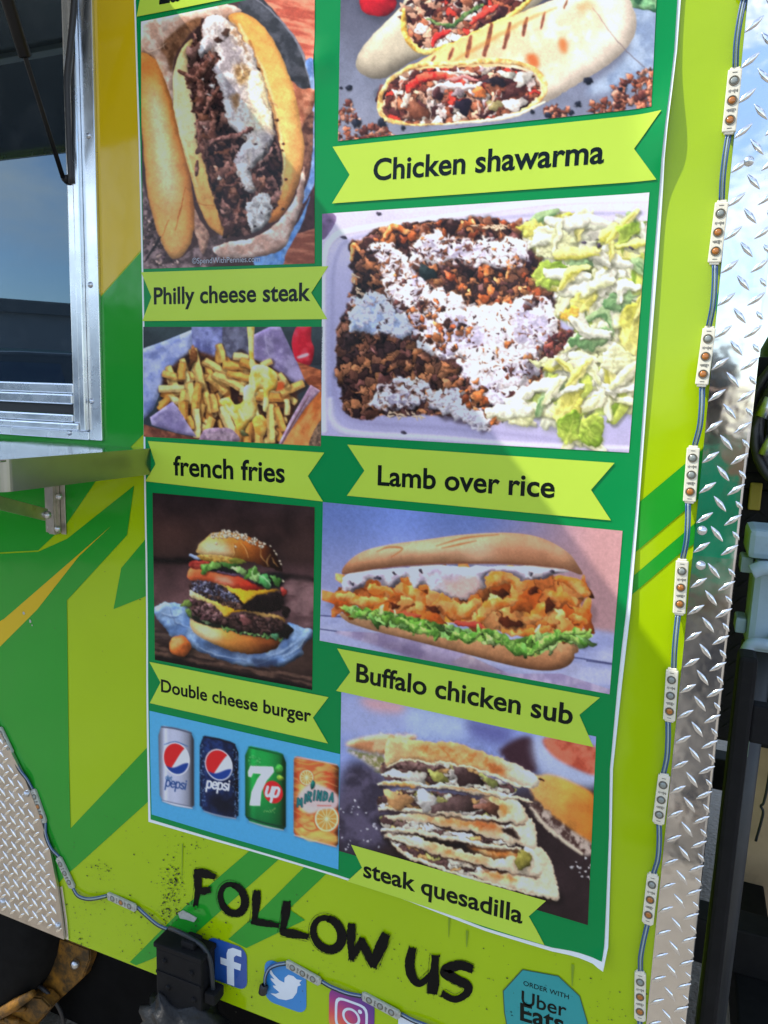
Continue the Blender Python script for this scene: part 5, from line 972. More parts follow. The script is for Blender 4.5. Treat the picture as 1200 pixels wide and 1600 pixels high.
# --- grime: splashed dirt and old glue specks low on the wall
def grime(centres, seed):
    r = np.random.RandomState(seed); V = []; Fc = []
    for (cx, cy, sx, sy, n, mx) in centres:
        for _ in range(n):
            x, y = cx+sx*r.randn(), cy+sy*r.randn(); p = U(x, y, -.0016); s = .0007+mx*r.rand()**3; k = 6; b = len(V); an = r.rand()*6
            for j in range(k):
                th = an+6.283*j/k; q = s*(.5+.8*r.rand()); V.append((p.x+q*math.cos(th)*1.1, p.y, p.z+q*math.sin(th)*.8))
            Fc.append(tuple(range(b, b+k)))
    o = tpart(meshobj('grime_specks', V, Fc, mat('old dirt', (.035, .035, .012), .9))); o['kind'] = 'stuff'
grime([(270, 1385, 11, 18, 230, .0019), (262, 1425, 12, 9, 110, .0018), (160, 1362, 12, 9, 50, .0015), (285, 1320, 40, 16, 60, .0018), (150, 1420, 26, 18, 70, .0018), (315, 1455, 16, 12, 60, .0018), (205, 1465, 20, 16, 40, .0018), (420, 1440, 60, 22, 40, .0012), (130, 1470, 16, 8, 30, .0016), (650, 1500, 90, 30, 40, .0010), (380, 1545, 40, 14, 50, .0013), (540, 1500, 60, 20, 40, .0011), (760, 1560, 70, 20, 40, .0011), (950, 1570, 30, 20, 24, .0011), (60, 1330, 30, 40, 24, .0011), (180, 1290, 30, 30, 20, .0010), (180, 1000, 40, 60, 16, .0011), (1000, 1560, 8, 20, 10, .0012)], 3)
# rain streaks under the poster
def streaks():
    r = np.random.RandomState(6); V = []; Fc = []
    for x, y, ln in ((730, 1454, 26), (702, 1434, 30), (895, 1507, 34), (285, 1318, 60)):
        a = U(x, y, -.0017); b = U(x-1, y+ln, -.0017); w = .0012+.0012*r.rand(); k = len(V); V += [(a.x-w, a.y, a.z), (a.x+w, a.y, a.z), (b.x+w*.3, b.y, b.z), (b.x-w*.3, b.y, b.z)]; Fc.append((k, k+3, k+2, k+1))
    o = tpart(meshobj('rain_streaks', V, Fc, mat('rain dirt', S(122, 152, 26), .7))); o['kind'] = 'stuff'
streaks()

# paint chips beside the mustard streak
for px, py, sz in ((37, 958, .0042), (47, 971, .0050), (50, 977, .0022)):
    p = U(px, py, -.0021); r = random.Random(px); tpart(meshobj('paint_chip', [(p.x+sz*(.5+.5*r.random())*math.cos(k*.9), p.y, p.z-sz*(.5+.5*r.random())*math.sin(k*.9)) for k in range(7)], [tuple(range(7))], M['plastic_grey']))
# --- serving window: aluminium frame, sash and pane
XR, XG, ZS = -1.0165, -1.081, 1.500
WZ = 2.30
win_o = tpart(boxobj('window_frame', (XR-.030, -.0075, ZS), (XR, -.0008, WZ), M['alu'], None, .0015))
def wpart(name, lo, hi, m, bev=.002): o = boxobj(name, lo, hi, m, None, bev); return keep_world(o, truck)
wpart('window_jamb', (XR-.046, -.016, ZS+.016), (XR-.0305, -.0009, WZ), M['alu'], .003)
wpart('window_jamb', (XG, -.011, ZS+.03), (XR-.0465, -.0009, WZ), M['alu'], .003)
wpart('window_sill', (-2.6, -.0085, ZS-.0005), (XR-.0305, -.0008, ZS+.0155), M['alu'], .002)
wpart('window_sill', (-2.6, -.018, ZS+.0160), (XR-.047, -.0009, ZS+.030), M['alu'], .003)
wpart('window_sill', (-2.6, -.012, ZS+.0305), (XG-.0005, -.0009, ZS+.046), M['alu'], .003)
wpart('sash_track', (-2.6, -.004, ZS+.0465), (XG-.0005, -.0009, ZS+.064), M['rubber'], .001)
wpart('window_sash', (-2.6, -.0125, ZS+.0645), (XG-.0005, -.0009, ZS+.084), M['alu'], .003)
wpart('window_sash', (-2.6, -.0085, ZS+.0845), (XG-.0005, -.0009, ZS+.104), M['alu'], .003)
wpart('window_pane', (-2.6, -.0040, ZS+.1045), (XG-.0008, -.0010, WZ), M['glass'], 0)
for (px, py) in ((143, 627), (138, 212), (141, 445)):
    p = U(px, py, -.008); lathe_o = lathe('screw', [(.0055, 0), (.0055, .0012), (.0035, .003), (0, .0034)], (p.x, -.0074, p.z), (0, -1, 0), M['zinc'], None, 12); tpart(lathe_o)
p = U(109, 676, -.008); tpart(lathe('screw', [(.0055, 0), (.0055, .0012), (.0035, .003), (0, .0034)], (p.x, -.0084, p.z), (0, -1, 0), M['zinc'], None, 12))
# black seal hanging along the jamb
tpart(tube('rubber_seal', curve3([U(119, -40, -.02), U(114, 30, -.022), U(109, 80, -.024), U(105, 120, -.024), U(106, 170, -.022), U(108, 230, -.02), U(111, 286, -.018)]), [.0055]*20+[.005]*17, M['rubber'], None, 8))

# --- raised hatch over the window, held by a gas strut
HX, HZ, HO = -.990, 2.356, .872
tpart(boxobj('hatch', (-4.45, -HO, HZ), (HX, -.003, HZ+.028), M['hatch'], None, .003))  # unseen left end lengthened so its shadow covers the lower wall
tpart(boxobj('hatch_lip', (-4.45, -HO-.012, HZ-.012), (HX, -HO-.0005, HZ+.03), M['alu'], None, .003))
tpart(boxobj('hatch_streak_bar', (-4.44, -.318, HZ-.012), (HX-.01, -.292, HZ-.0005), mat('white light streak', (.88, .88, .84), .3), None, .002))  # white bar stands in for a bright light streak on the underside
a = Vector((-1.075, -.024, 1.965)); b = Vector((-1.075, -.185, 2.335)); d = b-a
tpart(tube('gas_strut', [a, a+d*.5, a+d*.95], .0042, M['strut'], None, 10))
tpart(tube('strut_cylinder', [a+d*.455, a+d*.46, a+d*.98, b], [.007, .0105, .0105, .009], M['strut'], None, 14))
tpart(lathe('strut_ball', [(.008, 0), (.009, .012), (.005, .022)], a+Vector((0, .022, 0)), (0, -1, 0), M['strut'], None, 12))

# --- stainless serving shelf on brackets
M['shelf_edge'] = mat('dark reflection shelf edge', (.38, .385, .34), .30, 1, var=.06, vscale=20, grime=[((.05, .05, .04), 30, .66, .8, .5)])  # olive grey base has the edge's darker reflections put into it
ZT, OUT, XE = 1.4915, .325, -.909
bm = bmesh.new(); addbox(bm, (-2.6, -OUT, ZT-.0035), (XE, -.0015, ZT), .0012)
tpart(bmobj('shelf', bm, M['steel'], None))
lip = []
for k in range(9):                                                   # rounded outer corner of the turned-down edge
    th = math.pi/2*k/8; lip.append((XE-.020+.020*math.cos(th), -OUT+.020-.020*math.sin(th)))
path = [(XE, -.0015), (XE, -.12), (XE, -.22)]+lip+[(-1.4, -OUT), (-2.6, -OUT)]
V = []; Fc = []
for i, (x, y) in enumerate(path):
    dx, dy = (0, 1) if i < 3 else ((-.7, .7) if i < 11 else (0, 0))
    V += [(x+.0006, y-.0006, ZT-.0038+.0042), (x+.0006, y-.0006, ZT-.047)]
for i in range(len(path)-1): Fc.append((2*i, 2*i+1, 2*i+3, 2*i+2))
o = meshobj('shelf_edge', V, Fc, M['shelf_edge'], None, False); md = o.modifiers.new('solid', 'SOLIDIFY'); md.thickness = .002; md.offset = 0; tpart(o)
b0, b1 = U(71, 748), U(105, 835)
bx0, bx1, bz1, bz0 = -1.168, -1.116, 1.440, 1.311
tpart(boxobj('bracket_flange', (bx0, -.004, bz0), (bx0+.017, -.0016, bz1), M['bracket'], None, .001))
tpart(boxobj('bracket_flange', (bx1-.012, -.004, bz0), (bx1, -.0016, bz1), M['bracket'], None, .001))
tpart(prism('bracket_channel', [(bx0+.0172, bz0), (bx1-.0122, bz0), (bx1-.0122, bz1), (bx0+.0172, bz1)], -.018, -.0017, M['bracket'], None, .003))
for px, py in ((93, 776), (91, 826), (71, 826)):
    p = U(px, py, -.018); tpart(lathe('bolt', [(.0065, 0), (.0065, .003), (.004, .006), (0, .0065)], (p.x, -.0178 if px > 80 else -.0040, p.z), (0, -1, 0), M['zinc'], None, 10))
pa, pb = Vector((-1.139, -.030, 1.352)), Vector((-1.139, -.292, 1.442))
bm = bmesh.new(); dv = (pb-pa); addbox(bm, (-.003, 0, -.012), (.003, dv.length, .012), .001)
rotm = dv.to_track_quat('Y', 'Z').to_matrix().to_4x4(); bm.transform(Matrix.Translation(pa)@rotm); tpart(bmobj('shelf_brace', bm, M['bracket'], None))
tpart(lathe('bolt', [(.008, 0), (.008, .004), (.005, .009), (0, .0095)], (-1.136, -.030, 1.352), (1, -.2, 0), M['zinc'], None, 10))

# --- tread plate corner trim with raised lugs
def lug_mesh(name, L, Wd, H, m):
    V = []; Fc = []; n = 12
    for ring, (s, h) in enumerate(((1, 0), (.86, .55), (.5, .95))):
        for k in range(n):
            th = 2*math.pi*k/n; c_, s_ = math.cos(th), math.sin(th)
            x = L/2*s*c_; w = Wd/2*s*(1-abs(c_)**1.6*.75)*(1 if s_ >= 0 else -1)*abs(s_)**.7
            V.append((x, -H*h*(1 if ring == 0 else (1-.35*abs(c_)**2)), w))
    for r_ in range(2):
        for k in range(n): Fc.append((r_*n+k, (r_+1)*n+k, (r_+1)*n+(k+1) % n, r_*n+(k+1) % n))
    V.append((0, -H, 0)); t = len(V)-1
    for k in range(n): Fc.append((2*n+k, t, 2*n+(k+1) % n))
    me = bpy.data.meshes.new(name); me.from_pydata(V, [], Fc); me.update(); me.polygons.foreach_set('use_smooth', [True]*len(me.polygons)); me.materials.append(m); return me
LUG = lug_mesh('tread_lug', .0265, .0076, .0023, M['lug']); LUGD = lug_mesh('tread_lug_dull', .0255, .0074, .0028, M['lug_dull'])
def put_lug(me, x, y, z, ang, parent, rz=0):
    o = bpy.data.objects.new('tread_lug', me); COL.objects.link(o); o.parent = parent
    o.location = (x, y, z); o.rotation_euler = (0, -ang, rz); return o
TX0, TX1 = .0168, .0722
ZJ = 1.398
def trim(z0, z1, y, m):
    V = []; Fc = []; prof = [(TX0, y+.0022), (TX0, y), (TX1-.004, y), (TX1-.0012, y+.0012), (TX1, y+.004), (TX1, .06), (TX1-.0015, .06)]
    n = max(2, int((z1-z0)/.03))
    r = np.random.RandomState(int(z0*10))
    for i in range(n+1):
        z = z0+(z1-z0)*i/n; wv = 0
        for (x, yy) in prof: V.append((x, yy-(wv if yy < .01 else 0), z))
    k = len(prof)
    for i in range(n):
        for j in range(k-1): Fc.append((i*k+j, i*k+j+1, (i+1)*k+j+1, (i+1)*k+j))
    return tpart(meshobj('corner_trim', V, Fc, m, None, False))
t_hi = trim(ZJ, 2.75, -.0050, M['tread']); t_lo = trim(WB-.01, ZJ+.012, -.0026, M['tread_low'])
PIT = .0412
for i in range(-28, 20):
    PIT = .0412 if i >= 0 else .0384
    z = ZJ+.012+i*PIT
    for c_, (dx, ang, dz) in enumerate(((.010, 40, 0), (.0275, -50, PIT/2), (.0450, 40, 0), (.0570, -50, PIT/2))):
        zz = z+dz
        if not (.50 < zz < 2.2): continue
        up = zz > ZJ; sh = 0 if up else .004
        x = TX0+dx+(0 if up else .001)
        if c_ == 3: x = TX1-.0045
        if not up and c_ == 0 and i % 7 == 3: x += .001
        lo_ = put_lug(LUG, x, -.0050-.0003 if up else -.0026-.0003, zz+(0 if up else -.012), math.radians(ang), t_hi if up else t_lo)
        if c_ == 3: lo_.scale = (.55, .6, .8)
for px, py in ((1097, 829), (1095, 884), (1170, 252)):
    p = U(px, py, -.005); tpart(lathe('rivet', [(.0065, 0), (.0062, .002), (.0042, .0042), (0, .0052)], (p.x, -.0048 if py < 860 else -.0026, p.z), (0, -1, 0), M['alu'], None, 14))

# --- wheel skirt: curved tread plate at the wheel arch
arc = [(0, 1132), (22, 1171), (45, 1217), (66, 1268), (83, 1325), (95, 1385), (102, 1435), (105, 1464)]
sk = [tuple(XZ(*p)) for p in arc]
x0, z0 = XZ(0, 1132); xb, zb = XZ(0, 1418)
left = [(xb-.5, zb), (xb-.5, z0+.42), (x0-.30, z0+.36), (x0-.12, z0+.20)]
skirt = tpart(prism('wheel_skirt', sk+left, -.009, -.0035, M['skirt'], None, 0))
tpart(prism('skirt_edge', [XZ(105.5, 1466), XZ(109, 1467), XZ(106.5, 1436), XZ(99, 1383), XZ(96, 1385), XZ(103, 1436)], -.0034, -.0006, M['alu'], None, 0))
pol = np.array(sk+left)
def inpoly(x, z, P):
    Q = np.roll(P, -1, 0); c_ = (P[:, 1] <= z) != (Q[:, 1] <= z); a_, b_ = P[c_], Q[c_]
    return int(np.sum(x < a_[:, 0]+(z-a_[:, 1])*(b_[:, 0]-a_[:, 0])/(b_[:, 1]-a_[:, 1]))) & 1
q = .030; cnt = 0; RV, RF = [], []
for i in range(-16, 40):
    for j in range(60):
        for k_, (dx, dz, an) in enumerate(((0, 0, 42), (q/2, q/2, -46))):
            x = xb-.14+i*q*.9+dx; z = zb+.01+j*q+dz
            if not all(inpoly(x+ox, z+oz, pol) for ox, oz in ((.011, 0), (-.011, 0), (0, .011), (0, -.011))): continue
            if x > xb-.10 and cnt < 300: put_lug(LUGD, x, -.0092, z, math.radians(an), skirt); cnt += 1
            else:
                R_ = Matrix.Translation((x, -.0092, z))@Matrix.Rotation(-math.radians(an), 4, 'Y'); n0 = len(RV)
                RV += [R_@v.co for v in LUGD.vertices]; RF += [tuple(n0+t for t in p.vertices) for p in LUGD.polygons]
o = meshobj('tread_lugs', RV, RF, M['lug_dull'], skirt, True); o['kind'] = 'stuff'
for px, py in ((5, 1409), (91, 1446), (42, 1240)):
    p = U(px, py, -.009); tpart(lathe('rivet', [(.0075, 0), (.007, .003), (.004, .006), (0, .007)], (p.x, -.0089, p.z), (0, -1, 0), M['zinc'], None, 12))

# --- running gear seen below the wall
wx, wz = -1.62, .36
wheel = tpart(lathe('wheel_hub', [(.17, 0), (.17, .10), (.05, .12), (0, .12)], (wx, .21, wz), (0, -1, 0), M['zinc'], None, 24))
lathe('tyre', [(.18, 0), (.30, -.005), (.345, .03), (.345, .17), (.30, .2), (.18, .2)], (wx, .23, wz), (0, -1, 0), M['tyre'], wheel, 40)
lathe('rim', [(.19, -.01), (.18, .03), (.12, .05), (.05, .06), (0, .06)], (wx, .06, wz), (0, -1, 0), M['zinc'], wheel, 32)
hang = [U(65, 1455, .10), U(140, 1484, .10), U(141, 1500, .10), U(130, 1528, .10), U(100, 1556, .10), U(60, 1590, .10), U(0, 1640, .10), U(-60, 1640, .10), U(-40, 1560, .10), U(0, 1535, .10), U(30, 1512, .10), U(52, 1492, .10)]
hg = tpart(prism('spring_hanger', [(p.x, p.z) for p in hang], .10, .125, M['rustyellow'], None, .003))
arm = [U(-40, 1575, .09), U(0, 1562, .09), U(45, 1540, .09), U(80, 1545, .09), U(95, 1560, .09), U(60, 1600, .09), U(30, 1660, .09), U(-40, 1660, .09)]
tpart(prism('axle_link', [(p.x, p.z) for p in arm], .06, .095, M['rustyellow'], None, .004))
tpart(tube('axle_pin', [U(-30, 1600, .04), U(20, 1572, .04), U(52, 1552, .04)], [.012, .014, .008], M['rustyellow'], None, 10))
for px, py in ((120, 1504), (27, 1540)): p = U(px, py, .10); tpart(lathe('hanger_bolt', [(.012, 0), (.012, .006), (.007, .012), (0, .013)], (p.x, .0985, p.z), (0, -1, 0), M['zinc'], None, 6))
for k_ in range(4):
    q0, q1, q2 = U(-60, 1590+k_*13, .05), U(-5, 1566+k_*15, .05), U(48-k_*9, 1556+k_*20, .05); tpart(tube('leaf_spring', curve3([q0, q1, q2]), [.006]*13, M['rustyellow'], None, 6))
tpart(tube('brake_cable', curve3([U(0, 1520, .085), U(40, 1530, .08), U(75, 1552, .08), U(98, 1590, .09), U(96, 1640, .1)]), .005, M['rubber'], None, 8)); tpart(boxobj('axle_block', (U(20, 1590, .07).x, .045, U(20, 1620, .07).z), (U(62, 1590, .07).x, .0595, U(20, 1578, .07).z), M['rustyellow'], None, .004))
tpart(boxobj('belly_panel', (-3.2, .13, .05), (-.2, .15, WB-.032), M['underside'], None, 0))

# --- stabiliser jack hanging at the wall's lower edge
jk = tag(empty('stabiliser_jack', tuple(U(285, 1560, -.03))), 'black steel stabiliser jack head with wires under the wheel skirt LED string', 'jack')
jx0, jx1 = -.914, -.800
a = U(243, 1470, -.050); b = U(312, 1503, -.050)
jx0, jx1, jz1 = a.x, b.x+.003, (a.z+b.z)/2
def jpart(o): return keep_world(o, jk)
jpart(boxobj('housing', (jx0, -.050, jz1-.17), (jx1, -.004, jz1-.008), M['black'], None, .004))
jpart(boxobj('cap', (jx0-.004, -.053, jz1-.0075), (jx1+.003, -.003, jz1+.003), M['black'], None, .003))
jpart(boxobj('clip', (jx0+.052, -.042, jz1+.0035), (jx0+.083, -.012, jz1+.018), M['black'], None, .004))
bmj = bmesh.new(); bmesh.ops.create_uvsphere(bmj, u_segments=28, v_segments=18, radius=1)
rj = random.Random(4)
for v in bmj.verts:
    n_ = 1+.14*math.sin(v.co.x*7+v.co.z*5)+.10*math.sin(v.co.z*13+v.co.y*9)+.05*rj.random()
    v.co = Vector(((jx0+jx1)/2-.004+v.co.x*.085*n_, -.03+v.co.y*.055*n_, jz1-.195+v.co.z*.085*n_))
jpart(bmobj('plastic_wrap', bmj, M['bag'], None, True))
for dx_, dz_ in ((.022, .030), (.085, .034), (.03, .085), (.09, .09)): jpart(lathe('bolt', [(.0055, 0), (.0055, .003), (.003, .005), (0, .0055)], (jx0+dx_, -.0498, jz1-dz_), (0, -1, 0), M['black'], None, 6))
jpart(boxobj('seam_strip', (jx0+.001, -.0522, jz1-.062), (jx1-.001, -.0503, jz1-.056), M['black'], None, .0005))
jpart(tube('leg_tube', [((jx0+jx1)/2, -.035, jz1-.2), ((jx0+jx1)/2, -.035, .03)], .03, M['black'], None, 14)); jpart(boxobj('foot_plate', ((jx0+jx1)/2-.08, -.11, .004), ((jx0+jx1)/2+.08, .04, .03), M['black'], None, .004))
jpart(tube('cable', curve3([U(265, 1450, -.03), U(280, 1456, -.04), U(302, 1468, -.03), U(318, 1480, -.03), U(328, 1500, -.03), U(332, 1530, -.03), U(334, 1560, -.03)]), .0045, M['wire_dark'], None, 8)); jpart(boxobj('plug', (U(334, 1545, -.03).x-.012, -.045, U(334, 1562, -.03).z), (U(334, 1545, -.03).x+.012, -.012, U(334, 1545, -.03).z), M['black'], None, .004))
tp = [U(277, 1428, -.006), U(284, 1424, -.006), U(296, 1430, -.006), U(306, 1436, -.006), U(302, 1442, -.006), U(290, 1438, -.006), U(280, 1436, -.006)]
jpart(prism('silver_tape', [(p.x, p.z) for p in tp], -.004, -.002, M['plastic_grey'], None, 0))

# ---------------------------------------------------------------- things in front of the trailer nose, right edge of the picture
post = tag(empty('nose_post', (.13, .08, .0)), 'black square steel post right behind the tread plate corner', 'post')
keep_world(boxobj('tube', (.096, .09, .02), (.122, .14, 1.235), M['black'], None, .006), post)
keep_world(boxobj('base_plate', (.07, .06, .003), (.20, .18, .0195), M['black'], None, .003), post)
keep_world(boxobj('gusset', (.1225, .10, 1.10), (.150, .125, 1.16), M['black'], None, .003), post)
beam = tag(empty('trailer_tongue', (.2, .5, .40)), 'black steel trailer tongue frame low behind the post', 'tongue')
keep_world(boxobj('rail', (.0705, .62, .33), (1.6, .70, .44), M['black'], None, .006), beam); keep_world(boxobj('cross_member', (.20, .28, .22), (.29, 1.4, .3295), M['black'], None, .006), beam); keep_world(boxobj('rail', (.0705, 1.5, .33), (1.6, 1.58, .44), M['black'], None, .006), beam); keep_world(boxobj('support_leg', (.2905, .63, .01), (.37, .70, .3295), M['black'], None, .006), beam)
jack = tag(empty('tongue_jack', (.17, .30, .45)), 'grey blue cast tongue jack housing beside the tread plate corner', 'trailer jack')
def jp(o): return keep_world(o, jack)
jp(boxobj('housing', (.118, .27, 1.19), (.24, .36, 1.352), M['jackgrey'], None, .012)); jp(boxobj('motor_cap', (.104, .262, 1.3525), (.25, .37, 1.402), M['jackgrey'], None, .010)); jp(boxobj('side_lug', (.098, .29, 1.322), (.1175, .34, 1.350), M['jackgrey'], None, .004)); jp(boxobj('side_lug', (.100, .29, 1.215), (.1175, .34, 1.242), M['jackgrey'], None, .004))
for z in (1.215, 1.33): jp(lathe('bolt_boss', [(.018, 0), (.018, .010), (.012, .014), (.010, .009), (0, .009)], (.166, .2705, z), (0, -1, 0), M['jackgrey'], None, 18))
jp(tube('inner_tube', [(.132, .315, .30), (.140, .315, 1.195)], .026, mat('grey black tube', (.02, .023, .028), .5, var=.2, vscale=30), None, 18)); jp(boxobj('label', (.131, .2745, 1.00), (.141, .2885, 1.10), mat('faded green label', S(104, 130, 112), .6), None, .001))
bx = tag(empty('tool_box', (.3, .7, .441)), 'black tread plate tool box on the trailer tongue', 'tool box')
tb = keep_world(boxobj('body', (.0705+.012, .56, .90), (.70, 1.10, 1.44), M['black'], None, .01), bx); keep_world(boxobj('lid', (.076, .55, 1.441), (.71, 1.11, 1.475), M['black'], None, .008), bx)
LUGB = lug_mesh('tread_lug_black', .030, .007, .002, M['black'])
for i in range(8):
    for j in range(15):
        for dx, dz, an in ((0, 0, 42), (.02, .02, -42)):
            o = bpy.data.objects.new('tread_lug', LUGB); COL.objects.link(o); keep_world(o, bx); o.location = (.105+i*.04+dx, .5597, .92+j*.034+dz); o.rotation_euler = (0, math.radians(an), 0)
            o.parent = tb; o.matrix_parent_inverse = Matrix.Identity(4)
[keep_world(boxobj('stand_leg', (.64, y_, .441), (.69, y_+.05, .8995), M['black'], None, .004), bx) for y_ in (.64, 1.04)]
keep_world(boxobj('latch', (.118, .545, 1.40), (.140, .5595, 1.455), mat('yellow latch', S(150, 134, 40), .6), None, .003), bx)
gb = tag(empty('propane_bottle', (.34, .85, 1.476)), 'green gas bottle standing on the black tool box', 'gas bottle'); gm_ = mat('green paint', (.012, .045, .018), .5)
for nm, pr, m_ in (('tank', [(.10, 0), (.125, .02), (.13, .10), (.13, .26), (.10, .33), (.03, .36), (0, .361)], gm_), ('valve', [(.02, .361), (.02, .41), (.012, .42), (0, .42)], M['zinc'])): keep_world(lathe(nm, pr, (.26, .85, 1.477), (0, 0, 1), m_, None, 28), gb)
coil = tag(empty('hose_coil', (.2, .50, 1.476)), 'coiled black hose with pale couplings hanging at the trailer nose', 'hose')
for k_ in range(6):
    cx_, cz_, rx_, rz_ = .185+.012*(k_ % 3), 1.56+.014*k_, .075+.006*(k_ % 2), .105+.008*(k_ % 3)
    keep_world(tube('hose_loop', [(cx_+rx_*math.cos(t*.2618), .47+.012*k_+.006*math.sin(t*.8+k_), cz_+rz_*math.sin(t*.2618)) for t in range(25)], .0085, M['rubber'], None, 8), coil)
for x_, z_ in ((.128, 1.515), (.150, 1.62), (.118, 1.585)): keep_world(tube('coupling', [(x_, .455, z_), (x_+.012, .455, z_+.035)], .011, M['zinc'], None, 10), coil)
keep_world(boxobj('hook', (.10, .545, 1.4755), (.30, .5595, 1.70), M['black'], None, .003), coil)
pipe = tag(empty('drain_pipe', (.16, .22, .9)), 'pale grey plastic pipe elbow beside the tongue jack housing', 'pipe')
keep_world(tube('pipe', curve3([(.116, .235, 1.20), (.124, .235, 1.215), (.15, .235, 1.217), (.22, .235, 1.217)]), .010, M['jackgrey'], None, 12), pipe); keep_world(tube('pipe', curve3([(.112, .24, 1.335), (.128, .24, 1.343), (.16, .24, 1.344), (.24, .24, 1.344)]), .012, M['jackgrey'], None, 12), pipe)
pb_ = tag(empty('lit_ground_board', (.5, 1.02, 0)), 'tan board added in place of sunlit ground behind the trailer tongue', 'board')  # board is added; its tan stands in for sunlit ground
keep_world(boxobj('sheet', (.215, 1.0, .002), (.95, 1.018, .80), mat('lit ground tan', (.52, .37, .22), .8, var=.18, vscale=9, grime=[((.2, .14, .09), 14, .55, .75, .5)]), None, .002), pb_); keep_world(boxobj('batten', (.30, 1.0185, .05), (.36, 1.05, .78), mat('batten wood', (.45, .32, .2), .8), None, .002), pb_)
hk = tag(tube('safety_chain', curve3([(.268, .97, .90), (.266, .97, .66), (.262, .97, .585), (.256, .97, .57), (.263, .97, .55), (.254, .97, .47)]), .0035, M['wire_dark'], None, 6), 'thin dark safety cable hanging by the trailer nose', 'cable')
# ---------------------------------------------------------------- the menu poster
poster = tag(empty('menu_poster', tuple(U(640, 1400))), 'tall green menu poster with food photos and captions glued beside the window', 'poster')
BUMPS = [(XZ(503, 97), .0055, .015), (XZ(493, 765), .0014, .016), (XZ(812, 120), .001, .02), (XZ(660, 705), .0015, .03)]
PK = [XZ(1047, 205), XZ(958, 1300), XZ(944, 1503), XZ(985, 960)]
def edge_x(z):                                                       # x of the poster's right edge at height z
    return np.interp(z, EZ[::-1], EX[::-1])
RE = [(1082, -200), (1064, 0), (1058, 80), (1050, 150), (1044, 200), (1039, 250), (1036, 300), (1029, 400), (1013, 600), (998, 800), (985, 960), (979, 1010), (972, 1070), (958, 1200), (956, 1300), (953, 1400), (951, 1475), (944, 1507)]
EX = [XZ(*p)[0] for p in RE]; EZ = [XZ(*p)[1] for p in RE]
def disp(X, Z):
    """how far the sheet stands off the wall: bubbles, slack and the edge coming loose"""
    X = np.asarray(X, float); Z = np.asarray(Z, float)
    d = .0022+.0006*np.sin(X*9+Z*3)+.0005*np.sin(Z*11-X*4+1)+.0003*np.sin(X*23+Z*17)
    for (bx_, bz_), h, r in BUMPS: d = d+h*np.exp(-((X-bx_)**2+(Z-bz_)**2)/(2*r*r))
    e = np.clip((edge_x(Z)-X), 0, 1)
    d = d+.0100*np.exp(-(e/.026)**2)*np.exp(-((Z-PK[0][1])/.060)**2)
    d = d+.0012*np.exp(-(e/.014)**2)+.0025*np.exp(-(e/.03)**2)*np.exp(-((Z-PK[3][1])/.08)**2)
    d = d+.012*np.exp(-(((X-PK[2][0])**2+(Z-PK[2][1])**2)/.030**2))
    bz = np.interp(X, [XZ(233, 1283)[0], XZ(944, 1507)[0]], [XZ(233, 1283)[1], XZ(930, 1497)[1]])
    d = d+.0035*np.exp(-((Z-bz)/.014)**2)*np.exp(-((X-XZ(760, 1440)[0])/.16)**2)
    return d
def sheet(name, pts, m, lay, parent, step=.02, photo=True, fine=None):
    """a flat printed shape cut into small cells so that it follows the poster's slack"""
    P = [XZ(*p) for p in pts] if photo else pts
    bm = bmesh.new(); f = bm.faces.new([bm.verts.new((x, 0, z)) for x, z in P]); f.normal_update(); bmesh.ops.triangulate(bm, faces=[f])
    xs = [p[0] for p in P]; zs = [p[1] for p in P]
    for lo, hi, no, ax in ((min(xs), max(xs), (1, 0, 0), 0), (min(zs), max(zs), (0, 0, 1), 2)):
        t = math.floor(lo/step)*step+step
        while t < hi:
            c0 = [0, 0, 0]; c0[ax] = t
            bmesh.ops.bisect_plane(bm, geom=list(bm.verts)+list(bm.edges)+list(bm.faces), plane_co=c0, plane_no=no, dist=1e-7); t += step
    D_ = disp([v.co.x for v in bm.verts], [v.co.z for v in bm.verts])
    for v, d in zip(bm.verts, D_): v.co.y = -(d+lay)
    bm.normal_update()
    for q_ in bm.faces:
        if q_.normal.y > 0: q_.normal_flip()
    return keep_world(bmobj(name, bm, m, None, True), poster) if parent is poster else bmobj(name, bm, m, parent, True)
left_e = [(233, 1283), (230, 1058), (229, 860), (226, 693), (224, 500), (218, 223), (210, 0), (203, -200)]
bot = [(944, 1507), (928, 1497), (864, 1484), (760, 1452), (640, 1407), (526, 1369), (390, 1328)]
sheet('white_sheet', RE+bot[1:]+left_e, M['poster_white'], 0, poster, .015)
gre = [(x-5.5+1.5*math.sin(y*.011)*1, y) for x, y in RE[:-1]]+[(942, 1492), (928, 1488), (864, 1477), (760, 1446), (640, 1402), (526, 1365), (390, 1324), (237, 1279)]+[(x+3.2, y) for x, y in left_e[1:]]
sheet('green_print', gre, M['poster_green'], .0010, poster, .015)
def printmat():
    m = mat('photo print', (.5, .5, .5, 1), **PST); n, l = m.node_tree.nodes, m.node_tree.links
    a = n.new('ShaderNodeVertexColor'); a.layer_name = 'print'; l.new(a.outputs['Color'], n['Principled BSDF'].inputs['Base Color']); return m
PM = printmat()
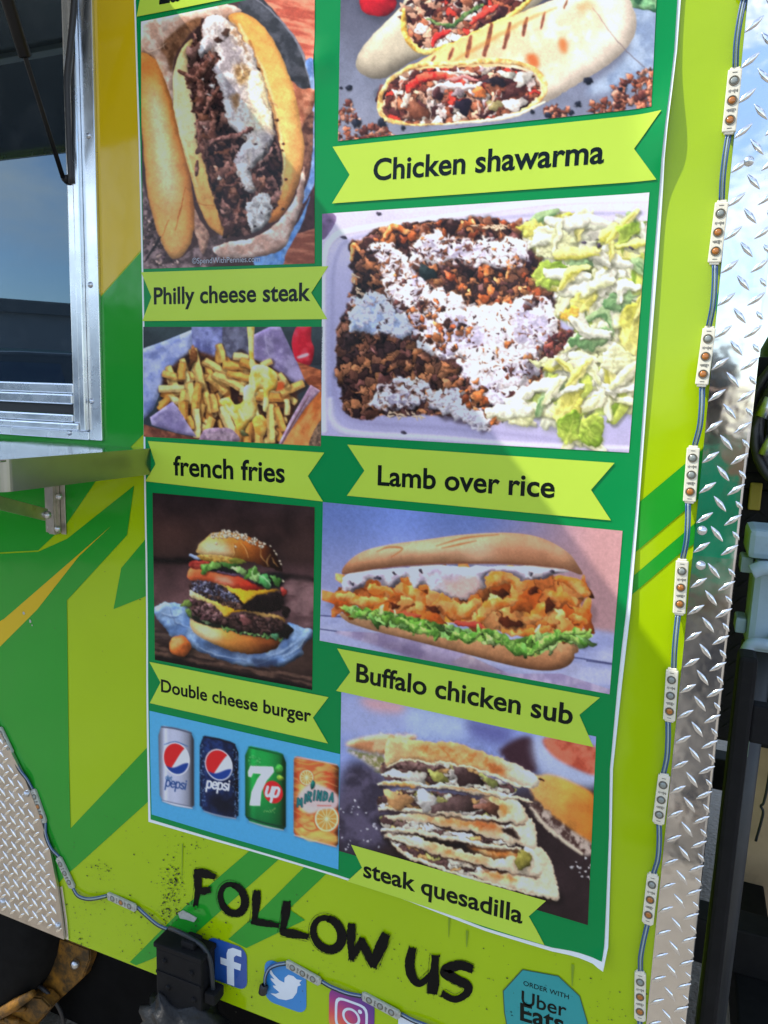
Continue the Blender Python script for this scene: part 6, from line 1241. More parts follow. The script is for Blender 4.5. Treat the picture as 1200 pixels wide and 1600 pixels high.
def picture(name, quad, cv, label, step=1.15):
    Q = [np.array(XZ(*p)) for p in quad]                             # TL TR BR BL on the wall
    nx = int(max(np.hypot(quad[1][0]-quad[0][0], quad[1][1]-quad[0][1]), 10)/step); ny = int(max(quad[3][1]-quad[0][1], quad[2][1]-quad[1][1])/step)
    u, v = np.meshgrid(np.linspace(0, 1, nx+1), np.linspace(0, 1, ny+1))
    X = (Q[0][0]*(1-u)+Q[1][0]*u)*(1-v)+(Q[3][0]*(1-u)+Q[2][0]*u)*v; Z = (Q[0][1]*(1-u)+Q[1][1]*u)*(1-v)+(Q[3][1]*(1-u)+Q[2][1]*u)*v
    px, py = to_photo(X, 0*X, Z); col = np.clip(s2l(cv.sample(px, py))*np.array((1.34, 1.20, 1.04)), 0, .72)
    V = np.stack([X, -(disp(X, Z)+.0017), Z], -1).reshape(-1, 3)
    i = np.arange((nx+1)*(ny+1)).reshape(ny+1, nx+1); Fq = np.stack([i[:-1, :-1], i[1:, :-1], i[1:, 1:], i[:-1, 1:]], -1).reshape(-1, 4)
    me = bpy.data.meshes.new(name); me.vertices.add(len(V)); me.vertices.foreach_set('co', V.ravel()); me.loops.add(Fq.size); me.loops.foreach_set('vertex_index', Fq.ravel().astype(np.int32))
    me.polygons.add(len(Fq)); me.polygons.foreach_set('loop_start', np.arange(0, Fq.size, 4, dtype=np.int32)); me.polygons.foreach_set('loop_total', np.full(len(Fq), 4, dtype=np.int32)); me.update(calc_edges=True)
    ca = me.color_attributes.new('print', 'FLOAT_COLOR', 'POINT'); rgba = np.ones((len(V), 4), np.float32); rgba[:, :3] = col.reshape(-1, 3); ca.data.foreach_set('color', rgba.ravel())
    me.polygons.foreach_set('use_smooth', [True]*len(me.polygons)); me.materials.append(PM)
    o = link(bpy.data.objects.new(name, me)); keep_world(o, poster); o['label'] = label; return o
def text_geo(s, off=0.0, space=1.0):
    c = bpy.data.curves.new('text', 'FONT'); c.body = s; c.size = 1; c.offset = off; c.space_character = space; c.resolution_u = 4
    o = bpy.data.objects.new('text', c); COL.objects.link(o); dg = bpy.context.evaluated_depsgraph_get(); dg.update()
    me = bpy.data.meshes.new_from_object(o.evaluated_get(dg)); V = np.array([v.co[:2] for v in me.vertices]); Fc = [tuple(p.vertices) for p in me.polygons]
    bpy.data.objects.remove(o); bpy.data.curves.remove(c); bpy.data.meshes.remove(me); return V, Fc
def text_on(name, s, a, b, m, lay, parent, off=.0, space=1.0, hgt=1.0, wall=False):
    """print lettering between two baseline points given in photo units"""
    V, Fc = text_geo(s, off, space); x0, x1 = V[:, 0].min(), V[:, 0].max()
    A = np.array(XZ(*a)); B = np.array(XZ(*b)); e = (B-A); L = np.hypot(*e); k = L/(x1-x0); e = e/L; n_ = np.array((-e[1], e[0]))
    P = A+np.outer((V[:, 0]-x0)*k, e)+np.outer(V[:, 1]*k*hgt, n_)
    d = np.full(len(P), 0.0) if wall else disp(P[:, 0], P[:, 1])
    VV = [(p[0], -(q_+lay), p[1]) for p, q_ in zip(P, d)]
    return meshobj(name, VV, Fc, m, parent)
PICS = [('printed_photo', [(222, 35), (494, -19), (493, 412), (226, 420.5)], pic_philly, 'printed photo of a cheese steak sandwich'),
        ('printed_photo', [(536, -78), (1033, -78-.2*496*.75), (1018, 169), (530, 222)], pic_wrap, 'printed photo of two grilled wraps'),
        ('printed_photo', [(505, 335), (1015, 302), (983, 707), (504, 680)], pic_lamb, 'printed photo of meat, rice, white sauce and lettuce in a tray'),
        ('printed_photo', [(226, 511), (506, 511), (503, 697), (227, 682)], pic_fries, 'printed photo of fries with cheese sauce'),
        ('printed_photo', [(241, 769.5), (493, 792), (489, 1077), (244, 1030)], pic_burger, 'printed photo of a double cheese burger'),
        ('printed_photo', [(506, 784), (973, 829), (953, 1083), (501, 1000)], pic_sub, 'printed photo of a buffalo chicken sub'),
        ('printed_photo', [(236, 1109), (533, 1177), (530, 1357), (239, 1271)], pic_cans, 'printed picture of four drink cans on blue'),
        ('printed_photo', [(535, 1068), (932, 1149), (919, 1443), (531, 1328)], pic_quesadilla, 'printed photo of stacked quesadilla wedges')]
for nm, qd, fn, lb in PICS: picture(nm, qd, fn(), lb)
RIB = [([(215.7, 27.5), (232, -60), (420, -105), (392, -50), (402, -8)], 'Ea', (251, 7.5), (284, 1.5), .03),
       ([(522, 231), (1034, 177), (991, 234), (1026, 283), (521, 319), (548.5, 274.6)], 'Chicken shawarma', (585, 283), (943.7, 255.5), .021),
       ([(223, 426), (515, 416.5), (488, 458), (513.5, 499), (225, 502), (239, 464.5)], 'Philly cheese steak', (243, 475.5), (487, 470), .021),
       ([(234, 689), (508.7, 707), (483, 743.5), (506.5, 783), (230, 751.5), (246, 725)], 'french fries', (274, 741.5), (447, 753.5), .021),
       ([(545, 694.6), (960.5, 723), (924, 765), (955, 812.5), (544, 774), (571.4, 735)], 'Lamb over rice', (592, 757), (867, 777), .021),
       ([(236, 1033), (515, 1088), (490.6, 1120), (514, 1160), (237, 1097), (253.4, 1065)], 'Double cheese burger', (254.5, 1079), (488, 1127), .021),
       ([(528.6, 1012), (938, 1088), (906, 1115), (928, 1165), (527, 1078), (549, 1049)], 'Buffalo chicken sub', (558, 1063), (895, 1130), .021),
       ([(550, 1318), (854, 1405), (827, 1429), (852, 1472), (544, 1375), (567, 1354)], 'steak quesadilla', (569, 1367.5), (817, 1440), .021)]
for pts, s, a, b, bo in RIB:
    rb = sheet('caption_ribbon', pts, M['ribbon'], .0024, poster, .01)
    tx = text_on('lettering', s, a, b, M['ink'], .0027, None, bo, 1.0, .98); tx.parent = rb
wm = text_on('lettering', '\u00a9SpendWithPennies.com', (302, 412.5), (408, 409.5), M['watermark'], .0023, None, 0, 1.0, 1.0); keep_world(wm, poster)

# ---------------------------------------------------------------- brush lettering on the wall
def zf(x, y): return (220+x/3, 1300+y/3)
def zu(x, y): return (560+x/3, 1380+y/3)
BR = np.random.RandomState(12)
def brush(strokes, conv):
    V = []; Fc = []; lay = [0]
    def ribbon(P, w, lay_, jit):
        n = len(P); T = np.gradient(P, axis=0); T /= np.linalg.norm(T, axis=1)[:, None]; N = np.stack([-T[:, 1], T[:, 0]], 1); b = len(V)
        for i in range(n):
            for sgn in (-1, 1):
                q_ = P[i]+N[i]*sgn*(w[i]/2+jit*BR.randn()); q_ = q_+T[i]*(BR.randn()*jit*2 if i in (0, n-1) else 0)
                p = U(*conv(*q_), -lay_); V.append(tuple(p))
        for i in range(n-1): Fc.append((b+2*i, b+2*i+1, b+2*i+3, b+2*i+2))
    for pts, w in strokes:
        P = spl(pts, False, 10); lay[0] += 1
        t = np.linspace(0, 1, len(P)); w = w*1.42; ww = w*(.86+.2*np.sin(t*5+len(V)))
        ribbon(P, ww, .0018+.00012*lay[0], .9)
        T = np.gradient(P, axis=0); T /= np.linalg.norm(T, axis=1)[:, None]; N = np.stack([-T[:, 1], T[:, 0]], 1)
        for k in range(5):                                             # dry bristle tails past both ends
            o_ = (BR.rand()-.5)*w*.85; e = 3+9*BR.rand(); s0 = P[-1]+N[-1]*o_; lay[0] += 1
            ribbon(np.array([s0-T[-1]*6, s0+T[-1]*e*.5, s0+T[-1]*e]), np.array([3.5, 3, 1.5]), .0018+.00012*lay[0], .2)
            s0 = P[0]+N[0]*(BR.rand()-.5)*w*.85; ribbon(np.array([s0+T[0]*6, s0-T[0]*e*.3, s0-T[0]*e*.6]), np.array([3.5, 3, 1.5]), .0018+.00012*lay[0], .2)
        sd = N*(w*.5+2.5); ribbon(P+sd*(1 if BR.rand() > .5 else -1), np.full(len(P), 1.8), .0018+.00012*lay[0], .5)
    o = tpart(meshobj('letter', V, Fc, M['paint_black'], None))
    return o
def ell(cx, cy, rx, ry, a0=-1.4, turn=6.4, tilt=.1):
    th = np.linspace(a0, a0+turn, 16); return [(cx+rx*math.cos(t)+tilt*ry*math.sin(t), cy+ry*math.sin(t)+tilt*rx*math.cos(t)) for t in th]
brush([([(264, 182), (268, 260), (256, 345)], 25), ([(252, 188), (300, 196), (350, 212)], 28), ([(262, 278), (295, 276), (325, 270)], 24)], zf)
brush([(ell(430, 314, 57, 68), 25)], zf)
brush([([(545, 275), (540, 350), (530, 425)], 27), ([(520, 420), (580, 428), (648, 440)], 22)], zf)
brush([([(685, 325), (676, 400), (662, 475)], 28), ([(655, 468), (720, 478), (785, 492)], 28)], zf)
brush([(ell(875, 477, 66, 74), 29)], zf)
brush([([(988, 430), (984, 510), (986, 600)], 27), ([(984, 600), (1012, 550), (1036, 500)], 23), ([(1034, 500), (1060, 565), (1090, 632)], 27), ([(1086, 636), (1116, 560), (1150, 478)], 36)], zf)
brush([([(255, 302), (240, 370), (252, 440), (290, 470), (345, 425)], 30), ([(362, 338), (354, 430), (346, 518)], 37)], zu)
brush([([(538, 405), (475, 385), (408, 412), (450, 448), (510, 480), (505, 520), (450, 545), (392, 518)], 33)], zu)

# ---------------------------------------------------------------- stickers
def decal(name, tl, tr, m, label, cat, aspect=1.0, rad=.22, group=None):
    """a rounded square sticker on the wall; returns its Empty and the local frame"""
    A = np.array(XZ(*tl)); B = np.array(XZ(*tr)); w = np.hypot(*(B-A)); e = (B-A)/w; n_ = np.array((-e[1], e[0])); O = A-n_*w*aspect
    root = tag(empty(name, (float(O[0]), 0, float(O[1]))), label, cat, group)
    def at(u, v): p = O+e*u*w+n_*v*w; return p
    P = []
    for cx, cy, a0 in ((1-rad, rad, -90), (1-rad, aspect-rad, 0), (rad, aspect-rad, 90), (rad, rad, 180)):
        for k in range(7): th = math.radians(a0+15*k); P.append(at(cx+rad*math.cos(th), cy+rad*math.sin(th)))
    o = meshobj('backing', [(p[0], -.0014, p[1]) for p in P], [tuple(range(len(P)))[::-1]], m); fixn(o); keep_world(o, root)
    return root, at
def fixn(o):
    me = o.data; bm = bmesh.new(); bm.from_mesh(me); bm.normal_update()
    for f in bm.faces:
        if f.normal.y > 0: f.normal_flip()
    bmesh.ops.triangulate(bm, faces=list(bm.faces)); bm.to_mesh(me); bm.free()
def glyph(root, at, name, pts, m, lay=.0018, smooth=False):
    P = [at(*p) for p in (spl(pts, True, 6) if smooth else pts)]
    o = meshobj(name, [(p[0], -lay, p[1]) for p in P], [tuple(range(len(P)))], m); fixn(o); keep_world(o, root); return o
def ring(root, at, name, c, r0, r1, m, lay=.0018, n=36, sq=None):
    V = []; Fc = []
    for k in range(n):
        th = 2*math.pi*k/n
        if sq: ct, st = math.cos(th), math.sin(th); s_ = 1/(abs(ct)**sq+abs(st)**sq)**(1/sq)
        else: ct, st, s_ = math.cos(th), math.sin(th), 1
        for r in (r0, r1): p = at(c[0]+r*s_*ct, c[1]+r*s_*st); V.append((p[0], -lay, p[1]))
    for k in range(n): a_ = 2*k; b_ = 2*((k+1) % n); Fc.append((a_, a_+1, b_+1, b_))
    o = meshobj(name, V, Fc, m); fixn(o); keep_world(o, root); return o
DV = dict(rough=.4, coat=.4, coatr=.12, var=.05, vscale=20)
W_ = mat('sticker white', S(214, 224, 234), **DV)
r_, at = decal('social_sticker', (324, 1461), (386, 1482), mat('sticker blue', S(30, 78, 156), **DV), 'dark blue rounded square sticker with a white letter f', 'sticker', group='social media stickers')
glyph(r_, at, 'letter_f', [(.50, .02), (.68, .02), (.68, .44), (.84, .44), (.86, .60), (.68, .60), (.68, .70), (.74, .77), (.87, .77), (.87, .92), (.66, .92), (.54, .85), (.50, .74), (.50, .60), (.34, .60), (.34, .44), (.50, .44)], W_)
r_, at = decal('social_sticker', (414, 1496), (479, 1518), mat('sticker sky blue', S(30, 128, 198), **DV), 'light blue rounded square sticker with a white bird', 'sticker', group='social media stickers')
glyph(r_, at, 'bird', [(.14, .80), (.22, .69), (.36, .60), (.48, .58), (.49, .70), (.58, .80), (.70, .81), (.78, .76), (.90, .78), (.84, .70), (.88, .66), (.80, .60), (.78, .45), (.68, .28), (.52, .18), (.34, .15), (.14, .21), (.28, .25), (.36, .31), (.22, .38), (.20, .42), (.28, .44), (.15, .54), (.15, .58), (.24, .58), (.13, .68)], W_, .0018, False)
def insta():
    m = mat('sticker gradient', S(150, 60, 140), **DV); n, l = m.node_tree.nodes, m.node_tree.links
    a = XZ(520, 1612); g_ = n.new('ShaderNodeNewGeometry'); sp = n.new('ShaderNodeVectorMath'); sp.operation = 'DISTANCE'; sp.inputs[1].default_value = (a[0], 0, a[1]); l.new(g_.outputs['Position'], sp.inputs[0])
    rp = n.new('ShaderNodeValToRGB'); cr = rp.color_ramp; cr.elements[0].position = 0; cr.elements[0].color = S(232, 150, 60); cr.elements[1].position = 1; cr.elements[1].color = S(58, 44, 130)
    for ps, c in ((.3, S(216, 76, 76)), (.55, S(160, 40, 124)), (.75, S(104, 40, 136))): e = cr.elements.new(ps); e.color = c
    mu = n.new('ShaderNodeMath'); mu.operation = 'MULTIPLY'; mu.inputs[1].default_value = 1/.125; l.new(sp.outputs['Value'], mu.inputs[0]); l.new(mu.outputs[0], rp.inputs[0]); l.new(rp.outputs[0], n['Principled BSDF'].inputs['Base Color']); return m
r_, at = decal('social_sticker', (515, 1539), (586, 1564), insta(), 'purple to orange rounded square sticker with a white camera outline', 'sticker', group='social media stickers')
ring(r_, at, 'camera_outline', (.50, .47), .31, .365, W_, sq=5); ring(r_, at, 'camera_lens', (.50, .47), .145, .20, W_); ring(r_, at, 'camera_dot', (.69, .66), .0, .045, W_)
r_, at = decal('social_sticker', (623, 1585), (694, 1610), W_, 'white rounded square sticker with an orange red round mark', 'sticker', rad=.1, group='social media stickers')
ring(r_, at, 'round_mark', (.5, .5), .0, .42, mat('sticker orange', S(206, 84, 54), **DV)); ring(r_, at, 'pale_ring', (.5, .5), .30, .345, W_, .0022)
ub = tag(empty('delivery_sticker', tuple(U(850, 1640))), 'teal eight sided delivery sticker with black words beside the painted letters', 'sticker')
oc = [(817, 1516), (872, 1526), (905, 1557), (917, 1598), (908, 1645), (868, 1668), (820, 1655), (795, 1615), (789, 1582), (787, 1549)]
P = [U(*p, -.0016) for p in oc]; o = meshobj('backing', P, [tuple(range(len(P)))], mat('sticker teal', S(14, 148, 150), **DV)); fixn(o); keep_world(o, ub)
P2 = [U(852+(x-852)*1.025, 1588+(y-1588)*1.025, -.0013) for x, y in oc]; o = meshobj('edge', P2, [tuple(range(len(P2)))], mat('sticker edge dirt', S(60, 96, 60), .7)); fixn(o); keep_world(o, ub)
for s, a, b, bo in (('ORDER WITH', (818, 1538), (889, 1560), .006), ('Uber', (815, 1567), (885, 1588), .010), ('Eats', (813, 1592), (881, 1612), .022)): keep_world(text_on('lettering', s, a, b, M['ink'], .0020, None, bo, 1.0, 1.0, True), ub)
# ---------------------------------------------------------------- LED module strings
def module_meshes(white):
    bm = bmesh.new(); addbox(bm, (-.0082, -.0062, -.0375), (.0082, -.0006, .0375), .0014, 2); addbox(bm, (-.0060, -.0050, -.0405), (.0060, -.0006, .0405), .001, 1)
    me = bpy.data.meshes.new('led_module'); bm.to_mesh(me); bm.free(); me.materials.append(M['plastic_white'] if white else M['plastic_grey']); return me
MOD = {True: module_meshes(True), False: module_meshes(False)}
def ringmesh(nm, prof, m):
    V = []; Fc = []; n = 18
    for r, h in prof:
        for k in range(n): th = 6.28319*k/n; V.append((r*math.cos(th), -h, r*math.sin(th)))
    for i in range(len(prof)-1):
        for k in range(n): Fc.append((i*n+k, i*n+(k+1) % n, (i+1)*n+(k+1) % n, (i+1)*n+k))
    Fc.append(tuple((len(prof)-1)*n+k for k in range(n))); me = bpy.data.meshes.new(nm); me.from_pydata(V, [], Fc); me.update(); me.polygons.foreach_set('use_smooth', [True]*len(me.polygons)); me.materials.append(m); return me
LENS = {0: ringmesh('led_lens_grey', [(.0044, 0), (.0042, .0008), (.0030, .0016), (.0010, .0019)], M['greylens']), 1: ringmesh('led_lens_reflection', [(.0044, 0), (.0042, .0008), (.0030, .0016), (.0010, .0019)], M['orange_reflection'])}
RIM = ringmesh('lens_rim', [(.0062, 0), (.0060, .0010), (.0050, .0011), (.0046, .0003)], M['ring'])
def marks():
    bm = bmesh.new(); r = random.Random(3)
    for z in (.0115, -.0115):
        for k in range(7):
            x = -.005+.0016*k; h = .0015+.002*r.random(); addbox(bm, (x, -.00655, z-h+.001*r.random()), (x+.0006+.0004*r.random(), -.0063, z+h*.6))
    for z in (.0335, -.0335): addbox(bm, (-.0028, -.00655, z-.0004), (.0028, -.0063, z+.0004))
    me = bpy.data.meshes.new('print_marks'); bm.to_mesh(me); bm.free(); me.materials.append(M['mark']); return me
MARK = marks()
def led_string(label, mods, wires, white, name='led_string', seed=1):
    root = tag(empty(name, tuple(U(*mods[0][0]))), label, 'led lights'); r = random.Random(seed); inv = Matrix.Translation(-Vector(root.location))
    for (a, b, cols) in mods:
        A, B = U(*a), U(*b); c = (A+B)/2; d = A-B; s = d.length/.081; ang = math.atan2(d.x, d.z)
        o = bpy.data.objects.new('led_module', MOD[white]); COL.objects.link(o); o.parent = root; o.matrix_parent_inverse = inv; o.location = (c.x, -.0012, c.z); o.rotation_euler = (math.radians(r.uniform(-2.5, 1.5)), ang+math.radians(r.uniform(-2.2, 2.2)), math.radians(r.uniform(-5, 5))); o.scale = (1, 1, s)
        for k in range(3):
            for nm, me, yy in (('lens_rim', RIM, -.0061), ('led_lens', LENS[cols[k]], -.0062)):
                q_ = bpy.data.objects.new(nm, me); COL.objects.link(q_); q_.parent = o; q_.location = (0, yy, .0235-.0235*k); q_.scale = (1, 1, 1/s)
        q_ = bpy.data.objects.new('print_marks', MARK); COL.objects.link(q_); q_.parent = o
    for pts in wires:
        P = [U(*p) for p in pts]
        for k, (dx, m) in enumerate(((-.0026, M['wire_blue']), (.0000, M['wire_white']), (.0026, M['wire_dark'] if not white else M['wire_blue']))):
            t = [Vector(p) for p in P]; n = len(t); out = []
            for i, p in enumerate(t):
                d = (t[min(i+1, n-1)]-t[max(i-1, 0)]).normalized(); nrm = Vector((d.z, 0, -d.x)); lift = .0035+(.004 if 0 < i < n-1 else 0)
                out.append(p+nrm*dx+Vector((0, -lift-.0008*k, 0)))
            w = tube('wire', curve3(out), .00115, m, None, 7); keep_world(w, root)
    return root
RM_ = [((1166, -97), (1162, 2), (0, 1, 1)), ((1149, 107), (1138, 213), (0, 1, 1)), ((1127.5, 314), (1117, 415), (0, 1, 1)), ((1107.5, 510), (1097, 605), (0, 1, 1)), ((1085.5, 696), (1075, 786), (0, 0, 1)), ((1067, 872), (1059.5, 960), (0, 1, 1)), ((1053, 1042), (1044, 1126), (0, 0, 1)), ((1037, 1206), (1030, 1286), (0, 0, 0)), ((1021.5, 1362), (1012, 1441), (0, 1, 1)), ((1001, 1514), (1000, 1591), (0, 1, 1)), ((997, 1664), (996, 1740), (0, 1, 1))]
wr = []
for i in range(len(RM_)-1):
    a, b = RM_[i][1], RM_[i+1][0]; bow = (-3, -2, 3, 4, 3, -1, 3, 4, -3, 2)[i]
    wr.append([a, (a[0]*.67+b[0]*.33+bow*.8, a[1]*.67+b[1]*.33), (a[0]*.33+b[0]*.67+bow, a[1]*.33+b[1]*.67), b])
led_string('white LED module string running down beside the tread plate corner', RM_, wr, True)
LM_ = [((1, 1136), (22, 1176), (0, 0, 0)), ((53, 1232), (73, 1284), (0, 1, 1)), ((94, 1337), (116, 1386), (0, 0, 0)), ((169, 1398), (217, 1416), (0, 1, 0))]
led_string('dirty grey LED module string following the wheel skirt edge', LM_, [[(22, 1176), (34, 1198), (46, 1214), (53, 1232)], [(73, 1284), (76, 1302), (84, 1322), (94, 1337)], [(116, 1386), (126, 1396), (140, 1401), (155, 1400), (169, 1398)], [(217, 1416), (232, 1426), (250, 1441), (268, 1452)]], False, seed=2)
BM_ = [((448, 1503), (504, 1531), (0, 0, 0)), ((566, 1554), (628, 1582), (0, 0, 0))]
bs = led_string('dirty grey LED module string draped over the social stickers', BM_, [[(416, 1540), (418, 1522), (424, 1509), (436, 1503), (448, 1503)], [(504, 1531), (520, 1537), (545, 1547), (566, 1554)], [(628, 1582), (650, 1590), (680, 1601), (740, 1626)]], False, seed=3)
p = U(415, 1543); keep_world(lathe('end_cap', [(.005, 0), (.0085, .004), (.0085, .018), (.004, .022), (0, .022)], (p.x+.002, -.008, p.z+.013), (-.2, 0, -1), M['rubber'], None, 10), bs)
# ---------------------------------------------------------------- what the glass and the metal mirror: the yard behind the camera
# the photographer
ph = tag(empty('person', (.05, -1.75, 0)), 'person in a green shirt and dark jeans standing to photograph the menu', 'person')
def skin(name, verts, edges, radii, m, root=0, sub=2):
    me = bpy.data.meshes.new(name); me.from_pydata(verts, edges, []); me.update(); o = link(bpy.data.objects.new(name, me), ph)
    sm = o.modifiers.new('skin', 'SKIN'); sm.use_smooth_shade = True
    if not me.skin_vertices: me.skin_vertices.new() if hasattr(me.skin_vertices, 'new') else None
    if me.skin_vertices:
        for v, r in zip(me.skin_vertices[0].data, radii): v.radius = (r, r) if not hasattr(r, '__len__') else r
        me.skin_vertices[0].data[root].use_root = True
    o.modifiers.new('sub', 'SUBSURF').levels = sub; o.modifiers['sub'].render_levels = sub; me.materials.append(m); return o
sh = [(-.17, .01, 1.44), (.17, .01, 1.44)]; el = [(-.25, .14, 1.20), (.27, .14, 1.20)]; wr_ = [(-.11, .36, 1.42), (.11, .36, 1.42)]
def loft(name, rings, m, n=22):
    """a closed body surface through elliptical rings (centre, half width, half depth)"""
    V = []; Fc = []
    for (c, a, b) in rings:
        for k in range(n): th = 6.28319*k/n; V.append((c[0]+a*math.cos(th), c[1]+b*math.sin(th), c[2]))
    for i in range(len(rings)-1):
        for k in range(n): Fc.append((i*n+k, i*n+(k+1) % n, (i+1)*n+(k+1) % n, (i+1)*n+k))
    Fc.append(tuple(range(n))[::-1]); Fc.append(tuple((len(rings)-1)*n+k for k in range(n))); return meshobj(name, V, Fc, m, ph, True)
# one continuous body: legs, trunk, arms with fingers, neck and head
bv = [(0, 0, .95), (0, 0, 1.12), (0, 0, 1.30), (0, .01, 1.43), (0, .01, 1.50), (0, .03, 1.57), (0, .035, 1.66), (0, .03, 1.74)]
be = [(0, 1), (1, 2), (2, 3), (3, 4), (4, 5), (5, 6), (6, 7)]; br_ = [(.15, .10), (.135, .095), (.155, .105), (.13, .085), (.055, .055), (.068, .078), (.076, .092), (.055, .066)]
for s in (0, 1):
    sg = -1 if s == 0 else 1; b = len(bv)
    bv += [sh[s], el[s], wr_[s], (wr_[s][0]-sg*.02, .42, 1.47)]; br_ += [.052, .042, .028, (.020, .034)]; be += [(3, b), (b, b+1), (b+1, b+2), (b+2, b+3)]
    for k, (dx, dz, ln) in enumerate(((-.024, .030, .045), (-.008, .040, .05), (.008, .040, .048), (.022, .032, .038))):
        f = len(bv); p0 = bv[b+3]; bv += [(p0[0]+dx*.8, p0[1]+.02, p0[2]+dz), (p0[0]+dx*.7-sg*.015, p0[1]+.045, p0[2]+dz+ln*.5), (p0[0]-sg*.04+dx*.5, p0[1]+.05, p0[2]+dz+ln*.6)]; br_ += [.009, .0085, .007]; be += [(b+3, f), (f, f+1), (f+1, f+2)]
    f = len(bv); p0 = bv[b+3]; bv += [(p0[0]-sg*.03, p0[1]+.0, p0[2]-.005), (p0[0]-sg*.055, p0[1]+.02, p0[2]+.02)]; br_ += [.010, .008]; be += [(b+3, f), (f, f+1)]
    b = len(bv); bv += [(sg*.095, 0, .86), (sg*.105, .02, .50), (sg*.11, -.01, .10), (sg*.12, .10, .045)]; br_ += [.085, .058, .042, .04]; be += [(0, b), (b, b+1), (b+1, b+2), (b+2, b+3)]
skin('body', bv, be, br_, M['skin'])
loft('hair', [((0, .0, 1.615), .068, .062), ((0, .005, 1.68), .088, .098), ((0, .012, 1.745), .084, .098), ((0, .012, 1.785), .060, .072), ((0, .012, 1.80), .02, .03)], M['hair'])
loft('nose', [((0, .122, 1.625), .018, .016), ((0, .128, 1.64), .014, .016), ((0, .118, 1.67), .009, .010)], M['skin'], 10)
for s in (-1, 1): loft('ear', [((s*.080, .025, 1.625), .008, .016), ((s*.086, .02, 1.65), .010, .024), ((s*.082, .02, 1.675), .008, .018)], M['skin'], 10); loft('eye', [((s*.030, .112, 1.672), .010, .006), ((s*.030, .114, 1.678), .013, .008), ((s*.030, .112, 1.684), .010, .006)], M['hair'], 10)
skin('shirt', [(0, 0, .92), (0, 0, 1.12), (0, 0, 1.30), (0, .01, 1.42), (0, .01, 1.475)]+[sh[0], tuple(np.array(sh[0])*.35+np.array(el[0])*.65), sh[1], tuple(np.array(sh[1])*.35+np.array(el[1])*.65)], [(0, 1), (1, 2), (2, 3), (3, 4), (3, 5), (5, 6), (3, 7), (7, 8)], [(.180, .125), (.165, .120), (.185, .130), (.155, .105), (.075, .075), .080, .066, .080, .066], M['shirt'])
skin('jeans', [(0, 0, .96), (-.095, 0, .86), (-.105, .02, .50), (-.11, -.01, .09), (.095, 0, .86), (.105, .02, .50), (.11, -.01, .09)], [(0, 1), (1, 2), (2, 3), (0, 4), (4, 5), (5, 6)], [(.165, .115), .105, .078, .064, .105, .078, .064], M['jeans'])
for s in (-1, 1): loft('shoe', [((s*.117, .05, .003), .046, .135), ((s*.117, .05, .03), .048, .135), ((s*.117, .03, .07), .042, .10), ((s*.113, -.01, .10), .038, .05)], M['shoe'])
# the phone in the hands
pv = Vector((.05, -1.28, 1.56))
bm = bmesh.new(); addbox(bm, (-.037, -.004, -.078), (.037, .004, .078), .003); phn = tag(bmobj('phone', bm, mat('phone glass', (.01, .01, .012), .1)), 'black phone held up in both hands of the person', 'phone'); phn.location = pv; phn.rotation_euler = (PITCH*.6, 0, YAW*.5)
# parked pickup, seen in the serving window's glass
def vehicle(name, loc, rz, label, L, H, colour, van=False):
    r = tag(empty(name, loc), label, 'car'); r.rotation_euler = (0, 0, rz); pm = mat(name+' paint', colour, .25, coat=.8, coatr=.03); W = 1.9
    prof = [(-L/2, .45), (-L/2, .95), (-L/2+.1, 1.02), (-L/2+.9, 1.08), (-L/2+1.6, H-.03), (-L/2+2.2, H), (L/2-.9 if van else L/2-1.5, H), (L/2-.15, 1.08), (L/2, .98), (L/2, .42), (L/2-.4, .32), (-L/2+.4, .32)]
    V = []; n = len(prof)
    for s, t in ((-1, 1), (-1, 0), (1, 0), (1, 1)):
        for x, z in prof: k = max(0, (z-1.05)/(H-1.05)) if z > 1.05 else 0; w = W/2-(.16*k)-(.04 if t else 0); V.append((x*(.985 if t else 1), s*w if not t else s*(w), z))
    V = [(x, (-1 if i < n else 1)*(W/2-(.18*max(0, (z-1.05)/(H-1.05)))), z) for i, (x, z) in enumerate(prof+prof)]
    Fc = [tuple(range(n))[::-1], tuple(range(n, 2*n))]+[(k, (k+1) % n, n+(k+1) % n, n+k) for k in range(n)]
    o = meshobj('body', V, Fc, pm, r); md = o.modifiers.new('bev', 'BEVEL'); md.width = .06; md.segments = 3
    for s in (-1, 1):
        for x0, x1 in ((-L/2+1.55, -L/2+2.6), (-L/2+2.7, L/2-1.1 if van else L/2-1.7)):
            y = lambda z: s*(W/2-(.18*max(0, (z-1.05)/(H-1.05)))+.012); meshobj('side_window', [(x0, y(1.12), 1.12), (x1+.15, y(1.12), 1.12), (x1, y(H-.12), H-.12), (x0+.35, y(H-.12), H-.12)], [(0, 1, 2, 3)], M['glass'], r)
        for x in (-L/2+.85, L/2-.9): lathe('wheel', [(.05, 0), (.30, 0), (.35, .03), (.35, .19), (.30, .22), (.2, .21), (.0, .2)], (x, s*.74, .35), (0, s, 0), M['tyre'], r, 26); lathe('hub_cap', [(.21, 0), (.18, .01), (.06, .02), (0, .02)], (x, s*.955, .35), (0, s, 0), M['zinc'], r, 18)
        boxobj('headlight', (-L/2-.02, s*.55-.16, .80), (-L/2+.06, s*.55+.16, .93), mat('lamp glass', (.7, .7, .7), .1), r, .01); boxobj('tail_light', (L/2-.05, s*.8-.1, .85), (L/2+.02, s*.8+.1, 1.02), mat('red lamp', (.4, .01, .01), .2), r, .01)
    return r
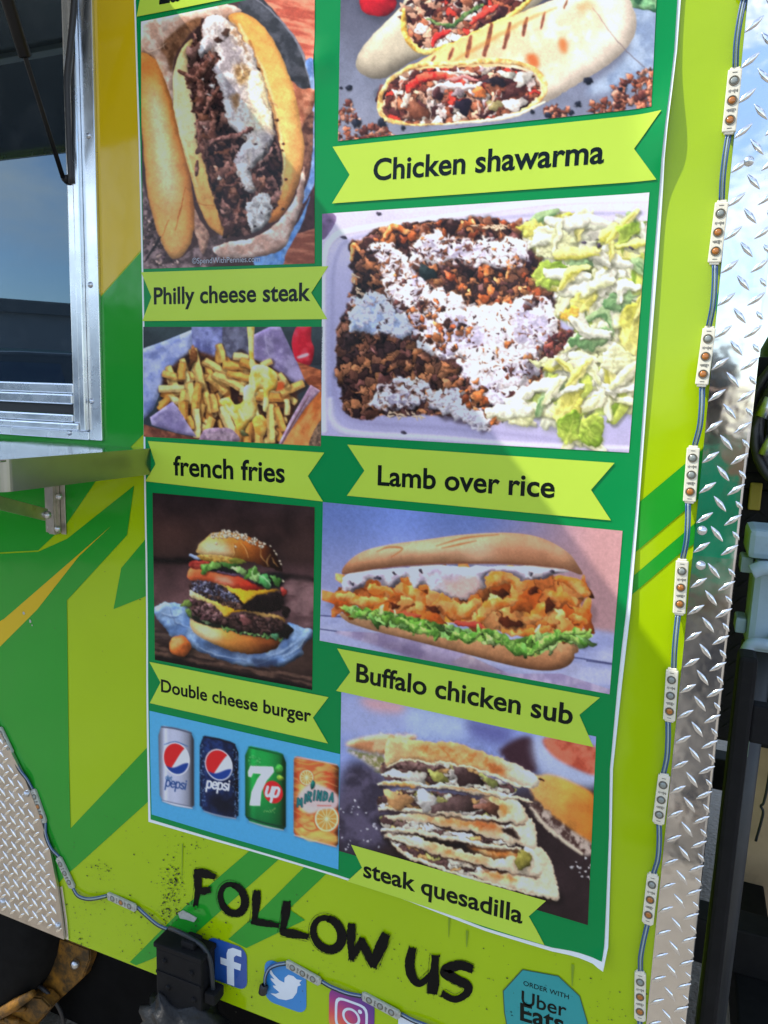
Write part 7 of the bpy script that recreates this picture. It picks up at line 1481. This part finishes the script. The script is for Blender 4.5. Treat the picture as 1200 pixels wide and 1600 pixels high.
vehicle('parked_car', (-7.2, -5.6, 0), -.82, 'dark grey car parked across the lot from the serving window', 4.7, 1.95, (.05, .06, .07), True)
vehicle('parked_car', (-4.4, -8.2, 0), -.86, 'silver car parked beside the dark grey one', 4.6, 1.8, (.5, .52, .55))
bd = tag(empty('shop_building', (-30, -24, 0)), 'long low grey shop building across the lot', 'building'); bd.rotation_euler = (0, 0, -.82)
boxobj('wall', (-22, -5, 0), (22, 5, 4.4), mat('grey render', (.30, .31, .33), .9, var=.1, vscale=.6), bd, 0); boxobj('roof', (-22.3, -5.3, 4.401), (22.3, 5.3, 4.9), mat('roof edge', (.16, .17, .18), .8), bd, 0)
for k in range(8): w_ = boxobj('window', (-20+k*5.2, 5.001, 1.0), (-16.6+k*5.2, 5.06, 3.0), M['glass'], bd, 0); fr_ = boxobj('frame', (-20.1+k*5.2, 5.0005, .9), (-16.5+k*5.2, 5.03, .995), M['alu'], bd, 0); fr_.parent = w_
pl = tag(empty('utility_pole', (-14, -15, 0)), 'brown wooden utility pole with a crossarm across the lot', 'pole'); wd = mat('pole wood', (.14, .09, .06), .9, var=.2, vscale=3)
tube('shaft', [(0, 0, 0), (0, 0, 9.5)], [.16, .11], wd, pl, 12); bm = bmesh.new(); addbox(bm, (-1.2, -.06, 8.5), (1.2, .06, 8.65), .01); co = bmobj('crossarm', bm, wd, pl); co.rotation_euler = (0, 0, .9)
for k in (-1, 0, 1):
    o = lathe('insulator', [(.05, 0), (.06, .05), (.03, .12), (0, .13)], (k*1.0*math.cos(.9), k*1.0*math.sin(.9), 8.65), (0, 0, 1), M['zinc'], pl, 10)
for k in (-1, 0, 1):
    a = Vector((-14+k*math.cos(.9), -15+k*math.sin(.9), 8.78)); dirv = Vector((-.78, .62, 0)); pts = [a+dirv*t+Vector((0, 0, .0016*(t*t-900)*1.0+1.44)) for t in range(-30, 31, 5)]
    tag(tube('power_line', [(p.x, p.y, p.z) for p in pts], .012, M['wire_dark'], None, 5), 'overhead power line carried by the '+('outer left', 'middle', 'outer right')[k+1]+' insulator of the pole crossarm', 'power line', 'overhead power lines')
